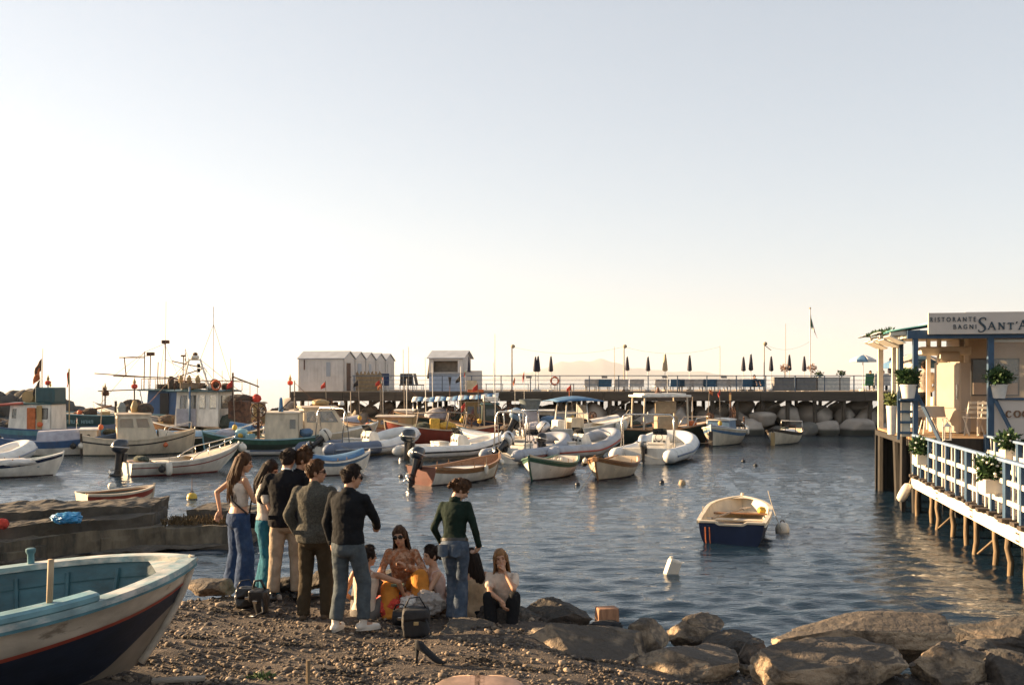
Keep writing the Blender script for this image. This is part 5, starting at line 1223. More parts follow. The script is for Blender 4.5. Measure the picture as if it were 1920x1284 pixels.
for t, (x, y, z, hh_, m_) in (('cream cabin boat with', (-1.6, .3, .7, 2.3, rust)), ('dark green fishing', (1.0, .3, .7, 2.6, redcloth)), ('red wooden boat', (-1.9, .2, .7, 2.4, redcloth)), ('cream launch', (1.6, .2, .8, 2.5, blackcloth)), ('beige back-row boat', (-1.5, .2, .6, 2.7, redcloth)), ('white back-row boat', (1.4, .2, .6, 2.5, orangecloth)), ('ochre back-row boat', (1.4, .2, .6, 2.9, blackcloth)), ('cream back-row boat', (-1.6, .2, .6, 2.4, redcloth)), ('brown back-row boat', (1.3, .2, .6, 2.2, orangecloth)), ('pale green back-row', (-1.6, .2, .6, 2.6, redcloth)), ('white fishing boat', (1.4, .2, .6, 2.2, redcloth)), ('blue fishing boat', (2.6, .3, .9, 2.8, orangecloth))):
    o = bo(t[:22]); pl = MB().tube([(x, y, z), (x + .12, y, z + hh_)], .018, 5).build('dan_buoy_pole', wood_g, o)
    q = MB(); q.grid(lambda a, c: (x + .12 + .24 * a, y + .04 * math.sin(a * 6 + c * 3), z + hh_ - .05 - .3 * c * (1 - .4 * a) - .22 * a), 4, 4); f = q.build('flag', m_, pl, smooth=True); f.modifiers.new('S', 'SOLIDIFY').thickness = .006
    MB().ell((x + .03, y, z + .5), (.11, .11, .13), 8, 6).build('float', yellowm if m_ is not rust else lifering_m, pl, smooth=True)
for u0, v0, z0, u1, v1, z1, sag, lab in ((997, 886, .7, 985, 868, .3, .05, 'mooring rope from the green-striped boat to the silver inflatable'), (1122, 885, .7, 1083, 912, 0, .1, 'mooring rope from the cream boat down to its float'), (1440, 945, .5, 1467, 993, .1, .08, 'mooring rope from the navy rowing boat to its white float'), (425, 845, .9, 470, 842, .8, .12, 'mooring rope from the white motorboat bow towards the green boat'), (932, 862, .7, 965, 868, .4, .1, 'mooring rope from the maroon-sterned boat bow'), (1338, 815, .6, 1290, 812, .7, .15, 'mooring rope between the hard-top boat and the blue-lined boat'), (700, 850, .4, 640, 852, .6, .1, 'mooring rope between the grey inflatable and the cruiser'), (205, 835, .6, 160, 840, .6, .12, 'mooring rope between the cream cabin boat and the cuddy boat')):
    Ya = CAMZ * F / (max(v0, 840) + 12 - HV); Yb = CAMZ * F / (max(v1, 840) + 12 - HV); a = P(u0, v0, Ya); b_ = P(u1, v1, Yb); a.z = z0; b_.z = z1; rope(a, b_, sag, lab)

# floats
def buoy(u, v, r, m, label, band=None, rod=0):
    p = W(u, v); o = empty('mooring_buoy', (p.x, p.y, 0), 0, label, 'buoy', 'floats in the harbour')
    MB().lathe([(r * .2, -r), (r * .8, -r * .6), (r, 0), (r, r * .5), (r * .85, r * 1.0), (r * .5, r * 1.25), (r * .15, r * 1.3)], 16).build('float', m, o, smooth=True)
    MB().tube([(r * .3 * math.cos(a), 0, r * 1.3 + r * .3 * math.sin(a)) for a in (0, .5, 1, 1.57, 2.1, 2.6, 3.14)], r * .08, 5).build('ring', rust, o)
    if band: MB().lathe([(r * .86, -r * .55), (r * 1.02, -.01), (r * 1.02, r * .22)], 16).build('band', band, o, smooth=True)
    if rod: MB().tube([(0, 0, r), (0, 0, r + rod)], .01, 5).build('rod', rust, o)
    return o
buoy(360, 936, .14, mat('yellow_buoy', (.55, .36, .04), rough=.5), 'yellow mooring buoy with a dark lower half', blackp, .45)
buoy(210, 914, .12, fender_w, 'round white mooring buoy near the cream punt')
buoy(1467, 996, .15, fender_w, 'white float beside the navy rowing boat')
buoy(1261, 1074, .001, fender_w, 'x') if False else None
p = W(1261, 1076); o = empty('jerrycan_float', (p.x, p.y, 0), 0, 'white plastic jerrycan drifting in the near water as a float', 'buoy', 'floats in the harbour')
MB().box((0, 0, .10), (.23, .15, .32), M=Euler((.1, .32, .3)).to_matrix().to_4x4()).build('canister', fender_w, o, bevel=.04)
MB().lathe([(.03, 0), (.03, .04)], 10, c=(-.02, .0, .26)).build('cap', fender_w, o)
for u_, v_, lab in ((1279, 908, 'pale net float in front of the large white inflatable'), (1241, 906, 'dark small float in front of the large white inflatable'), (1394, 866, 'dark float furthest out in the open water'), (1417, 874, 'dark float right of the other one in open water'), (752, 895, 'dark float left of the maroon-sterned boat'), (1083, 910, 'dark float between the two nose-on rowing boats')):
    buoy(u_, v_, .11 if 'pale' in lab else .08, canvas_t if 'pale' in lab else blackp, lab)
# ------------------------------------------------------------------ bathing pier
pier_wood = mat('pier_timber', (0.075, 0.058, 0.042), rough=.85, var=.35, scale=1.5, bump=.4, bscale=6, stretch=(.3, 2, 2))
deck_wood = mat('pier_deck_boards', (0.26, 0.20, 0.14), rough=.85, var=.3, scale=2, stretch=(4, .5, 1))
rail_m = mat('blue_grey_rail', (0.10, 0.13, 0.17), rough=.5, var=.15)
hut_white = mat('white_hut_boards', (0.62, 0.57, 0.52), rough=.75, var=.1, scale=1.2, bump=.12, bscale=8, c2=(.50, .45, .40), mix=(.5, .75))
hut_roof = mat('grey_sheet_roof', (0.34, 0.36, 0.39), rough=.6, var=.12, scale=2)
hut_dark = mat('hut_opening', (0.05, 0.035, 0.028), rough=.9)
door_brown = mat('brown_hut_door', (0.10, 0.05, 0.03), rough=.7)
parasol_n = mat('navy_parasol_cloth', (0.035, 0.035, 0.05), rough=.9, var=.2)
parasol_t = mat('beige_parasol_cloth', (0.42, 0.32, 0.20), rough=.9, var=.15)
plastic_w = mat('white_plastic', (0.66, 0.62, 0.56), rough=.5, var=.1)
leafm = mat('green_leaves', (0.035, 0.075, 0.02), rough=.55, var=.6, scale=9, spec=.4)
leafy = mat('yellow_green_leaves', (0.10, 0.13, 0.03), rough=.55, var=.5, scale=9)
flower_w = mat('white_flowers', (0.7, 0.66, 0.56), rough=.7)
DZ = 2.55; PY0, PY1 = 59.2, 71.0
pier = empty('pier', (0, 0, 0), 0, 'long dark timber bathing pier on piles above the breakwater', 'pier')
MB().box((5.5, (PY0 + PY1) / 2, DZ - .06), (37.2, PY1 - PY0, .10)).build('deck', deck_wood, pier)
for k in range(12): MB().box((-11.6 + 3.1 * k, PY0 - .05, DZ - .30), (3.085, .14, .56 - .02 * (k % 2))).build('edge_beam', pier_wood, pier, bevel=.015)
for y in (61.5, 65, 69): MB().box((5.5, y, DZ - .3), (37, .25, .36)).build('cross_girder', pier_wood, pier)
k = 0; x = -12.6
pr = random.Random(8)
while x < 24:
    for y in (PY0 + .3, 65, 69.5):
        MB().tube([(x + pr.uniform(-.1, .1), y, -.6), (x + pr.uniform(-.1, .1), y, DZ - .15)], .13, 8).build('pile', pier_wood, pier)
    if k % 2 == 0: MB().bar((x, PY0 + .35, 1.3), (x + 1.4, PY0 + .35, DZ - .3), .12).build('brace', pier_wood, pier)
    else: MB().bar((x, PY0 + .35, DZ - .4), (x - .9, PY0 + .35, 1.6), .10).build('brace', pier_wood, pier)
    x += 1.55 + pr.uniform(-.2, .2); k += 1
ri = empty('pier_railing', (0, PY0 + .05, DZ), 0, 'thin dark railing along the front edge of the pier', 'railing')
MB().bar((-9.5, 0, .93), (24, 0, .93), .07, .05).build('handrail', rail_m, ri)
for z in (.66, .42, .18): MB().tube([(-9.5, 0, z), (24, 0, z)], .012, 5).build('rail_wire', rail_m, ri)
x = -9.4
while x < 24:
    MB().box((x, 0, .47), (.06, .05, .94)).build('post', rail_m, ri); x += 1.75
for x in (1.0, 5.5, 9.1, 12.6): MB().box((x, -.05, .86), (.34, .05, .16)).build('small_board', mat('grey_board', (.3, .27, .24), rough=.8), ri)

def hut_gable(root, L, Wd, H, rise, wallm, roofm, over=.1):
    """hut in local axes: ridge along x (length L), gables at both x ends, front gable at +x; origin at floor of the front-right corner (y=0..W)"""
    w = MB(); t = .05
    w.add([(-L, 0, 0), (0, 0, 0), (0, 0, H), (-L, 0, H)], [(0, 1, 2, 3)]); w.add([(-L, Wd, 0), (0, Wd, 0), (0, Wd, H), (-L, Wd, H)], [(3, 2, 1, 0)])
    for x, f in ((0, 0), (-L, 1)):
        q = [(x, 0, 0), (x, Wd, 0), (x, Wd, H), (x, Wd / 2, H + rise), (x, 0, H)]; w.add(q, [(0, 1, 2, 3, 4) if not f else (4, 3, 2, 1, 0)])
    o = w.build('wall', wallm, root); md = o.modifiers.new('S', 'SOLIDIFY'); md.thickness = t; md.offset = -1
    rf = MB(); e = over
    sl = rise / (Wd / 2)
    for s in (0, 1):
        y0 = -e if s == 0 else Wd + e; z0 = H - e * sl
        a = [(-L - e, y0, z0 + .03), (e, y0, z0 + .03), (e, Wd / 2, H + rise + .03), (-L - e, Wd / 2, H + rise + .03)]
        rf.add(a + [(p[0], p[1], p[2] + .05) for p in a], [(3, 2, 1, 0), (4, 5, 6, 7), (0, 1, 5, 4), (1, 2, 6, 5), (2, 3, 7, 6), (3, 0, 4, 7)] if s == 0 else [(0, 1, 2, 3), (7, 6, 5, 4), (4, 5, 1, 0), (5, 6, 2, 1), (6, 7, 3, 2), (7, 4, 0, 3)])
    rf.build('roof', roofm, root)
    return o
ang = math.atan2(.25, .96)
HX, HY = P(645, 733, 59.9).x, 59.9
HLAB = ('nearest white bathing cabin with a long blank side wall and brown door', 'second white bathing cabin from the front of the row', 'third white bathing cabin, the middle one of the row', 'fourth white bathing cabin from the front of the row', 'last white bathing cabin at the far end of the row')
for i in range(5):
    ox = HX + 1.66 * i * math.sin(ang); oy = HY + 1.66 * i * math.cos(ang)
    r = empty('bathing_cabin', (ox, oy, DZ), -ang, HLAB[i], 'cabin', 'row of white bathing cabins')
    hut_gable(r, 3.0 + (0 if i else 0), 1.62, 1.95, .42, hut_white, hut_roof, .07)
    d = MB().box((.02, .62, .86), (.04, .55, 1.68)).build('door', door_brown if i == 0 else (hut_white if i != 1 else hut_roof), r)
    MB().lathe([(.03, 0), (.03, .05)], 8, c=(.05, .8, .85), M=Matrix.Rotation(R(90), 4, 'Y')).build('door_knob', rust, d)
    for k in range(7): MB().box((.012, .12 + .23 * k, .95), (.012, .015, 1.86)).build('board_batten', hut_white, r)
    if i == 0:
        MB().box((-1.02, -.015, 1.32), (.26, .03, .86)).build('window', hut_roof, r); MB().box((-2.6, -.03, 1.6), (.05, .05, .6)).build('downpipe', rust, r)
        for k in range(13): MB().box((-.12 - .23 * k, -.006, .96), (.012, .012, 1.9)).build('board_batten', hut_white, r)
    elif i < 3: MB().box((.03, .62, 1.42), (.03, .4, .55)).build('window', hut_roof, d)
# reed screen and blue chair in front of the cabins
p = P(692, 733, 60.6)
r = empty('reed_screen', (p.x, p.y, DZ), -.1, 'tan reed screen on the pier before the bathing cabins', 'screen')
for k in range(26): MB().tube([(-.78 + .0625 * k, .02 * math.sin(k), 0), (-.78 + .0625 * k, .02 * math.sin(k * 2), 1.12 + .1 * math.sin(k * 1.7))], .034, 5).build('reed', mat('reed_cane', (.34, .24, .13), rough=.9, var=.3), r)
def deckchair(u, Y, m, label, name='deck_chair', rz=0):
    p = P(u, 733, Y); r = empty(name, (p.x, p.y, DZ), rz, label, 'chair', 'chairs on the pier')
    MB().box((0, 0, .36), (.5, .5, .05)).build('seat', m, r); MB().box((0, .22, .72), (.5, .05, .7), M=Matrix.Rotation(R(-12), 4, 'X')).build('backrest', m, r)
    for a in (-1, 1):
        for b_ in (-1, 1): MB().bar((a * .22, b_ * .22, 0), (a * .22, b_ * .22, .36), .03).build('leg', plastic_w, r)
    return r
deckchair(721, 60.4, mat('navy_canvas', (.02, .035, .09), rough=.9), 'navy deck chair beside the bathing cabins')
# kiosk
p = P(868, 733, 60.3)
r = empty('beach_kiosk', (p.x, p.y, DZ), R(-14), 'white kiosk with a serving hatch and blue counter front on the pier', 'kiosk')
Lk, Wk, Hk = 2.15, 1.7, 2.02
fr = MB()
fr.box((-Lk / 2, 0, .55), (Lk, .06, 1.1)); fr.build('wall', mat('pale_blue_boards', (.40, .46, .56), rough=.7, var=.1), r)
a = MB(); a.box((-Lk + .14, .001, 1.55), (.28, .06, .9)); a.box((-.16, .001, 1.55), (.32, .06, .9)); a.box((-Lk / 2, .001, 1.92), (Lk - .6, .06, .16)); a.build('hatch_surround', hut_white, r)
MB().box((-Lk / 2, .55, 1.45), (Lk - .3, .04, .75)).build('hatch_interior', mat('dull_brown_board', (.22, .18, .14), rough=.9), r); MB().box((-Lk / 2, -.08, 1.12), (Lk + .05, .26, .05)).build('counter', hut_white, r)  # darker brown board set behind the hatch
q = MB(); q.add([(0, 0, 0), (0, Wk, 0), (0, Wk, Hk), (0, Wk / 2, Hk + .38), (0, 0, Hk)], [(0, 1, 2, 3, 4)]); q.add([(-Lk, 0, 0), (-Lk, Wk, 0), (-Lk, Wk, Hk), (-Lk, Wk / 2, Hk + .38), (-Lk, 0, Hk)], [(4, 3, 2, 1, 0)]); q.add([(-Lk, Wk, 0), (0, Wk, 0), (0, Wk, Hk), (-Lk, Wk, Hk)], [(3, 2, 1, 0)])
o = q.build('wall', hut_white, r); md = o.modifiers.new('S', 'SOLIDIFY'); md.thickness = .05; md.offset = -1
q = MB()
for s, y0 in ((1, -.16), (-1, Wk + .16)):
    a = [(-Lk - .12, y0, Hk - .05), (.16, y0, Hk - .05), (.16, Wk / 2, Hk + .42), (-Lk - .12, Wk / 2, Hk + .42)]; a += [(x, y, z + .05) for x, y, z in a]
    q.add(a, [(3, 2, 1, 0), (4, 5, 6, 7), (0, 1, 5, 4), (1, 2, 6, 5), (2, 3, 7, 6), (3, 0, 4, 7)])
q.build('roof', hut_roof, r); MB().box((-Lk - .1, .45, 1.35), (.05, .6, 1.2), M=Matrix.Rotation(R(8), 4, 'Y')).build('open_shutter', parasol_t, r)
MB().box((.62, .3, .62), (1.0, .05, 1.24)).build('side_screen', hut_white, r); MB().lathe([(.10, 0), (.05, .7), (.02, 1.0)], 8, c=(.35, .1, 1.15)).build('folded_awning', parasol_n, r)

# parasols
def closed_parasol(u, vt, vb, Y, label, m=parasol_n, s=1.0):
    top = P(u, vt, Y).z - DZ; bot = P(u, vb, Y).z - DZ; p = P(u, 733, Y)
    r = empty('closed_parasol', (p.x, p.y, DZ), 0, label, 'parasol', 'folded parasols along the pier')
    MB().tube([(0, 0, 0), (0, 0, top)], .025, 6).build('pole', plastic_w, r); H = top - bot
    c = MB(); N = 12; prof = [(.06, 0), (.12, .06), (.105, .3), (.075, .65), (.04, .95), (.015, 1.0)]
    vs = []; 
    for i, (rr_, zz) in enumerate(prof):
        for k in range(N): a = 2 * math.pi * k / N; f = (1 + .22 * (-1) ** k) * rr_ * s; vs.append((f * math.cos(a), f * math.sin(a), bot + H * zz))
    fs = [(i * N + k, i * N + (k + 1) % N, (i + 1) * N + (k + 1) % N, (i + 1) * N + k) for i in range(len(prof) - 1) for k in range(N)]
    c.add(vs, fs); c.build('canopy', m, r, smooth=True); MB().lathe([(.035, 0), (.02, .07)], 6, c=(0, 0, top - .03)).build('finial', plastic_w, r)
    MB().lathe([(.2, 0), (.2, .08), (.05, .12)], 10).build('base', plastic_w, r)
    return r
PS = ((1004, 668, 697, 'thin folded parasol, left one of the close pair right of the kiosk'), (1009, 667, 697, 'folded parasol, right one of the close pair right of the kiosk'), (1033, 667, 697, 'folded parasol just right of the close pair'), (1176, 668, 695, 'folded parasol beside the tall lamp post in the middle of the pier'), (1215, 668, 696, 'folded parasol between the lamp post and the beige one'), (1293, 665, 696, 'folded dark parasol right of the beige one'), (1394, 668, 696, 'folded parasol, left one of the pair left of the bent lamp'), (1408, 663, 695, 'tallest dark folded parasol left of the bent lamp'), (1446, 667, 696, 'folded parasol right of the bent lamp'), (1480, 664, 695, 'folded parasol beside the pink potted plant'), (1508, 667, 696, 'folded parasol just left of the flagpole'))
for u, a, b_, lab in PS: closed_parasol(u, a, b_, 60.8, lab)
closed_parasol(1247, 663, 696, 60.6, 'beige folded parasol, the only light one on the pier', parasol_t, 1.15)
closed_parasol(1669, 670, 700, 60.0, 'folded parasol beside the restaurant eave at the pier end', parasol_n, 1.1)
def open_parasol(p, rad, top, label, rz=0, drop=.32, grp='open striped parasols'):
    r = empty('open_parasol', p, rz, label, 'parasol', grp)
    MB().tube([(0, 0, 0), (0, 0, top)], .03, 8).build('pole', plastic_w, r)
    for k in range(8):
        g = MB(); a0 = 2 * math.pi * k / 8; a1 = 2 * math.pi * (k + 1) / 8
        def fn(s, t):
            e0 = Vector((math.cos(a0), math.sin(a0), 0)); e1 = Vector((math.cos(a1), math.sin(a1), 0)); d = e0.lerp(e1, t) * rad * s
            return (d.x, d.y, top - drop * s ** 1.6)
        g.grid(fn, 6, 4); o = g.build('canopy_gore', canvas_b if k % 2 else canvas_w, r, smooth=True); md = o.modifiers.new('S', 'SOLIDIFY'); md.thickness = .01
        v = MB(); e0 = Vector((math.cos(a0), math.sin(a0), 0)) * rad; e1 = Vector((math.cos(a1), math.sin(a1), 0)) * rad
        v.grid(lambda s, t: tuple(e0.lerp(e1, s) + Vector((0, 0, top - drop - .13 * t))), 4, 1); o = v.build('valance', canvas_b if k % 2 else canvas_w, r); md = o.modifiers.new('S', 'SOLIDIFY'); md.thickness = .008
        MB().bar((0, 0, top - .06), tuple(e0 + Vector((0, 0, top - drop - .02))), .015).build('rib', steel, r)
    MB().lathe([(.03, 0), (.015, .1)], 6, c=(0, 0, top)).build('finial', plastic_w, r); MB().lathe([(.25, 0), (.25, .1), (.06, .14)], 10).build('base', plastic_w, r)
p = P(1618, 733, 61); open_parasol((p.x, p.y, DZ), .82, P(1618, 665, 61).z - DZ, 'open navy and white parasol over the table at the pier end')

# lamp posts, poles and flag
def pole(u, vt, Y, label, r=.03, lamp=0, name='lamp_post'):
    p = P(u, 733, Y); top = P(u, vt, Y).z - DZ; e = empty(name, (p.x, p.y, DZ), 0, label, 'pole' if not lamp else 'lamp post', 'poles along the pier')
    MB().tube([(0, 0, 0), (0, 0, top)], [r, r * .7], 8).build('shaft', mat('pale_pole', (.45, .36, .27), rough=.6), e); MB().lathe([(r * 2.5, 0), (r * 2.5, .04), (r, .08)], 8).build('base_plate', rust, e)
    if lamp: 
        MB().ell((.06, 0, top + .02), (.13, .11, .12), 10, 8).build('lamp_head', canvas_t, e, smooth=True)
        if lamp > 1: MB().tube([(0, 0, top - .05), (.25, 0, top - .25), (.42, 0, top - .38)], .025, 6).build('bracket', rust, e)
    return e
pole(960, 650, 60.5, 'lamp post standing right of the kiosk', .05, 1); pole(1170, 650, 60.5, 'lamp post in the middle of the pier', .05, 1); pole(1433, 645, 60.5, 'lamp post with a bent bracket near the planters', .045, 2)
for u, v, lab in ((928, 626, 'tall thin pole between the kiosk and its lamp post'), (1152, 650, 'thin pole left of the middle lamp post'), (1350, 648, 'thin pole alone left of the parasol pair'), (1473, 607, 'tall thin pole left of the flagpole'), (756, 655, 'left one of two thin poles right of the bathing cabins'), (766, 650, 'right one of two thin poles right of the bathing cabins')): pole(u, v, 60.8, lab, .022, 0, 'thin_pole')
p = P(1519, 733, 61); e = empty('flagpole', (p.x, p.y, DZ), 0, 'white flagpole with a limp red white and green flag', 'flagpole'); top = P(1519, 578, 61).z - DZ
MB().tube([(0, 0, 0), (0, 0, top)], .035, 8).build('shaft', plastic_w, e); MB().ell((0, 0, top), .06).build('finial', ochre, e)
for i, m in enumerate((greencloth, canvas_w, redcloth)):
    g = MB(); g.grid(lambda a, c: (.03 + .15 * (i + a) / 1.6 * (.5 + c), .05 * math.sin((i + a) * 2.5), top - .35 - .35 * (i + a) * .7 - .75 * c), 3, 6); o = g.build('flag_band', m, e, smooth=True); md = o.modifiers.new('S', 'SOLIDIFY'); md.thickness = .01
st = MB()
wires = ((960, 650, 1170, 650), (1170, 650, 1350, 650), (1433, 645, 1519, 640))
for u0, v0, u1, v1 in wires:
    a = P(u0, v0, 60.7); b_ = P(u1, v1, 60.7)
    tag(MB().tube([a.lerp(b_, t / 10) - Vector((0, 0, .7 * 4 * t / 10 * (1 - t / 10) * .6)) for t in range(11)], .005, 4).build('light_cable', rubber), 'sagging cable between poles from x %s of the pier' % {960: 'the kiosk lamp', 1170: 'the middle lamp', 1433: 'the bent lamp'}[u0], 'cable')['label'] = {960: 'sagging cable from the kiosk lamp post to the middle one', 1170: 'sagging cable right of the middle lamp post', 1433: 'short sagging cable from the bent lamp to the flagpole'}[u0]

# loungers
def lounger(u, Y, m, label, flip=1):
    p = P(u, 733, Y); r = empty('sun_lounger', (p.x, p.y, DZ), 0, label, 'sun lounger', 'sun loungers on the pier')
    MB().box((0, 0, .30), (.86, 1.3, .06)).build('bed', m, r, bevel=.01); MB().box((0, -.52, .52), (.86, .05, .44), M=Matrix.Rotation(R(24 * flip), 4, 'X')).build('backrest', m, r, bevel=.01)
    MB().box((0, 0, .27), (.62, 1.2, .04)).build('frame', plastic_w, r)
    for a in (-1, 1):
        for b_ in (-1, 1): MB().bar((a * .28, b_ * .5, 0), (a * .28, b_ * .5, .3), .05).build('leg', plastic_w, r)
bl = mat('blue_sling', (.06, .15, .24), rough=.8); wl = mat('pale_sling', (.58, .54, .50), rough=.8)
prev = None
LU = [(1108, 0), (1132, 1), (1163, 0), (1192, 0), (1239, 0), (1268, 1), (1284, 0), (1306, 0), (1328, 1), (1352, 0), (1375, 0), (1402, 1), (1419, 1)]
for i, (u, bb) in enumerate(LU):
    lounger(u, 60.4, bl if bb else wl, '%s sun lounger, number %s from the kiosk end of the row' % ('blue' if bb else 'pale grey', ('one', 'two', 'three', 'four', 'five', 'six', 'seven', 'eight', 'nine', 'ten', 'eleven', 'twelve', 'thirteen')[i]))
# low tables left of the loungers
for i, u in enumerate((927, 975, 1025, 1060, 1085)):
    p = P(u, 733, 60.8); r = empty('low_table', (p.x, p.y, DZ), 0, 'low white table on the pier, %s right of the kiosk' % ('first', 'second', 'third', 'fourth', 'fifth')[i], 'table', 'low tables on the pier')
    MB().box((0, 0, .42), (1.1, .6, .05)).build('top', plastic_w, r, bevel=.01)
    for a in (-1, 1):
        for b_ in (-1, 1): MB().bar((a * .5, b_ * .25, 0), (a * .5, b_ * .25, .42), .04).build('leg', plastic_w, r)
for i, u in enumerate((757, 772, 786)): deckchair(u, 60.9, mat('dark_chair', (.05, .045, .04), rough=.7), 'dark chair between the cabins and the kiosk, %s from the left' % ('first', 'second', 'third')[i], 'cafe_chair', R(40 * i))
p = P(1040, 714, 59.1); e = MB().tube([(p.x + .22 * math.cos(a * .349), p.y, p.z + .22 * math.sin(a * .349)) for a in range(18)], .055, 8, closed=True).build('lifebuoy', lifering_m, smooth=True); tag(e, 'orange lifebuoy hung on the pier railing', 'lifebuoy')
for k in range(4): MB().tube([(p.x + .22 * math.cos(a), p.y, p.z + .22 * math.sin(a)) for a in (k * 1.571 + .5, k * 1.571 + .62, k * 1.571 + .74)], .058, 8).build('white_band', plastic_w, e, smooth=True)

def leaves(mb, c, rad, n, seed, size=.05, up=.3):
    rn = random.Random(seed)
    for _ in range(n):
        d = Vector((rn.gauss(0, 1), rn.gauss(0, 1), rn.gauss(0, 1))).normalized(); k = rn.random() ** .45 * (1 + (.4 * rn.random() if rn.random() < .2 else 0)) * (1 + .16 * math.sin(3 * d.x + seed) * math.cos(4 * d.z + 2 * seed))
        p = Vector((c[0] + d.x * rad[0] * k, c[1] + d.y * rad[1] * k, c[2] + d.z * rad[2] * k))
        a = Vector((rn.gauss(0, 1), rn.gauss(0, 1), rn.gauss(0, 1))).normalized(); b_ = (d + Vector((0, 0, up)) + a * .6).normalized(); s = size * rn.uniform(.6, 1.3)
        x = b_.cross(a).normalized() * s * .42
        mb.add([p - b_ * s, p + x, p + b_ * s, p - x], [(0, 1, 2, 3)])
    return mb
def potted(name, loc, pot, fol, label, n, seed, s=.07, m=leafm, potm=plastic_w, flowers=0, parent=None, square=False):
    """pot=(r0,r1,h) fol=(rx,ry,rz)"""
    r = empty(name, loc, 0, label, 'plant')
    if square: MB().box((0, 0, pot[2] / 2), (pot[1] * 2, pot[1] * 2, pot[2]), taper=1.0).build('pot', potm, r, bevel=.015)
    else: MB().lathe([(pot[0], 0), (pot[1], pot[2] * .9), (pot[1] * 1.08, pot[2] * .9), (pot[1] * 1.08, pot[2]), (pot[1] * .9, pot[2]), (pot[1] * .85, pot[2] * .92)], 18).build('pot', potm, r, smooth='a')
    z = pot[2] + fol[2] * .8
    st = MB(); rn = random.Random(seed)
    for k in range(9): st.tube([(0, 0, pot[2] * .8), (rn.uniform(-.3, .3) * fol[0], rn.uniform(-.3, .3) * fol[1], z), (rn.uniform(-.8, .8) * fol[0], rn.uniform(-.8, .8) * fol[1], z + fol[2] * .6)], .008, 4)
    st.build('stems', wood_d, r)
    f = leaves(MB(), (0, 0, z), fol, n, seed, s).build('foliage', m, r)
    if flowers:
        for k in range(flowers):
            d = Vector((rn.gauss(0, 1), -abs(rn.gauss(0, 1)) * .8 - .2, rn.gauss(0, .8))).normalized(); p = (d.x * fol[0], d.y * fol[1], z + d.z * fol[2])
            MB().ell(p, (.028, .028, .022), 7, 5).build('flower', flower_w, f, smooth=True)
    return r
pg = mat('grey_planter', (.20, .185, .17), rough=.8); pw = mat('pale_planter', (.66, .60, .52), rough=.8)
for u0, u1, m, lab in ((1449, 1491, pg, 'dark grey planter box at the left of the planters'), (1491, 1529, pg, 'dark grey planter box beside the pale planter'), (1531, 1572, pw, 'long pale planter box on the pier'), (1573, 1592, pw, 'short pale planter box near the open parasol')):
    a = P(u0, 733, 60.0); b_ = P(u1, 733, 60.0); r = empty('planter_box', ((a.x + b_.x) / 2, 60.0, DZ), 0, lab, 'planter', 'planter boxes on the pier')
    MB().box((0, 0, .42), (b_.x - a.x - .04, .5, .78)).build('box', m, r, bevel=.02); MB().box((0, 0, .83), (b_.x - a.x, .56, .05)).build('rim', m, r)
pinkl = mat('pink_leaves', (.35, .20, .13), rough=.7, var=.3)
for u, v, m, lab in ((1471, 690, pinkl, 'pinkish shrub in the left dark planter'), (1522, 690, pinkl, 'pinkish shrub in the dark planter beside the pale one'), (1535, 702, leafm, 'low green plant at the left end of the long pale planter'), (1577, 700, leafm, 'low green plant in the short pale planter')):
    p = P(u, v, 60.0); r = empty('shrub', (p.x, 60.0, DZ + .8), 0, lab, 'plant'); hh_ = p.z - DZ - .8
    MB().tube([(0, 0, -.05), (.02, 0, hh_)], .02, 5).build('stem', wood_d, r); leaves(MB(), (0, 0, max(.12, hh_)), (.28, .22, .2 if m is leafm else .26), 160, int(u), .07).build('foliage', m, r)
p = P(1640, 733, 61); r = empty('cafe_table', (p.x, p.y, DZ), 0, 'white table under the open parasol at the pier end', 'table')
MB().lathe([(.5, .70), (.5, .74)], 18).build('top', plastic_w, r); MB().tube([(0, 0, 0), (0, 0, .7)], .04, 8).build('leg', plastic_w, r); MB().lathe([(.28, 0), (.28, .03)], 12).build('base', plastic_w, r)
for i, (u, m, lab) in enumerate(((1628, greencloth, 'green chair at the table under the parasol'), (1645, canvas_w, 'pale chair at the table under the parasol'), (1660, canvas_w, 'pale chair nearest the restaurant at the pier table'))): deckchair(u, 60.4, m, lab, 'cafe_chair', R(180))

# ------------------------------------------------------------------ restaurant on the right
RO = Vector((9.85, 24.5, 0)); RZ = R(-11.3)
RX = Vector((math.cos(RZ), math.sin(RZ), 0)); RYv = Vector((-math.sin(RZ), math.cos(RZ), 0))
def RL(u, v, c):                                  # photo point on the restaurant's plane at local depth c -> local x, c, z
    d = Vector(((u - HU) / F, 1, -(v - HV) / F)); t = (RO.dot(RYv) + c) / d.dot(RYv); q = Vector((0, 0, CAMZ)) + d * t - RO
    return Vector((q.dot(RX), c, q.z))
def rworld(x, y, z): return RO + RX * x + RYv * y + Vector((0, 0, z))
bluep = mat('blue_post_paint', (0.03, 0.07, 0.125), rough=.6, var=.2, scale=5, c2=(.07, .11, .15), mix=(.55, .8))
whitep = mat('white_wood_paint', (0.66, 0.60, 0.50), rough=.65, var=.12, scale=4, c2=(.45, .38, .28), mix=(.6, .85))
wallp = mat('cream_plaster', (0.55, 0.48, 0.39), rough=.9, var=.1, scale=2, bump=.15, bscale=20)
floorp = mat('terrace_boards', (0.30, 0.19, 0.10), rough=.75, var=.3, scale=4, stretch=(6, .6, 1))
signp = mat('sign_board', (0.58, 0.50, 0.43), rough=.6, var=.06, scale=2)
letterp = mat('sign_letters', (0.03, 0.055, 0.075), rough=.6)
pilem = mat('bleached_pile', (0.18, 0.125, 0.07), rough=.9, var=.35, scale=3, stretch=(3, 3, .6), bump=.5, bscale=12)
tar = mat('tarred_timber', (.020, .016, .012), rough=.8, var=.4, scale=4, stretch=(3, 3, .7), bump=.4, bscale=14)
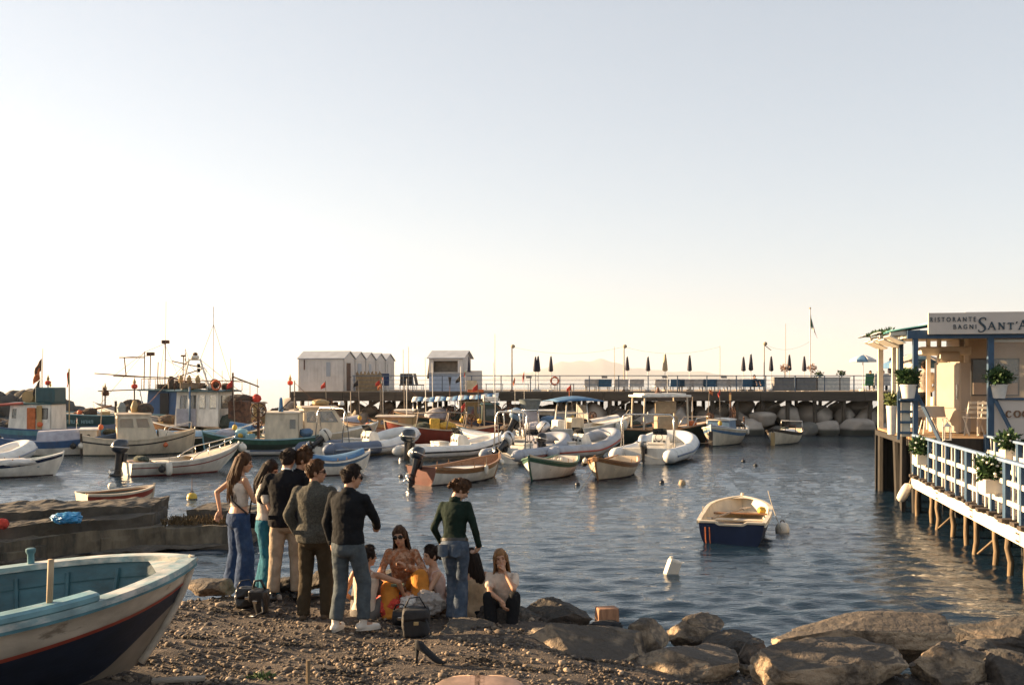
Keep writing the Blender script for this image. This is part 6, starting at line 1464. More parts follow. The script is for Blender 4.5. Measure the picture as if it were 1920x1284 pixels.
TZ = P(1790, 822, 24.2).z
rest = empty('restaurant', RO, RZ, 'white and blue seaside restaurant on stilts with a sign board', 'building')
W0, WD = 8.0, 5.2
for k in range(26):                                # floor boards
    MB().box((W0 / 2, .1 + .2 * k, TZ - .03), (W0, .192, .06)).build('floor_board', floorp, rest)
MB().box((W0 / 2, -.04, TZ - .16), (W0, .1, .32)).build('floor_beam', tar, rest)
MB().box((.0, WD / 2, TZ - .14), (.12, WD, .14)).build('floor_beam', tar, rest)
zb = RL(1790, 633, 0).z; zt_ = RL(1790, 622, 0).z
xs_ = [RL(1716, 700, 0).x, RL(1857, 700, 0).x, 5.2, 7.6]
for i, x in enumerate(xs_): MB().box((x, 0, (TZ + zt_) / 2 - .05), (.14 if i else .12, .14, zt_ - TZ + .1)).build('post', bluep, rest, bevel=.01)
MB().box((W0 / 2 - .05, .001, (zb + zt_) / 2 + .01), (W0 + .15, .17, zt_ - zb + .06)).build('lintel', bluep, rest)
for x in xs_[:2]: MB().bar((x + .05, -.02, TZ + 1.05), (x + .5, -.35, TZ - .05), .07).build('brace', bluep, rest)
for y in (2.7, 5.0):
    MB().box((.05, y, (TZ + zt_) / 2), (.14, .14, zt_ - TZ)).build('post', whitep, rest)
MB().box((-.02, 1.35, (TZ + zt_) / 2), (.1, .1, zt_ - TZ)).build('post', bluep, rest); MB().box((.1, 2.3, (TZ + zt_) / 2), (.12, .12, zt_ - TZ)).build('post', whitep, rest)
MB().box((0, 2.6, zt_ - .05), (.12, 5.2, .14)).build('side_lintel', whitep, rest)
# roof: corrugated sheets on a low slope with a ragged left eave
tq = mat('turquoise_sheet', (0.08, 0.26, 0.25), rough=.5, var=.25, scale=2)
for k in range(7):
    s = MB(); y0 = .0 + .80 * k
    s.grid(lambda a, c: (-.5 + .08 * math.sin(k * 2.1) + 1.9 * a, y0 + .9 * c, zt_ + .02 + .30 * a + .02 * math.sin(c * 25) + .012 * k), 6, 16, True); o = s.build('roof_sheet', tq if k < 2 else hut_roof, rest, smooth=True); md = o.modifiers.new('S', 'SOLIDIFY'); md.thickness = .015
MB().box((4.6, 2.7, zt_ + .42), (6.8, 5.6, .1)).build('flat_roof', hut_roof, rest)
for k in range(3): MB().bar((-.5, .1 + 1.6 * k, zt_ - .04), (.2, .1 + 1.6 * k, zt_ + .02), .07, .09).build('eave_rafter', whitep, rest)
leaves(MB(), (-.42, 2.4, zt_ + .10), (.10, 2.2, .06), 380, 77, .05).build('roof_creeper', leafm, rest)
for k in range(5): MB().box((-.34 + .02 * k, .45 + .98 * k, zt_ - .17 - .05 * (k % 2)), (.42, .92, .03), M=Matrix.Rotation(R(26), 4, 'Y')).build('eave_board', whitep, rest)
# sign board and lettering
s0 = RL(1740, 627, -.14); s1 = RL(1740, 587, -.14)
sg = MB().box((s0.x + 2.6, -.14, (s0.z + s1.z) / 2), (5.2, .08, s1.z - s0.z)).build('sign_board', signp, rest, bevel=.006)
def sign_text(t, u0, v0, vtop, uend):
    a = RL(u0, v0, -.19); b_ = RL(u0, vtop, -.19); e = RL(uend, v0, -.19)
    me = text_mesh(t, 1.0, .02); xs2 = [v.co.x for v in me.vertices]; ys2 = [v.co.y for v in me.vertices]
    sx = (e.x - a.x) / (max(xs2) - min(xs2)); sy = (b_.z - a.z) / (max(ys2) - min(ys2)); x0 = min(xs2); y0 = min(ys2)
    for v in me.vertices: v.co = ((v.co.x - x0) * sx, (v.co.y - y0) * sy, v.co.z * .5)
    return obj('lettering', me, letterp, sg, a, (R(90), 0, 0))
sign_text('R I S T O R A N T E', 1744, 603.5, 595, 1830); sign_text('B A G N I', 1788, 617, 608.5, 1830.5)
def strokes(paths, u0, v0, px, parent, m, c=-.19, name='lettering', dep=.015):
    """serif letters drawn as thick/thin strokes; units are photo pixels times px"""
    mb = MB()
    for pts in paths:
        for (x0, y0, w0), (x1, y1, w1) in zip(pts, pts[1:]):
            a = RL(u0 + x0 * px, v0 + y0 * px, c); b_ = RL(u0 + x1 * px, v0 + y1 * px, c); d = b_ - a; d.y = 0
            n = Vector((-d.z, 0, d.x)).normalized() if d.length > 1e-6 else Vector((1, 0, 0)); s = px * 24.3 / F / 2
            q = [a - n * w0 * s, b_ - n * w1 * s, b_ + n * w1 * s, a + n * w0 * s]
            mb.add([p + Vector((0, -dep, 0)) for p in q] + [p + Vector((0, dep, 0)) for p in q], [(0, 1, 2, 3), (7, 6, 5, 4), (0, 4, 5, 1), (1, 5, 6, 2), (2, 6, 7, 3), (3, 7, 4, 0)])
    return mb.build(name, m, parent)
S_ = [[(13.5, 5, 1.2), (13.5, 1.2, 1.6), (10, 0, 1.8), (5, 1, 2.2), (2, 4.5, 3), (2.6, 8.5, 3.6), (6, 12, 4), (10.5, 15.5, 4), (12.8, 19, 3.6), (12, 23, 2.6), (8, 26, 2), (3.5, 26.6, 1.8), (.6, 25.5, 1.5), (.6, 22.5, 1.2)]]
A_ = [[(0, 15, 1.3), (6.2, 0, 1.3)], [(6.0, 0, 2.6), (13, 15, 2.6)], [(2.4, 9.6, 1.3), (10.5, 9.6, 1.3)], [(-1.6, 15, 1.1), (2, 15, 1.1)], [(10.8, 15, 1.1), (15, 16.5, 1.1)]]
N_ = [[(1, 13, 1.3), (1, 0, 1.3)], [(1, 0, 2.8), (11, 13, 2.8)], [(11, 13, 1.3), (11, 0, 1.3)], [(-1, 13, 1.1), (3, 13, 1.1)], [(9, 0, 1.1), (13.5, 0, 1.1)], [(-1, 0, 1.1), (2, 0, 1.1)]]
T_ = [[(0, .6, 1.6), (11, .6, 1.6)], [(5.5, .6, 2.6), (5.5, 13, 2.6)], [(3.2, 13, 1.1), (7.8, 13, 1.1)], [(0, .6, 1), (-.3, 3, 1)], [(11, .6, 1), (11.3, 3, 1)]]
Q_ = [[(2.2, 0, 2.4), (1.6, 2, 1.8), (0, 4, .8)]]
for path, u, v, px in ((S_, 1834.5, 595.5, 1.0), (A_, 1853.5, 603.5, .93), (N_, 1872.5, 605.2, .92), (T_, 1890, 605, .92), (Q_, 1905, 603, .9), (A_, 1911, 600, 1.15)): strokes(path, u, v, px, sg, letterp)
# half wall with cut lettering, clear blind, back walls
hx0 = RL(1862, 750, 0).x; hz = RL(1862, 749, 0).z
MB().box((hx0 + 2.5, -.01, (TZ - .55 + hz) / 2), (5.0, .08, hz - TZ + .55)).build('half_wall', signp, rest, bevel=.01); MB().box((hx0 + 2.5, -.01, hz + .02), (5.05, .18, .05)).build('half_wall_cap', bluep, rest)
CC = [[(8, 2.5, 1), (7, .8, 1.2), (4.5, 0, 1.3), (1.8, 1.6, 2.2), (.8, 5, 2.6), (1.8, 8.4, 2.2), (4.5, 10, 1.3), (7, 9.4, 1.1), (8.4, 7.8, .9)]]
OO = [[(5 + 4.6 * math.sin(a * .5236), 5 - 5 * math.cos(a * .5236), 1.2 + 1.6 * abs(math.sin(a * .5236))) for a in range(13)]]
brownl = mat('brown_letters', (.20, .11, .06), rough=.8)
for path, u in ((CC, 1886), (OO, 1901.5), (CC, 1917)): strokes(path, u, 770, 1.2, rest, brownl, -.065)
bl_m = mat('clear_blind', (.62, .55, .45), rough=.25, alpha=.35, var=.2, scale=3)
g = MB(); g.grid(lambda a, c: (hx0 + .05 + 2.1 * a, .10 + .03 * math.sin(a * 30), hz + .05 + (zb - hz - .05) * c), 40, 2); g.build('clear_blind', bl_m, rest, smooth=True)
MB().tube([(hx0, .1, zb - .08), (hx0 + 4, .1, zb - .08)], .05, 8).build('blind_roller', whitep, rest)
bwx0 = RL(1808, 700, 3.6).x
MB().box((bwx0 + 2.6, 3.6, (TZ + zt_) / 2), (5.2, .12, zt_ - TZ)).build('back_wall', wallp, rest)
MB().box((bwx0 - .06, 4.4, (TZ + zt_) / 2), (.12, 1.6, zt_ - TZ)).build('back_wall', wallp, rest)
wa = RL(1824, 742, 3.52); wb = RL(1856, 672, 3.52)
wf = MB().box(((wa.x + wb.x) / 2 + .35, 3.525, (wa.z + wb.z) / 2), (wb.x - wa.x + .8, .05, wb.z - wa.z)).build('window', mat('window_frame_paint', (.12, .13, .14), rough=.5), rest)
MB().box(((wa.x + wb.x) / 2 + .35, 3.49, (wa.z + wb.z) / 2 + .16), (wb.x - wa.x + .7, .02, (wb.z - wa.z) - .4)).build('pane', darkglass, wf); MB().box(((wa.x + wb.x) / 2 + .35, 3.488, wa.z + .2), (wb.x - wa.x + .7, .02, .32)).build('lower_panel', signp, wf)
MB().box((bwx0 - .55, 3.45, zt_ - .38), (1.3, .5, .24)).build('cornice', whitep, rest, bevel=.04); MB().lathe([(.14, 0), (.14, .5)], 14, M=Matrix.Rotation(R(90), 4, 'Y'), c=(bwx0 - .75, 3.1, zt_ - .55)).build('duct', wallp, rest, smooth='a')
for x in (bwx0 - .72, bwx0 - 1.0, bwx0 - .02): MB().box((x, 3.3, (TZ + zt_) / 2), (.1, .1, zt_ - TZ - .1)).build('inner_post', whitep, rest)
MB().box((3.9, 2.6, zt_ - .02), (7.6, 5.1, .05)).build('ceiling', wallp, rest)
# under the terrace
for k in range(5):
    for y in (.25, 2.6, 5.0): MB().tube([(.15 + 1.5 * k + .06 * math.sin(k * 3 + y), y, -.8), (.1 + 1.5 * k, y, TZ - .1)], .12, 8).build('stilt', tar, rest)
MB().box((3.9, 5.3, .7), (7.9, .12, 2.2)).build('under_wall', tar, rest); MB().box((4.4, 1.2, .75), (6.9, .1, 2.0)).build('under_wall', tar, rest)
for k in range(4): MB().bar((-.16 + .05 * k, .3 + .35 * k, -.6), (-.14 + .05 * k, .3 + .35 * k, TZ + (.05 if k else .1)), .1, .1).build('mooring_pile', tar, rest)
# side ladder panel
for y in (-.0,): 
    for k in range(5): MB().box((xs_[0] - .2, .05, TZ + .12 + .26 * k), (.34, .04, .06)).build('ladder_rung', bluep, rest)
    MB().box((xs_[0] - .38, .05, TZ + .55), (.06, .06, 1.2)).build('ladder_stile', bluep, rest); MB().box((xs_[0] - .20, .12, TZ + .5), (.22, .02, .95)).build('ladder_back', whitep, rest)
# things on the terrace
def rthing(name, label, cat, x, y, z=TZ, rz=0, group=None): return empty(name, rworld(x, y, z), RZ + rz, label, cat, group)
fx = RL(1786, 790, 2.6)
r = rthing('fridge_cabinet', 'tall cream fridge cabinet standing on the terrace', 'fridge', fx.x, 2.6, TZ, R(-38))
MB().box((0, 0, .95), (.72, .6, 1.86)).build('body', wallp, r, bevel=.02); MB().box((0, -.31, 1.25), (.66, .02, 1.15)).build('door', wallp, r, bevel=.008); MB().box((0, -.31, .34), (.66, .02, .55)).build('door', wallp, r, bevel=.008); MB().bar((.28, -.34, .9), (.28, -.34, 1.3), .03).build('handle', steel, r)
def cafe_set(u, v, y, label, kind):
    q = RL(u, v, y); return rthing('cafe_table' if kind == 't' else 'folding_chair', label, 'table' if kind == 't' else 'chair', q.x, y)
r = cafe_set(1738, 800, 1.9, 'round white table with a cloth on the terrace', 't'); MB().lathe([(.42, .70), (.42, .73)], 18).build('top', whitep, r)
c = MB(); c.grid(lambda a, t: ((.42 + .05 * t + .025 * t * math.sin(a * 44)) * math.cos(a * 6.2832), (.42 + .05 * t + .025 * t * math.sin(a * 44)) * math.sin(a * 6.2832), .735 - .28 * t), 48, 4); c.build('cloth', wallp, r, smooth=True)
for k in range(3): MB().bar((.05 * math.cos(k * 2.1), .05 * math.sin(k * 2.1), .7), (.3 * math.cos(k * 2.1), .3 * math.sin(k * 2.1), 0), .03).build('leg', whitep, r)
for u, y, lab, rz in ((1822, 1.5, 'folding chair leaning near the window on the terrace', .3), (1849, 1.2, 'folding chair beside the blue post on the terrace', -.2)):
    q = RL(u, 790, y); r = rthing('folding_chair', lab, 'chair', q.x, y, TZ, rz)
    for sx in (-.2, .2): MB().bar((sx, .0, 0), (sx * .95, -.22, .88), .03).build('leg', whitep, r); MB().bar((sx * 1.05, -.25, 0), (sx, .05, .5), .03).build('leg', whitep, r)
    MB().box((0, -.08, .46), (.42, .38, .03)).build('seat', whitep, r)
    for z in (.6, .72, .84): MB().box((0, -.17 - (z - .6) * .2, z), (.40, .02, .07)).build('back_slat', whitep, r)
q = RL(1803, 760, 2.2); r = rthing('rope_barrier', 'white tube stand with round knobs on the terrace', 'stand', q.x, 2.2)
for x in (-.11, .11): MB().tube([(x, 0, .02), (x, 0, .62)], .016, 8).build('tube', whitep, r); MB().ell((x, 0, .64), .04).build('knob', whitep, r); MB().ell((x, 0, .03), .04).build('foot', whitep, r)
MB().tube([(-.11, 0, .6), (.11, 0, .6)], .014, 6).build('cross_tube', whitep, r); MB().tube([(-.11, 0, .1), (.11, 0, .1)], .014, 6).build('cross_tube', whitep, r)
q = RL(1756, 750, 3.1); r = rthing('white_crate_stack', 'stack of pale boxes beside the fridge cabinet', 'boxes', q.x, 3.1)
for k in range(3): MB().box((.02 * k, 0, .16 + .32 * k), (.34, .34, .31)).build('box', (whitep, wallp, whitep)[k], r, bevel=.01)
q = RL(1775, 824, -.1); r = rthing('lantern', 'white lantern hanging from a rod in front of the terrace', 'lantern', q.x, -.16, q.z)
for a in (-.07, .07):
    for b_ in (-.07, .07): MB().bar((a, b_, .0), (a, b_, .32), .018).build('frame_bar', whitep, r)
MB().box((0, 0, .0), (.17, .17, .02)).build('base', whitep, r); MB().lathe([(.13, .32), (.02, .42)], 4, M=Matrix.Rotation(R(45), 4, 'Z')).build('lid', whitep, r); MB().tube([(0, 0, .42), (.03, 0, .47), (0, 0, .52), (-.03, 0, .47), (0, 0, .42)], .008, 5).build('ring', whitep, r)
MB().tube([(-.1, 0, -.5), (-.1, 0, .52), (0, 0, .53)], .012, 6).build('rod', whitep, r)
for u, y, lab, sd in ((1703, -.05, 'dark green bush in a white pot at the terrace corner', 5), (1873, -.05, 'dark green bush in a white pot on the half wall', 6)):
    q = RL(u, 749, y); w = rworld(q.x, y, q.z + .03); potted('potted_bush', w, (.14, .19, .34), (.29, .26, .22), lab, 1500, sd, .055)
q = RL(1703, 749, -.05); MB().box((q.x, -.05, q.z), (.42, .3, .04)).build('pot_shelf', bluep, rest)
q = RL(1734, 690, 4.4); p = rworld(q.x, 5.6, TZ); open_parasol(tuple(p), .95, RL(1734, 662, 5.6).z - TZ, 'open navy parasol seen through the terrace behind the waiter', .3)
q = RL(1672, 716, 1.5); potted('potted_plant', rworld(q.x, 1.5, TZ + .0), (.1, .13, .75), (.18, .18, .2), 'small yellow-green plant beside the white corner column', 260, 9, .06, leafy)

# ---- walkway
wk = empty('walkway', RO, RZ, 'timber walkway on thin crooked piles leading to the restaurant', 'walkway'); wk_z = .9; WL = 14.5
for k in range(5):
    y0 = -.1 - 2.9 * k; MB().box((.0, y0 - 1.44, wk_z - .13), (.09, 2.88, .24)).build('edge_beam', whitep, wk, bevel=.008)
    pl = MB().box((-.048, y0 - 2.88, wk_z - .13), (.012, .22, .20)).build('joint_plate', wallp, wk)
    for a in range(4):
        for b_ in (-1, 1): MB().lathe([(.012, 0), (.012, .012)], 6, M=Matrix.Rotation(R(-90), 4, 'Y'), c=(-.054, y0 - 2.88 - .075 + .05 * a, wk_z - .13 + b_ * .06)).build('bolt', rust, pl)
wr = random.Random(15)
for k in range(62):
    y = -.2 - .23 * k; MB().box((.86, y, wk_z - .03), (1.72, .215, .04)).build('deck_board', wood_g, wk)
    if k % 2 == 0: MB().box((.02 + wr.uniform(-.03, .03), y - wr.uniform(0, .1), wk_z + .035), (.26 + wr.uniform(-.05, .08), .2, .07), wr.uniform(-.1, .1)).build('joist_end', wood_d, wk, bevel=.01)
MB().box((1.7, -WL / 2, wk_z - .14), (.1, WL, .22)).build('edge_beam', pier_wood, wk)
for x, tag_ in ((.02, 0), (1.66, 1)):
    n = 17; st_ = .86
    for k in range(n):
        y = -.15 - st_ * k; big = k % 3 == 0
        MB().box((x, y, wk_z + .5), (.07 if not big else .09, .09 if not big else .16, 1.0)).build('railing_post', bluep, wk, bevel=.008)
        if k < n - 1:
            for z in (.33, .66): MB().box((x, y - st_ / 2, wk_z + z), (.035, st_ - .08, .085)).build('railing_rail', whitep, wk)
            for j in (1, 2): MB().box((x + .035, y - st_ * j / 3, wk_z + .52), (.03, .055, .9)).build('baluster', whitep, wk)
    MB().box((x, -.15 - st_ * (n - 1) / 2, wk_z + 1.02), (.10, st_ * (n - 1) + .15, .05)).build('handrail', mat('blue_handrail', (.20, .28, .38), rough=.5, var=.15), wk, bevel=.01)
for k in range(13):
    y = -.6 - 1.05 * k; x = .05 + wr.uniform(-.05, .08); pts = [(x + wr.uniform(-.03, .03) * (j > 0), y + wr.uniform(-.035, .035) * (j > 0), wk_z - .2 - (wk_z + .5) * j / 6) for j in range(7)]
    MB().tube(pts, [.052, .047, .053, .05, .056, .052, .056], 8).build('pile', pilem, wk, smooth=True)
    if k in (3, 6): MB().tube([(x, y, wk_z - .45), (x - .25, y + .15, wk_z - .75)], .025, 6).build('side_branch', pilem, wk)
    for x2 in (.9, 1.65): MB().tube([(x2, y, -.6), (x2, y, wk_z - .1)], .07, 7).build('pile', tar, wk)
tag(MB().box((2.35, -7.5, .15), (.3, 15.5, 1.5), 0).build('quay_and_shade_wall', tar, None, loc=RO, rz=RZ), 'added dark wall standing in for the shade under the walkway', 'wall')  # wall added to darken the gap and reflection behind the piles
for k in range(3): MB().box((.9, .05 - .0, wk_z + .12 + .3 * k), (1.5, .32 - .05 * k, .05)).build('step', wood_d, wk)
for u, v, lab, sd, s in ((1738, 878, 'white-flowered plant in a white box on the walkway railing', 12, 1.0), (1905, 935, 'leafy plant in a white box on the near walkway railing', 13, 1.15), (1925, 838, 'leafy plant on the far walkway railing at the picture edge', 14, 1.0)):
    y = -1.6 if u == 1738 else (-7.35 if u == 1905 else -2.2); q = RL(u, v, y); xx = .02 - .12 if u != 1925 else 1.6
    if u == 1738: y = -1.55
    w = rworld(xx, y, wk_z + (.42 if u != 1925 else .6)); potted('railing_planter', w, (.12, .15, .24), (.24, .24, .22), lab, 700, sd, .06, leafm, whitep, 16, square=True)
q = RL(1692, 938, -.3); f = empty('hanging_fender', rworld(-.22, -.2, .52), RZ, 'white fender hanging at the walkway corner', 'fender')
M_ = Matrix.Rotation(R(28), 4, 'Y'); MB().lathe([(.03, -.25), (.10, -.2), (.12, -.1), (.12, .1), (.10, .2), (.03, .25)], 12, M=M_).build('body', fender_w, f, smooth=True); MB().tube([(.11, 0, .22), (.2, 0, .5)], .01, 5).build('lanyard', rope_m, f)
# ------------------------------------------------------------------ beached boat in front
bow = P(352, 1042, 8.55); fb = Vector((bow.x, bow.y, 0))
ax = Vector((0.89, 0.455, 0)).normalized(); HD = math.atan2(ax.y, ax.x)
L_ = 5.0; cen = fb - ax * (L_ / 2 - .02)
boat = empty('beached_fishing_boat', (cen.x, cen.y, .955), 0, 'old wooden boat with teal inside and navy hull drawn up on the beach', 'boat'); boat.rotation_euler = (R(2), R(-1), HD)
h = Hull(L_, 2.05, free=.53, draft=.33, bow=.21, stern=.1, tw=.55, rake=.42, tm=.42, vee=.18, full=4.2)
def oldpaint(name, c, chip, scale=5, lo=.60, hi=.66, **k): return mat(name, c, rough=.6, var=.3, scale=scale, c2=chip, mix=(lo, hi), bump=.35, bscale=22, bdist=.01, stretch=(.6, 1, 1.4), **k)
wb = oldpaint('white_band_paint', (0.44, 0.37, 0.29), (.20, .16, .12), 4)
nv = oldpaint('navy_hull_paint', (0.009, 0.014, 0.028), (.10, .10, .10), 5, .66, .70)
grey_b = paint('bare_keel_wood', (0.20, 0.16, 0.12), .85, 1.5)
tin = oldpaint('teal_inside_paint', (0.032, 0.092, 0.112), (.02, .05, .055), 4, .5, .66)
tgun = oldpaint('pale_teal_gunwale', (0.20, 0.29, 0.30), (.46, .44, .40), 8, .42, .56)
tealw = oldpaint('worn_teal', (.06, .16, .19), (.20, .24, .24), 8, .56, .66); teall = oldpaint('worn_pale_teal', (.13, .25, .28), (.32, .34, .33), 8, .54, .64)
kw = lambda t: .75 + .03 * t
h.band(lambda t: kw(t), lambda t: 1.0, 'white_upper_strake', wb, boat, n=40)
h.band(lambda t: .26 + .34 * sm(.86, 1, t), kw, 'navy_hull_side', nv, boat, n=40, mseg=10)
h.band(0, lambda t: .26 + .34 * sm(.86, 1, t), 'bare_bottom', grey_b, boat, n=40)
h.band(lambda t: kw(t) - .008, lambda t: kw(t) + .02, 'red_line', red, boat, off=-.008, mseg=1, n=40)
h.transom('transom', nv, boat); h.band(.10, .995, 'inner_planking', tin, boat, off=.045, flip=True, n=40)
for i in range(5):
    k = .3 + .14 * i; h.band(k, k + .008, 'plank_seam', mat('dark_seam_caulk', (.02, .06, .07), rough=.9), boat, off=.052, flip=True, mseg=1, n=40)  # thin darker bands along the plank joints
h.rail('gunwale', tgun, boat, w=.13, h=.05, dz=.015, n=44); h.rail('rubbing_strake', tealw, boat, w=.03, h=.03, dz=-.022, out=.045, n=44)
# padded blocks bolted on the gunwale
for t0, t1, sd in ((.70, .84, -1), (.50, .665, -1), (.5, .60, 1)):
    h.rail('gunwale_pad', teall if sd < 0 else tgun, boat, w=.15, h=.075, dz=.07, t0=t0, t1=t1, n=10, sides=(sd,)).modifiers.new('B', 'BEVEL').width = .02
for i in range(11):
    t = .08 + .082 * i
    for sd in (-1, 1): MB().tube([h.at(t, .22 + .09 * q, sd, .055) for q in range(9)], .022, 6).build('frame_rib', tin, boat)
h.deck('bow_deck', tgun, boat, t0=.945, t1=.995, dz=.0, camber=.015)
h.deck('floor_boards', mat('wet_bilge_boards', (.05, .085, .09), rough=.6, var=.4, scale=5), boat, z=-.22, t0=.06, t1=.9, camber=0)
h.thwart(.60, .30, wood_g, boat, w=.26, th=.04); h.thwart(.28, .30, wood_g, boat, w=.26, th=.04)
b_ = MB().box((0, 0, 0), (2.3, .22, .035)); o = b_.build('loose_plank', wood_g, boat, bevel=.006); o.location = (.75, .22, .345); o.rotation_euler = (0, R(-1), R(-3))
b_ = MB().box((0, 0, 0), (1.4, .12, .03)); o = b_.build('loose_plank', wood_g, boat, bevel=.006); o.location = (.45, -.12, .34); o.rotation_euler = (0, 0, R(-14))
h.deck('bow_locker_lid', mat('grey_boards', (.20, .20, .22), rough=.8, var=.3, scale=4, stretch=(1, 9, 1)), boat, z=.20, t0=.76, t1=.88, camber=.0)
p = h.at(.775, 1, -1); MB().tube([(p.x, p.y + .02, p.z), (p.x + .02, p.y + .02, p.z + .42)], .022, 8).build('thole_pin', mat('pale_pin_wood', (.34, .25, .15), rough=.8), boat, smooth=True)
p = h.at(.63, 1, -1); MB().tube([(p.x, p.y + .04, p.z), (p.x - .01, p.y + .04, p.z + .42)], .035, 8).build('thole_pin', wood_g, boat, smooth=True)
p = h.at(.76, 1, 1); MB().lathe([(.03, 0), (.028, .10), (.042, .125), (.042, .15), (.034, .155)], 10, c=(p.x, p.y, p.z + .02)).build('mooring_bitt', tealw, boat, smooth='a')
mb = MB(); pts = [h.at(1, k / 10) for k in range(11)]
for q in pts: q.y = 0; q.x += .02
pts.append(pts[-1] + Vector((.02, 0, .035))); mb.tube(pts, [.045] * 11 + [.06], 8, flat=.8); mb.build('stem_post', wb, boat, smooth=True)
mb = MB().bar((-L_ / 2 + .1, 0, -.45), (L_ / 2 - .45, 0, -.45), .07, .14); mb.build('keel', grey_b, boat)
# ------------------------------------------------------------------ things lying on the beach
p = G(577, 1283); tag(MB().tube([(0, 0, -.2), (.005, 0, .2)], [.02, .018], 8).build('wooden_stake', pilem, None, loc=(p.x, p.y, p.z)), 'thin wooden stake stuck upright in the pebbles', 'stake')
p = G(335, 1281); tag(MB().box((0, 0, 0), (.42, .09, .03), R(12)).build('driftwood_plank', wood_g, None, loc=(p.x, p.y, p.z + .03), bevel=.006), 'short bleached plank lying beside the beached boat', 'plank')
# bleached boat rim cut off by the lower edge
p = P(900, 1279, 8.25); r = empty('upturned_dinghy', (p.x, p.y - .55, .62), 0, 'pale upturned dinghy cut off by the lower picture edge', 'boat')
hl = Hull(1.5, .9, free=.18, draft=.12, bow=.03, stern=0, tw=.8, rake=.05)
mb = MB(); 
mb.grid(lambda a, c: (.75 * (2 * a - 1), .55 * math.sin(math.pi * c) * (1 - abs(2 * a - 1) ** 5) + .0, .19 * math.sin(math.pi * c) ** .6 * (1 - abs(2 * a - 1) ** 4)), 22, 10); mb.build('hull', mat('pinkish_faded_paint', (.34, .22, .16), rough=.7, var=.25, scale=4, c2=(.22, .15, .11)), r, smooth=True)
MB().tube([(.75 * (2 * a / 20 - 1), .0, .02) for a in range(21)], .03, 6).build('rim', wood_g, r)
r.location.z = G(900, 1283).z - .02; r.scale = (.6, .5, .5); r.location = G(900, 1283) + Vector((0, -.26, -.02))

leather = mat('black_leather', (0.012, 0.011, 0.011), rough=.35, var=.3, scale=12, bump=.2, bscale=20)
nylon = mat('black_nylon', (0.016, 0.015, 0.016), rough=.7, var=.3, scale=12, bump=.3, bscale=14)
def bag(name, u, v, d, label, m, seed, flap=True, strap=True, rz=0, buckle=steel):
    p = G(u, v); r = empty(name, (p.x, p.y, p.z), rz, label, 'bag')
    me = rock_mesh(seed, d, 3, .75, .05, 3); obj('body', me, m, r, (0, 0, d[2] * .46))
    if flap: obj('flap', rock_mesh(seed + 1, (d[0] * .95, d[1] * .5, d[2] * .5), 3, .8, .04, 2), m, r, (0, -d[1] * .32, d[2] * .66))
    if strap: MB().tube([(-d[0] * .35, 0, d[2] * .85), (-d[0] * .2, -.02, d[2] * 1.15), (d[0] * .1, -.02, d[2] * 1.18), (d[0] * .3, 0, d[2] * .85)], .015, 6, flat=.5).build('handle', m, r, smooth=True)
    MB().tube([(d[0] * .3, -d[1] * .5, d[2] * .6), (d[0] * .45, -d[1] * .7, d[2] * .2), (d[0] * .1, -d[1] * .9, .02), (-d[0] * .2, -d[1] * .75, .015)], .014, 6, flat=.5).build('strap', m, r, smooth=True)
    MB().box((0, -d[1] * .60, d[2] * .5), (.05, .015, .035)).build('buckle', buckle, r, bevel=.004)
    return r
bag('handbag', 462, 1140, (.30, .2, .28), 'black leather bag lying left of the other at the feet of the group', leather, 401, rz=.3)
bag('handbag', 487, 1152, (.24, .2, .33), 'upright black leather bag with steel buckle behind the suited man', leather, 405, rz=-.2)
bag('backpack', 780, 1195, (.34, .24, .36), 'black backpack on the pebbles in front of the seated women', nylon, 409, rz=.1, buckle=ochre)
bag('tote_bag', 752, 1172, (.22, .2, .2), 'small dark bag behind the backpack', nylon, 413, flap=False)
def cloth(name, u, v, d, label, m, seed, cat, dz=0, amp=.22):
    p = G(u, v); o = obj(name, rock_mesh(seed, d, 4, .2, amp, 2), m, None, (p.x, p.y, p.z + d[2] * .4 + dz)); return tag(o, label, cat)
cloth('red_bag', 727, 1155, (.40, .3, .28), 'crumpled red cloth bag beside the seated woman', redcloth, 421, 'bag')
pgrey = mat('thin_grey_plastic', (.36, .32, .29), rough=.35, var=.2, scale=8, trans=.2)
cloth('plastic_bag', 803, 1160, (.34, .26, .28), 'crumpled grey plastic bag on top of the picnic things', pgrey, 423, 'bag', .06)
cloth('plastic_bag', 772, 1158, (.30, .24, .20), 'crumpled white plastic bag left of the grey one', mat('thin_white_plastic', (.62, .57, .52), rough=.4, var=.15, scale=8), 427, 'bag', .08)
cloth('blue_package', 788, 1150, (.22, .14, .12), 'pale blue plastic package on the picnic pile', mat('pale_blue_plastic', (.22, .42, .52), rough=.4, var=.2, scale=10), 431, 'package', .22)
p = G(702, 1128); r = empty('paper_bag', (p.x, p.y, p.z), R(8), 'cream paper bag between the two seated women on the left', 'bag'); paper = mat('cream_paper', (.55, .44, .32), rough=.85, var=.12, scale=6, bump=.2, bscale=8)
MB().add([(-.15, -.06, 0), (.15, -.06, 0), (.13, .06, 0), (-.13, .06, 0), (-.17, -.09, .30), (.16, -.10, .27), (.15, .05, .29), (-.16, .06, .30)], [(0, 3, 2, 1), (0, 1, 5, 4), (1, 2, 6, 5), (2, 3, 7, 6), (3, 0, 4, 7)]).build('body', paper, r)
MB().lathe([(.035, 0), (.035, .2), (.012, .26), (.012, .29)], 10, c=(.05, 0, .05)).build('bottle_neck', glassm, r, smooth='a')
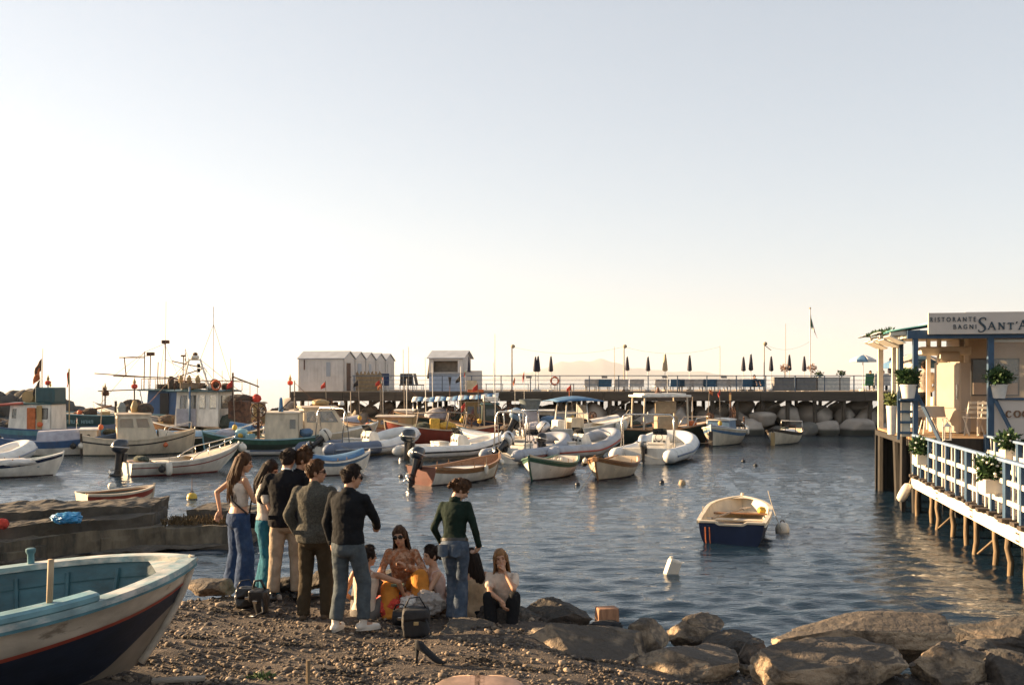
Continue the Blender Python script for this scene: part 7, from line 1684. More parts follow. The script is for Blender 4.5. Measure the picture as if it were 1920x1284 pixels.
# a high-heeled shoe
p = G(806, 1246); r = empty('high_heel_shoe', (p.x, p.y, p.z), R(168), 'black high-heeled shoe lying on the pebbles', 'shoe'); suede = mat('black_suede', (.01, .01, .011), rough=.9)
mb = MB(); secs = []
for i in range(13):
    t = i / 12; x = .12 - .26 * t; zc = .02 + .115 * sm(.15, .95, 1 - t); w_ = .006 + .036 * math.sin(math.pi * min(1, (t * 1.0) * .9 + .12)) ** .8 if t < .97 else .004
    secs.append((x, w_, zc, .012 + .045 * sm(.0, .35, 1 - t) * (1 if t < .3 else .62 + .1 * math.sin(t * 5))))
vs = []; n_ = 12
for x, w_, zc, hh_ in secs:
    for k in range(n_): a = 2 * math.pi * k / n_; vs.append((x, w_ * math.cos(a), zc + hh_ * max(-.25, math.sin(a))))
mb.add(vs, [(i * n_ + k, i * n_ + (k + 1) % n_, (i + 1) * n_ + (k + 1) % n_, (i + 1) * n_ + k) for i in range(12) for k in range(n_)] + [tuple(range(n_ - 1, -1, -1)), tuple(12 * n_ + k for k in range(n_))]); mb.build('upper', suede, r, smooth=True)
MB().tube([(.105, 0, .12), (.11, 0, .05), (.115, 0, -.005)], [.02, .011, .009], 8).build('heel', suede, r, smooth=True); r.scale = (1.15, 1.15, 1.15)
# wooden block with dark cloth on the slab
p = P(1138, 1150, 10.75); r = empty('wooden_block', (p.x, p.y, p.z - .12), R(12), 'sawn wooden block standing on the broad sloping slab', 'block')
MB().box((0, 0, .09), (.24, .16, .20), taper=.94).build('block', mat('red_brown_block', (.30, .15, .08), rough=.85, var=.3, scale=6, stretch=(8, 8, 1), bump=.4, bscale=12), r, bevel=.012)
o = obj('dark_cloth', rock_mesh(441, (.36, .22, .12), 3, .2, .2, 2), blackcloth, None, (p.x - .02, p.y - .13, p.z - .10)); tag(o, 'black cloth bundled against the wooden block', 'cloth')
# blue sheet on the landing
p = P(128, 982, 18.6); o = obj('blue_sheet', rock_mesh(451, (.62, .45, .2), 4, .2, .25, 2), mat('bright_blue_plastic', (.03, .22, .42), rough=.35, var=.3, scale=6), None, (p.x, p.y, .70)); tag(o, 'crumpled bright blue plastic sheet on the concrete landing', 'sheet')
p = P(3, 982, 18.0); o = obj('orange_scrap', rock_mesh(461, (.25, .2, .2), 3, .3, .2, 2), redcloth, None, (p.x, p.y, .68)); tag(o, 'red scrap at the left end of the concrete landing', 'cloth')
# small green weed in the pebbles
p = G(490, 1274); tag(leaves(MB(), (p.x, p.y, p.z + .03), (.12, .08, .03), 90, 3, .025).build('green_weed', mat('weed_green', (.06, .11, .03), rough=.7), None), 'tiny green weed growing among the pebbles', 'plant')
# ------------------------------------------------------------------ people
wr_tex = bpy.data.textures.new('cloth_folds', 'CLOUDS'); wr_tex.noise_scale = .11; wr_tex.noise_depth = 2
hair_tex = bpy.data.textures.new('hair_clumps', 'CLOUDS'); hair_tex.noise_scale = .025; hair_tex.noise_depth = 2
def fab(name, c, rough=.9, var=.18, scale=14, **k): return mat(name, c, rough=rough, var=var, scale=scale, bump=.55, bscale=16, spec=.2, bdist=.03, **k)
skin_a = mat('skin_tan', (.42, .22, .13), rough=.5, var=.08, scale=8, spec=.4); skin_b = mat('skin_fair', (.50, .29, .19), rough=.5, var=.08, scale=8, spec=.4)
hair_d = mat('hair_dark', (.018, .011, .008), rough=.65, spec=.15, var=.5, scale=30, stretch=(1, 1, .2)); hair_b = mat('hair_brown', (.055, .026, .012), rough=.65, spec=.15, var=.5, scale=30, stretch=(1, 1, .2))
hair_l = mat('hair_light_brown', (.20, .10, .04), rough=.6, spec=.2, var=.4, scale=30, stretch=(1, 1, .2)); eye_m = mat('eye_dark', (.012, .008, .006), rough=.2); lip_m = mat('lip', (.30, .10, .08), rough=.5)
shades = mat('sunglass_lens', (.008, .007, .007), rough=.12)

def ik(a, b_, l1, l2, hint):
    a = Vector(a); b_ = Vector(b_); d = b_ - a; D = d.length
    if D > (l1 + l2) * .998: b_ = a + d * ((l1 + l2) * .998 / D); d = b_ - a; D = d.length
    u = d / D; x = (l1 * l1 - l2 * l2 + D * D) / (2 * D); hgt = math.sqrt(max(0, l1 * l1 - x * x))
    hv = Vector(hint); hv = hv - u * hv.dot(u)
    hv = hv.normalized() if hv.length > 1e-5 else Vector((0, 0, 1))
    return a + u * x + hv * hgt, b_
def remesh(mb, name, m, parent, vox=.013, fold=0.0, smooth=4, tex=None):
    o = mb.build(name, m, parent, smooth=True)
    r = o.modifiers.new('Remesh', 'REMESH'); r.mode = 'VOXEL'; r.voxel_size = vox; r.use_smooth_shade = True
    s = o.modifiers.new('Smooth', 'SMOOTH'); s.factor = .5; s.iterations = smooth
    if fold:
        d = o.modifiers.new('Displace', 'DISPLACE'); d.texture = tex or wr_tex; d.strength = fold; d.mid_level = .5
    return o
TM = [(.86, .155, .12), (.93, .172, .13), (.99, .165, .12), (1.07, .150, .112), (1.19, .162, .118), (1.31, .182, .128), (1.39, .185, .11), (1.435, .145, .085), (1.475, .075, .062)]
TF = [(.86, .160, .125), (.93, .172, .13), (.99, .152, .115), (1.07, .122, .095), (1.18, .132, .102), (1.29, .152, .122), (1.37, .155, .102), (1.42, .125, .078), (1.46, .062, .055)]
def person(label, loc, rz, s, pose, fit, sex='m'):
    r = empty('person', loc, rz, label, 'person', pose.get('group', 'friends on the beach')); r.scale = (s, s, s)
    pel = Vector(pose.get('pelvis', (0, 0, .94))); Rt = Euler(tuple(R(k) for k in pose.get('torso', (0, 0, 0)))).to_matrix()
    tp = lambda x, y, z: pel + Rt @ Vector((x, y, z - .94))
    T = TM if sex == 'm' else TF; sw = .185 if sex == 'm' else .160
    Rh = Euler(tuple(R(k) for k in pose.get('head', (0, 0, 0))), 'XYZ').to_matrix()
    nk = tp(0, -.012, 1.46); hc = nk + Rt @ Vector((0, .02, .065)) + Rh @ Vector((0, .012, .095))
    Mh = Matrix.Translation(hc) @ Rh.to_4x4(); hp = lambda x, y, z: Mh @ Vector((x, y, z))
    A = {}
    for sd, k in ((1, 'R'), (-1, 'L')):
        sh = tp(sd * sw, -.005, 1.405); tgt = pose.get('hand' + k, (sd * .25, .04, .86)); hint = pose.get('elb' + k, (sd * .6, -1, -.1))
        el, wr = ik(sh, tgt, .285, .25, hint)
        hip = pel + Rt @ Vector((sd * .088, 0, -.02)); an, kh = pose.get('ank' + k, (sd * .10, 0, .085)), pose.get('knee' + k, (sd * .1, 1, 0))
        kn, an = ik(hip, an, .425, .415, kh); A[k] = (sh, el, wr, hip, kn, an)
    toe = lambda k: Vector(pose.get('toe' + k, (.25 if k == 'R' else -.25, 1, 0))).normalized()
    # ---- body, one skin
    b = MB()
    def torso(mb, inf=0.0, z0=0, z1=9, fz=None):
        secs = [q for q in T if z0 <= q[0] <= z1]; n = 18; vs = []
        for z, rx, ry in secs:
            i = inf if fz is None else fz(z)
            for k in range(n): a = 2 * math.pi * k / n; vs.append(tp((rx + i) * math.cos(a), (ry + i) * math.sin(a), z))
        fs = [(i * n + k, i * n + (k + 1) % n, (i + 1) * n + (k + 1) % n, (i + 1) * n + k) for i in range(len(secs) - 1) for k in range(n)]
        fs += [tuple(range(n - 1, -1, -1)), tuple((len(secs) - 1) * n + k for k in range(n))]; mb.add(vs, fs)
    f = 1.0 if sex == 'm' else .86
    torso(b); b.cap(tp(0, -.015, 1.42), nk + Rt @ Vector((0, .02, .06)), .062 * f, .055 * f)
    b.cap(nk, hc + Rh @ Vector((0, -.02, -.05)), .055 * f, .052 * f)
    E = lambda c, rr: b.ell((0, 0, 0), rr, 14, 10, Mh @ Matrix.Translation(c))
    E((0, -.012, .022), (.074, .094, .098)); E((0, .028, -.04), (.058, .062, .076)); E((0, .060, -.092), (.026, .026, .022)); E((0, .07, .028), (.052, .022, .018))
    for sd in (-1, 1): E((sd * .074, -.008, -.012), (.010, .021, .031)); E((sd * .034, .064, -.022), (.022, .022, .02))
    b.cap(hp(0, .088, .012), hp(0, .108, -.026), .008, .0125); E((0, .085, -.058), (.022, .014, .014))
    for k in 'RL':
        sh, el, wr, hip, kn, an = A[k]
        b.cap(sh, el, .048 * f, .038 * f); b.cap(el, wr, .040 * f, .026 * f)
        b.cap(hip, kn, .083 * (1.05 if sex == 'f' else 1), .054); b.cap(kn, an, .052, .036); b.ell(kn.lerp(an, .3) - toe(k) * .015, .052, 10, 8)
        b.cap(an + Vector((0, 0, -.02)), an + toe(k) * .13 + Vector((0, 0, -.055)), .036, .028)
        # hand
        d = (wr - el).normalized(); hd = Vector(pose.get('hdir' + k, d)).normalized(); sd = 1 if k == 'R' else -1
        nrm = Vector(pose.get('palm' + k, (-sd, 0, 0))); nrm = (nrm - hd * nrm.dot(hd)); nrm = nrm.normalized() if nrm.length > .05 else Vector((0, 0, 1)); sid = hd.cross(nrm)
        if sid.dot(Vector((0, 1, .3))) < 0: sid = -sid             # side of the thumb
        b.cap(wr, wr + hd * .05, .025, .032); b.cap(wr + hd * .03 + sid * .018, wr + hd * .085 + sid * .024, .019, .017); b.cap(wr + hd * .03 - sid * .018, wr + hd * .082 - sid * .024, .019, .016)
        cu = pose.get('curl' + k, .5)
        for i, (off, ln) in enumerate(((.029, .070), (.010, .078), (-.010, .073), (-.029, .058))):
            p0 = wr + hd * .085 + sid * off; d1 = (hd * math.cos(cu * .8) + nrm * math.sin(cu * .8)); p1 = p0 + d1 * ln * .55; d2 = hd * math.cos(cu * 2) + nrm * math.sin(cu * 2)
            b.cap(p0, p1, .0092, .0088, 7); b.cap(p1, p1 + d2 * ln * .45, .0088, .0075, 7)
        p0 = wr + hd * .03 + sid * .03; p1 = p0 + (hd * .7 + sid * .7 + nrm * .25).normalized() * .042; b.cap(p0, p1, .012, .010, 7); b.cap(p1, p1 + (hd * .95 + sid * .1 + nrm * .35).normalized() * .03, .010, .008, 7)
    body = remesh(b, 'body', fit.get('skin', skin_a), r, .0095 * pose.get('coarse', 1), smooth=2)
    for sd in (-1, 1):
        if not fit.get('shades'): MB().ell((0, 0, 0), (.0125, .006, .0065), 8, 6, Mh @ Matrix.Translation((sd * .031, .0835, .008))).build('eye', eye_m, body, smooth=True)
        MB().ell((0, 0, 0), (.02, .006, .0045), 8, 5, Mh @ Matrix.Translation((sd * .032, .090, .030))).build('eyebrow', fit['hair'], body, smooth=True)
    MB().ell((0, 0, 0), (.021, .007, .0075), 8, 5, Mh @ Matrix.Translation((0, .096, -.058))).build('lips', lip_m, body, smooth=True)
    if fit.get('shades'):
        g = MB()
        for sd in (-1, 1): g.ell((0, 0, 0), (.031, .008, .024), 12, 8, Mh @ Matrix.Translation((sd * .034, .094, .006))); g.bar(hp(sd * .064, .088, .012), hp(sd * .078, -.01, .006), .006)
        g.bar(hp(-.01, .101, .012), hp(.01, .101, .012), .006); g.build('sunglasses', shades, r, smooth=True)
    # ---- hair
    hs = fit.get('style', 'short'); hb = MB(); H_ = lambda c, rr: hb.ell((0, 0, 0), rr, 16, 12, Mh @ Matrix.Translation(c))
    H_((0, -.012, .052), (.083, .094, .085)); H_((0, -.038, .005), (.081, .078, .086 if hs != 'short' else .078))
    if hs == 'short': H_((0, .035, .098), (.058, .05, .036)); H_((0, -.045, -.035), (.062, .058, .045)); [H_((sd * .066, .012, .018), (.018, .022, .042)) for sd in (-1, 1)]
    else: [H_((sd * .064, .018, .03), (.022, .045, .06)) for sd in (-1, 1)]
    rn = random.Random(hash(label) % 1000 if False else len(label) * 7)
    if hs in ('bun', 'pony'):
        c0 = (0, -.045, .125) if hs == 'bun' else (0, -.105, .02)
        for i in range(26): H_((c0[0] + rn.gauss(0, .028), c0[1] + rn.gauss(0, .024), c0[2] + rn.gauss(0, .022)), (.022, .022, .022))
        if hs == 'pony': [H_((rn.gauss(0, .015), -.105 - .008 * i, .0 - .013 * i), (.03, .03, .03)) for i in range(5)]
        for i in range(30): a = rn.uniform(0, 6.28); H_((.078 * math.cos(a), -.02 + .08 * math.sin(a), .05 + rn.uniform(-.05, .06)), (.016, .016, .016))
    ho = remesh(hb, 'hair', fit['hair'], r, .007 * pose.get('coarse', 1), .012, 1, hair_tex)
    if hs != 'long':
        fl = MB()
        for i in range(320):
            a = rn.uniform(0, 6.283); el_ = rn.uniform(-.35, 1.5); d = Vector((math.cos(a) * math.cos(el_), math.sin(a) * math.cos(el_), math.sin(el_)))
            if d.y > .45 and d.z < .55: continue
            p0 = Vector((d.x * .082, -.018 + d.y * .095, .042 + d.z * .088)); tg = Vector((-d.y * rn.uniform(-.6, .6), d.x * .4 + (.8 if d.z > .5 else -.2), -.7 + d.z)); tg.normalize()
            fl.tube([Mh @ (p0 - d * .008), Mh @ (p0 + d * .007 + tg * .014), Mh @ (p0 + d * .009 + tg * .034)], [.004, .0042, .001], 4)
        fl.build('hair_strands', fit['hair'], ho, smooth=True)
    if hs == 'long':
        ln = fit.get('hlen', .42); sb = MB()
        for i in range(260):
            a = math.pi * (-.5) + rn.uniform(-1, 1) * R(fit.get('hspread', 128)); rad = rn.uniform(.88, 1.06); top = hp(.03 * math.cos(a), -.02 + .03 * math.sin(a), .135)
            p1 = hp(.084 * math.cos(a) * rad, -.014 + .098 * math.sin(a) * rad, .04); p2 = hp(.088 * math.cos(a) * rad, -.026 + .100 * math.sin(a) * rad, -.07)
            back = Rt @ Vector((0, -1, 0)); hang = Vector(fit.get('hang', (0, 0, 0)))
            l_ = ln * rn.uniform(.7, 1.05); p3 = p2 + Vector((0, 0, -l_ * .45)) + (p2 - hc) * .25 + back * .03 + hang * .4; p4 = p2 + Vector((rn.uniform(-.02, .02), rn.uniform(-.02, .02), -l_)) + (p2 - hc) * .15 + back * .035 + hang
            sb.tube([top, p1, p2, p3, p4], [.005, .008, .0085, .008, .002], 5)
        sb.build('hair_strands', fit['hair'], ho, smooth=True)
    # ---- trousers or skirt
    bt = fit['bottom']; bm_ = fit['bottom_m']; RAD = {'slim': (.096, .068, .056), 'straight': (.100, .078, .072), 'wide': (.105, .105, .135), 'flare': (.098, .066, .105)}.get(bt, (.1, .1, .1))
    g = MB(); torso(g, .012, .86, 1.0)
    for k in 'RL':
        sh, el, wr, hip, kn, an = A[k]; end = an + (an - kn).normalized() * fit.get('hem', .02)
        if bt == 'skirt': g.cap(hip, kn.lerp(hip, -.05), .115, .085)
        else: g.cap(hip, kn, RAD[0], RAD[1], 14); g.tube([kn - (end - kn) * .06, kn, kn.lerp(end, .5), end], [RAD[1] * .9, RAD[1], (RAD[1] + RAD[2]) / 2, RAD[2]], 14)
    g.ell(tuple(pel + Rt @ Vector((0, -.045, -.06))), (.155, .10, .10), 14, 10)
    remesh(g, 'skirt' if bt == 'skirt' else 'trousers', bm_, r, .0135 * pose.get('coarse', 1), .022)
    if fit.get('belt'): 
        q = MB(); secs = []
        for z in (.985, 1.02): secs += [tp(.170 * math.cos(a * .3142), .128 * math.sin(a * .3142), z) for a in range(20)]
        q.add(secs, [(k, (k + 1) % 20, 20 + (k + 1) % 20, 20 + k) for k in range(20)]); q.build('belt', fit['belt'], r, smooth=True)
    # ---- top
    tk = fit['top']; tm = fit['top_m']; g = MB()
    if tk in ('shirt', 'blazer', 'blouse', 'tunic'):
        inf = {'shirt': .016, 'blazer': .028, 'blouse': .016, 'tunic': .018}[tk]; lo = {'shirt': .9, 'blazer': .84, 'blouse': .97, 'tunic': .86}[tk]
        low = fit.get('low', lo); torso(g, inf, low, 1.48, (lambda z: inf + (.018 if z < 1.0 and tk in ('blazer', 'tunic') else 0)))
        for k in 'RL':
            sh, el, wr, hip, kn, an = A[k]; a_ = fit.get('sleeve', 1.0)
            g.cap(tp((1 if k == 'R' else -1) * .12, -.005, 1.40), sh, .062 * f, .060 * f); rU, rE, rW = {'shirt': (.062, .052, .040), 'blazer': (.070, .060, .050), 'blouse': (.062, .055, .05), 'tunic': (.062, .055, .055)}[tk]
            if a_ >= 1: g.cap(sh, el, rU * f, rE * f); g.tube([el - (wr - el) * .05, el, wr - (wr - el) * .02], [rE * f * .95, rE * f, rW * f], 12)
            elif a_ > .5: g.cap(sh, el, rU * f, rE * f); g.tube([el, el.lerp(wr, (a_ - .5) * 2)], [rE * f, rW * f * 1.1], 12)
            else: g.cap(sh, sh.lerp(el, a_ * 2), rU * f, rU * f * 1.08)
        if tk in ('shirt', 'blazer'): g.cap(tp(0, -.014, 1.43), tp(0, -.012, 1.475), .074 * f, .066 * f)
        remesh(g, 'blazer' if tk == 'blazer' else ('tunic' if tk == 'tunic' else 'shirt'), tm, r, .0118 * pose.get('coarse', 1), .020)
        if tk == 'shirt':
            cl = MB()
            for i_, (z_, rr_) in enumerate(((1.455, .088), (1.492, .078))): pass
            cl.grid(lambda a, c: tp((.078 - .010 * c + .006) * f * math.cos(a * 6.2832), -.012 + (.078 - .010 * c + .006) * f * math.sin(a * 6.2832), 1.452 + .05 * c - .02 * max(0, math.sin(a * 6.2832))), 20, 2); o_ = cl.build('collar', tm, r, smooth=True); o_.modifiers.new('S', 'SOLIDIFY').thickness = .008
            for k in 'RL':
                sh, el, wr = A[k][:3]; cf = MB(); d_ = (wr - el).normalized(); cf.tube([wr - d_ * .055, wr - d_ * .005], [.043 * f, .042 * f], 12); cf.build('cuff', tm, r, smooth=True)
        if tk == 'blazer':
            for sd in (-1, 1): MB().box(tp(sd * .13, -.155, .98), (.11, .012, .05), M=Rt.to_4x4()).build('pocket_flap', tm, r, bevel=.004)
            MB().bar(tp(0, -.152, .86), tp(0, -.148, 1.06), .006, .006).build('back_vent', blackcloth, r)
            q = MB(); q.cap(tp(0, -.012, 1.475), tp(0, -.01, 1.492), .062, .060); remesh(q, 'shirt_collar', fit.get('collar', plastic_w), r, .008)
    elif tk in ('tank', 'dress'):
        torso(g, .010, .86 if tk == 'dress' else fit.get('low', 1.0), fit.get('high', 1.37))
        for sd in (-1, 1): g.tube([tp(sd * .09, .085, 1.33), tp(sd * .095, .045, 1.43), tp(sd * .095, -.03, 1.44), tp(sd * .085, -.085, 1.33)], .014, 8)
        if tk == 'dress':
            for k in 'RL': g.cap(A[k][3], A[k][3].lerp(A[k][4], .8), .115, .10)
        remesh(g, 'dress' if tk == 'dress' else 'tank_top', tm, r, .0105, .012)
    # ---- shoes
    if fit.get('shoe_m'):
        for k in 'RL':
            an = A[k][5]; t_ = toe(k); up = Vector((0, 0, 1)); 
            if fit.get('feet_flat', True): t_ = Vector((t_.x, t_.y, 0)).normalized()
            g = MB(); z0 = an + Vector((0, 0, -.045)); g.cap(z0 - t_ * .045, z0 + t_ * .15 + Vector((0, 0, -.012)), .042, .036); g.cap(z0 + Vector((0, 0, .01)), an + Vector((0, 0, fit.get('ankle', .0))), .043, .042)
            so = remesh(g, 'shoe', fit['shoe_m'], r, .009 * pose.get('coarse', 1), 0, 3)
            q = MB(); c = z0 + t_ * .055 + Vector((0, 0, -.033)); pts = []
            sdv = Vector((-t_.y, t_.x, 0))
            for i in range(16): a = i * math.pi / 8; pts.append(c + t_ * .135 * math.cos(a) + sdv * (.044 if math.cos(a) > -.2 else .04) * math.sin(a))
            q.add([p + Vector((0, 0, -.006)) for p in pts] + [p + Vector((0, 0, .018)) for p in pts], [tuple(range(15, -1, -1)), tuple(range(16, 32))] + [(i, (i + 1) % 16, 16 + (i + 1) % 16, 16 + i) for i in range(16)]); q.build('sole', fit.get('sole_m', blackp), so)
    r['_j'] = 1
    return r, A, tp, hp
def stand(u, vf, vt, Y=None, extra=1.765):
    p = G(u, vf)
    if Y is not None: p = Vector(((u - HU) / F * Y, Y, beach_z((u - HU) / F * Y, Y)))
    top = P(u, vt, p.y).z; return p, (top - p.z) / extra
denim = fab('blue_denim', (0.0210, 0.0420, 0.0945), c2=(.035, .065, .13)); denim_g = fab('grey_blue_denim', (0.0630, 0.0770, 0.0875), c2=(.085, .10, .105)); denim_t = fab('teal_trouser_cloth', (0.0150, 0.1050, 0.1500))
denim_b = fab('faded_blue_denim', (0.0525, 0.0735, 0.1050), c2=(.09, .11, .14)); chino = fab('beige_chino', (0.3200, 0.2480, 0.1760)); olive = fab('olive_brown_cloth', (0.0450, 0.0330, 0.0192)); tweed = fab('grey_tweed', (0.0630, 0.0600, 0.0492), var=.4, scale=60)
blacksuit = fab('black_jacket_cloth', (.006, .006, .008)); blackshirt = fab('black_shirt_cloth', (.007, .008, .010)); greenshirt = fab('dark_green_shirt', (0.0064, 0.0160, 0.0104)); whitecl = fab('white_knit', (0.5220, 0.4500, 0.3780)); orangecl = fab('orange_trouser_cloth', (.52, .20, .035))
orangetop = fab('patterned_orange_blouse', (0.3200, 0.1300, 0.0600), c2=(.50, .34, .24), var=.4, scale=30); blackcl = fab('black_trouser_cloth', (.010, .010, .011)); browncl = fab('brown_skirt_cloth', (.085, .045, .02)); beigecl = fab('beige_dress_cloth', (.48, .33, .20)); pinkw = fab('pale_pink_tank', (.58, .42, .36)); creamcl = fab('cream_blouse', (.58, .46, .36))
sneaker = mat('white_sneaker', (.62, .55, .47), rough=.6, var=.1); loafer = mat('black_loafer', (.012, .010, .009), rough=.35); brownshoe = mat('brown_suede_shoe', (.07, .045, .025), rough=.8); wsole = mat('white_rubber_sole', (.6, .54, .46), rough=.6)

# standing group, left to right
p, s = stand(447, 1108, 845)
r, A, tp, hp = person('young woman in a white top and wide blue jeans with long brown hair', p, R(-52), s, dict(head=(-14, 0, -28), handR=(.13, .36, 1.12), elbR=(.5, -.8, -.6), hdirR=(-.3, 1, .1), palmR=(-1, 0, .2), curlR=.9, handL=(-.20, -.16, 1.0), elbL=(-1, -.9, 0), hdirL=(.1, -.5, -1), torso=(-3, 0, 0), ankR=(.11, .03, .085), ankL=(-.11, -.03, .085)),
    dict(hair=hair_b, style='long', hlen=.45, hspread=105, skin=skin_a, top='tank', top_m=whitecl, low=1.06, bottom='wide', bottom_m=denim, hem=.07, shoe_m=sneaker, sole_m=wsole), 'f')
ph = A['R'][2] + Vector((-.03, .09, .02)); q = MB().box((0, 0, 0), (.075, .15, .009), M=Euler((.3, .2, .3)).to_matrix().to_4x4()).build('mobile_phone', blackp, r, loc=ph, bevel=.003)
ob = empty('shoulder_bag', p, R(-52), 'small black shoulder bag at the hip of the woman in blue jeans', 'bag'); ob.scale = (s, s, s)
obj('body', rock_mesh(501, (.27, .10, .23), 3, .85, .03, 2), nylon, ob, (.10, .20, .88), (0, 0, R(25)))
MB().tube([(.02, .14, .98), tp(.02, .16, 1.2), tp(-.08, .09, 1.40), tp(-.10, 0, 1.455), tp(-.08, -.11, 1.36), tp(.08, -.13, 1.15), (.19, .05, .98)], .011, 6).build('strap', nylon, ob, smooth=True)
p, s = stand(500, 1112, 858, 12.25)
person('young woman in teal trousers half hidden behind the man in the black jacket', p, R(-95), s, dict(head=(-22, 0, -8), handR=(.1, .33, 1.1), elbR=(.6, -.6, -.6), handL=(-.1, .34, 1.12), elbL=(-.6, -.6, -.6), ankR=(.09, .06, .085), ankL=(-.12, -.08, .085)),
    dict(hair=hair_d, style='long', hlen=.3, hspread=100, skin=skin_b, top='blouse', top_m=whitecl, sleeve=.3, bottom='wide', bottom_m=denim_t, hem=.05, shoe_m=sneaker, sole_m=wsole), 'f')
p, s = stand(537, 1126, 838)
person('man in a black jacket and beige trousers seen from behind', p, R(6), s, dict(head=(-16, 6, -14), handR=(.10, .28, 1.08), elbR=(1, -.3, -.4), handL=(-.14, .26, 1.06), elbL=(-1, -.3, -.4), ankR=(.11, .03, .085), ankL=(-.15, -.02, .085)),
    dict(hair=hair_d, style='short', skin=skin_a, top='blazer', top_m=blacksuit, bottom='straight', bottom_m=chino, hem=-.02, shoe_m=loafer, collar=plastic_w), 'm')
p, s = stand(562, 1112, 832, 12.15, 1.80)
person('woman with curly hair pinned up behind the man in the black jacket', p, R(-45), s, dict(head=(-20, 0, -40), handR=(.1, .3, 1.1), handL=(-.1, .3, 1.1)),
    dict(hair=hair_b, style='bun', skin=skin_a, top='shirt', top_m=blackshirt, bottom='straight', bottom_m=blackcl, shoe_m=loafer), 'f')
p, s = stand(590, 1162, 860)
person('bearded man in a grey tweed blazer and sunglasses looking right', p, R(-8), s, dict(head=(-2, 0, -72), handR=(.20, .10, .93), elbR=(1, -.9, 0), handL=(-.22, .08, .93), elbL=(-1, -.8, 0), ankR=(.12, .04, .085), ankL=(-.12, -.03, .085), torso=(0, 0, 0)),
    dict(hair=hair_b, style='short', shades=1, skin=skin_a, top='blazer', top_m=tweed, bottom='straight', bottom_m=olive, hem=.03, shoe_m=brownshoe, collar=tweed), 'm')
p, s = stand(652, 1185, 868)
r, A, tp, hp = person('man in a black shirt, grey jeans and white sneakers holding out a hand', p, R(-22), s, dict(head=(-8, 0, -40), handR=(.14, .37, 1.06), elbR=(1, -.7, -.5), curlR=1.2, handL=(-.22, .05, .90), elbL=(-1, -.8, 0), ankR=(.14, .08, .10), ankL=(-.11, -.06, .10), toeR=(.75, .8, 0), toeL=(-.1, 1, 0), torso=(0, 2, 0)),
    dict(hair=hair_d, style='short', shades=1, skin=skin_a, top='shirt', top_m=blackshirt, bottom='straight', bottom_m=denim_g, hem=-.03, shoe_m=sneaker, sole_m=wsole, ankle=.05), 'm')
p = P(852, 1168, 10.95); ptop = P(852, 906, 10.95).z; s = (ptop - p.z) / 1.66
r, A, tp, hp = person('woman in a dark green shirt and flared jeans standing on a rock, head bowed', p, R(-18), s, dict(torso=(-11, -3, 0), pelvis=(0, 0, .93), head=(-38, 0, -55), handR=(.27, .12, .90), elbR=(.5, -1, 0), hdirR=(-.6, .3, -.6), handL=(-.24, .16, .93), elbL=(-.35, -1, 0), ankR=(.05, .02, .085), ankL=(-.04, .10, .085), toeR=(-.8, .5, 0), toeL=(-.6, .8, 0)),
    dict(hair=hair_b, style='pony', skin=skin_b, top='shirt', top_m=greenshirt, low=.97, bottom='flare', bottom_m=denim_b, hem=.03, belt=leather, shoe_m=sneaker, sole_m=wsole), 'f')

for sd in (-1, 1):
    pk = MB(); pk.grid(lambda a, c: tp(sd * .082 + .062 * (2 * a - 1), -.158 - .012 * math.cos((2 * a - 1) * 1.2) + .01 * c, .94 - .13 * c - (.02 * (1 - abs(2 * a - 1)) if c > .9 else 0)), 4, 5); o_ = pk.build('back_pocket', denim_b, r); o_.modifiers.new('S', 'SOLIDIFY').thickness = .006
# seated group
def sit(u, vt, Y, zg, top=.86):
    p = P(u, vt, Y); s = 1.0; return Vector((p.x, Y, zg)), (p.z - zg - top)
def seated(label, u, vt, Y, rz, fit, s=.93, hp_=.13, **pose):
    top = P(u, vt, Y).z; lean = pose.get('torso', (0, 0, 0))[0]; height = (.13 + .84 * math.cos(R(lean))) * s
    zg = top - (hp_ + .84 * math.cos(R(lean))) * s; pose.setdefault('pelvis', (0, 0, hp_))
    x = (u - HU) / F * Y; return person(label, (x, Y, zg), R(rz), s, pose, fit, 'f')
seated('dark-haired woman in a cream top sitting with her back to us behind the jeans', 683, 1020, 11.25, -18,
    dict(hair=hair_d, style='pony', skin=skin_a, top='tank', top_m=creamcl, low=.93, bottom='straight', bottom_m=mat('grey_skirt', (.12, .11, .10), rough=.9), shoe_m=loafer),
    handR=(.42, .22, .34), elbR=(.6, -.4, .3), hdirR=(1, .2, -.2), handL=(-.25, .25, .2), ankR=(.2, .62, .06), ankL=(-.2, .6, .06), kneeR=(.4, .3, 1), kneeL=(-.4, .3, 1), torso=(-6, 0, 0), head=(-4, 0, -40))
r, A, tp, hp = seated('woman in orange with sunglasses sitting on a rock, chin on her hand', 757, 978, 11.75, 176,
    dict(hair=hair_b, style='long', hlen=.34, hspread=102, shades=1, skin=skin_a, top='tunic', top_m=orangetop, low=.93, sleeve=1.0, bottom='wide', bottom_m=orangecl, hem=-.05, shoe_m=brownshoe), s=.95, hp_=.42,
    torso=(-16, 0, 0), handL=(-.08, .36, 1.06 - .42 + .10), elbL=(-.9, .5, -1), hdirL=(.6, -.2, .4), curlL=1.3, handR=(.06, .38, .52), elbR=(1, -.2, -.2), hdirR=(-.7, .6, 0), curlR=1.0, ankR=(.06, .50, .085), ankL=(-.30, .40, .20), kneeR=(.1, .8, 1), kneeL=(-.3, .6, 1), head=(-2, 8, -6))
q = A['R'][2]; MB().box(q + Vector((-.07, .08, .02)), (.15, .08, .03)).build('small_box', mat('green_packet', (.14, .20, .14), rough=.6), r, bevel=.006)
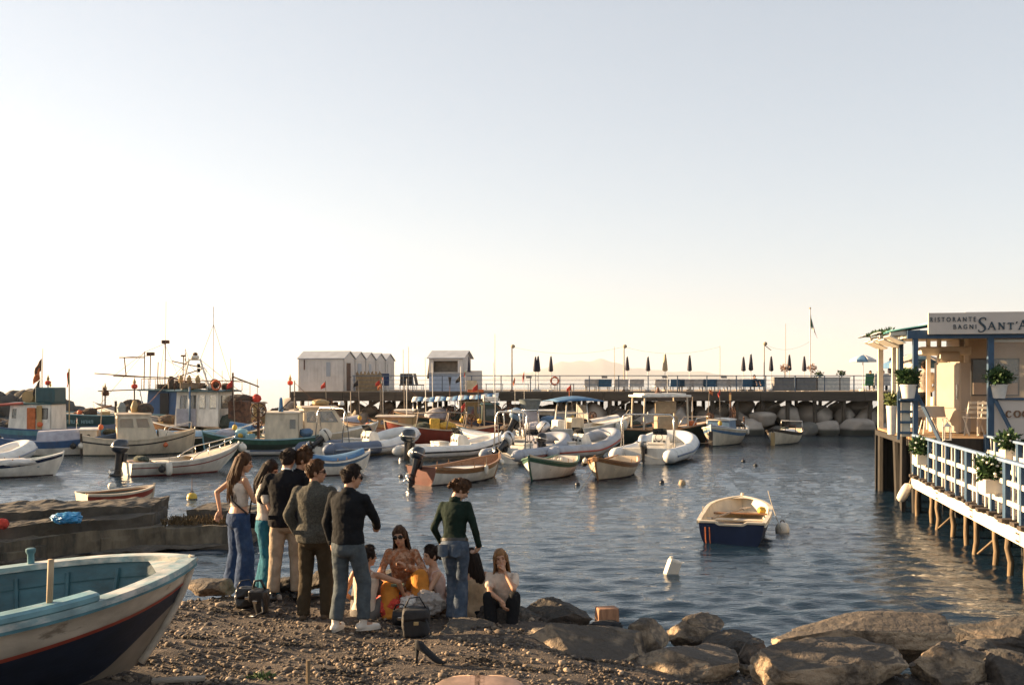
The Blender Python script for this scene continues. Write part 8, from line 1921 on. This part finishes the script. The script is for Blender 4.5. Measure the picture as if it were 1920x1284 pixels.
seated('woman in a pale tank top and brown skirt sitting behind the standing woman', 823, 1016, 11.6, 112,
    dict(hair=hair_d, style='pony', skin=skin_b, top='tank', top_m=pinkw, low=.93, bottom='skirt', bottom_m=browncl, shoe_m=sneaker, sole_m=wsole),
    handL=(-.2, .42, .12), handR=(.22, .35, .22), ankR=(.12, .50, .07), ankL=(-.12, .42, .07), kneeR=(.2, .3, 1), kneeL=(-.1, .3, 1), torso=(-8, 0, 0), head=(-4, 0, 14))
seated('woman with very long black hair in a beige dress sitting turned away', 898, 1026, 11.5, 36,
    dict(hair=hair_d, style='long', hlen=.52, hspread=125, skin=skin_a, top='dress', top_m=beigecl, bottom='straight', bottom_m=blackcl, shoe_m=loafer),
    handR=(.10, .24, .66), elbR=(1, -.1, -.9), hdirR=(-.2, .3, 1), handL=(-.15, .3, .5), ankR=(.14, .5, .06), ankL=(-.12, .55, .06), kneeR=(.3, .3, 1), kneeL=(-.2, .3, 1), torso=(-12, 0, 0), head=(-14, 0, 10))
seated('fair-haired woman in a cream blouse and black trousers, hand at her chin, face to us', 943, 1022, 11.3, 172,
    dict(hair=hair_l, style='long', hlen=.46, hspread=100, skin=skin_a, top='blouse', top_m=creamcl, low=.93, sleeve=.3, bottom='straight', bottom_m=blackcl, shoe_m=loafer), s=.92, hp_=.2,
    torso=(-8, 0, 0), handL=(-.05, .20, .74), elbL=(-.9, .2, -1), hdirL=(.4, -.1, .8), curlL=1.2, handR=(-.06, .46, .44), elbR=(1, .1, -.2), hdirR=(-.3, .6, -.5), ankR=(.06, .42, .06), ankL=(-.16, .40, .06), kneeR=(.15, .4, 1), kneeL=(-.2, .4, 1), head=(8, 8, 10))

# waiter on the terrace, guests at the pier end
q = RL(1734, 748, 4.6)
person('waiter in a white shirt and black trousers standing on the terrace, back to us', rworld(q.x, 4.6, TZ), RZ, (RL(1734, 676, 4.6).z - TZ) / 1.76, dict(coarse=2.0, group='people at the restaurant', handR=(.2, .15, .98), handL=(-.2, .15, .98)),
    dict(hair=hair_d, style='short', skin=skin_a, top='shirt', top_m=whitecl, bottom='straight', bottom_m=blackcl, shoe_m=loafer), 'm')
for u, vt, m, lab, hr in ((1632, 699, blackshirt, 'guest in black, leftmost at the pier table under the parasol', hair_d), (1647, 697, whitecl, 'guest in white at the pier table under the parasol', hair_b), (1656, 696, orangetop, 'guest in a reddish shirt nearest the restaurant at the pier table', hair_b)):
    p = P(u, vt, 61.2); zz = DZ
    person(lab, (p.x, 61.2, DZ), R(170), .95, dict(coarse=2.0, group='people at the restaurant', pelvis=(0, 0, .5), ankR=(.1, .42, .08), ankL=(-.1, .42, .08), handR=(.15, .38, .78), handL=(-.15, .38, .78)), dict(hair=hr, style='short', skin=skin_a, top='shirt', top_m=m, bottom='straight', bottom_m=blackcl, shoe_m=loafer), 'm')
p = P(1417, 733, 60.3)
person('bather lying back on the last blue lounger of the row', (p.x, p.y, DZ), R(178), .95, dict(coarse=2.0, group='people at the restaurant', pelvis=(0, .1, .46), torso=(52, 0, 0), head=(30, 0, 0), ankR=(.1, .85, .44), ankL=(-.1, .85, .44), kneeR=(.1, 0, 1), kneeL=(-.1, 0, 1), handR=(.22, .3, .5), handL=(-.22, .3, .5)), dict(hair=hair_d, style='short', skin=skin_b, top='tank', top_m=blackcl, low=.93, bottom='skirt', bottom_m=blackcl), 'f')
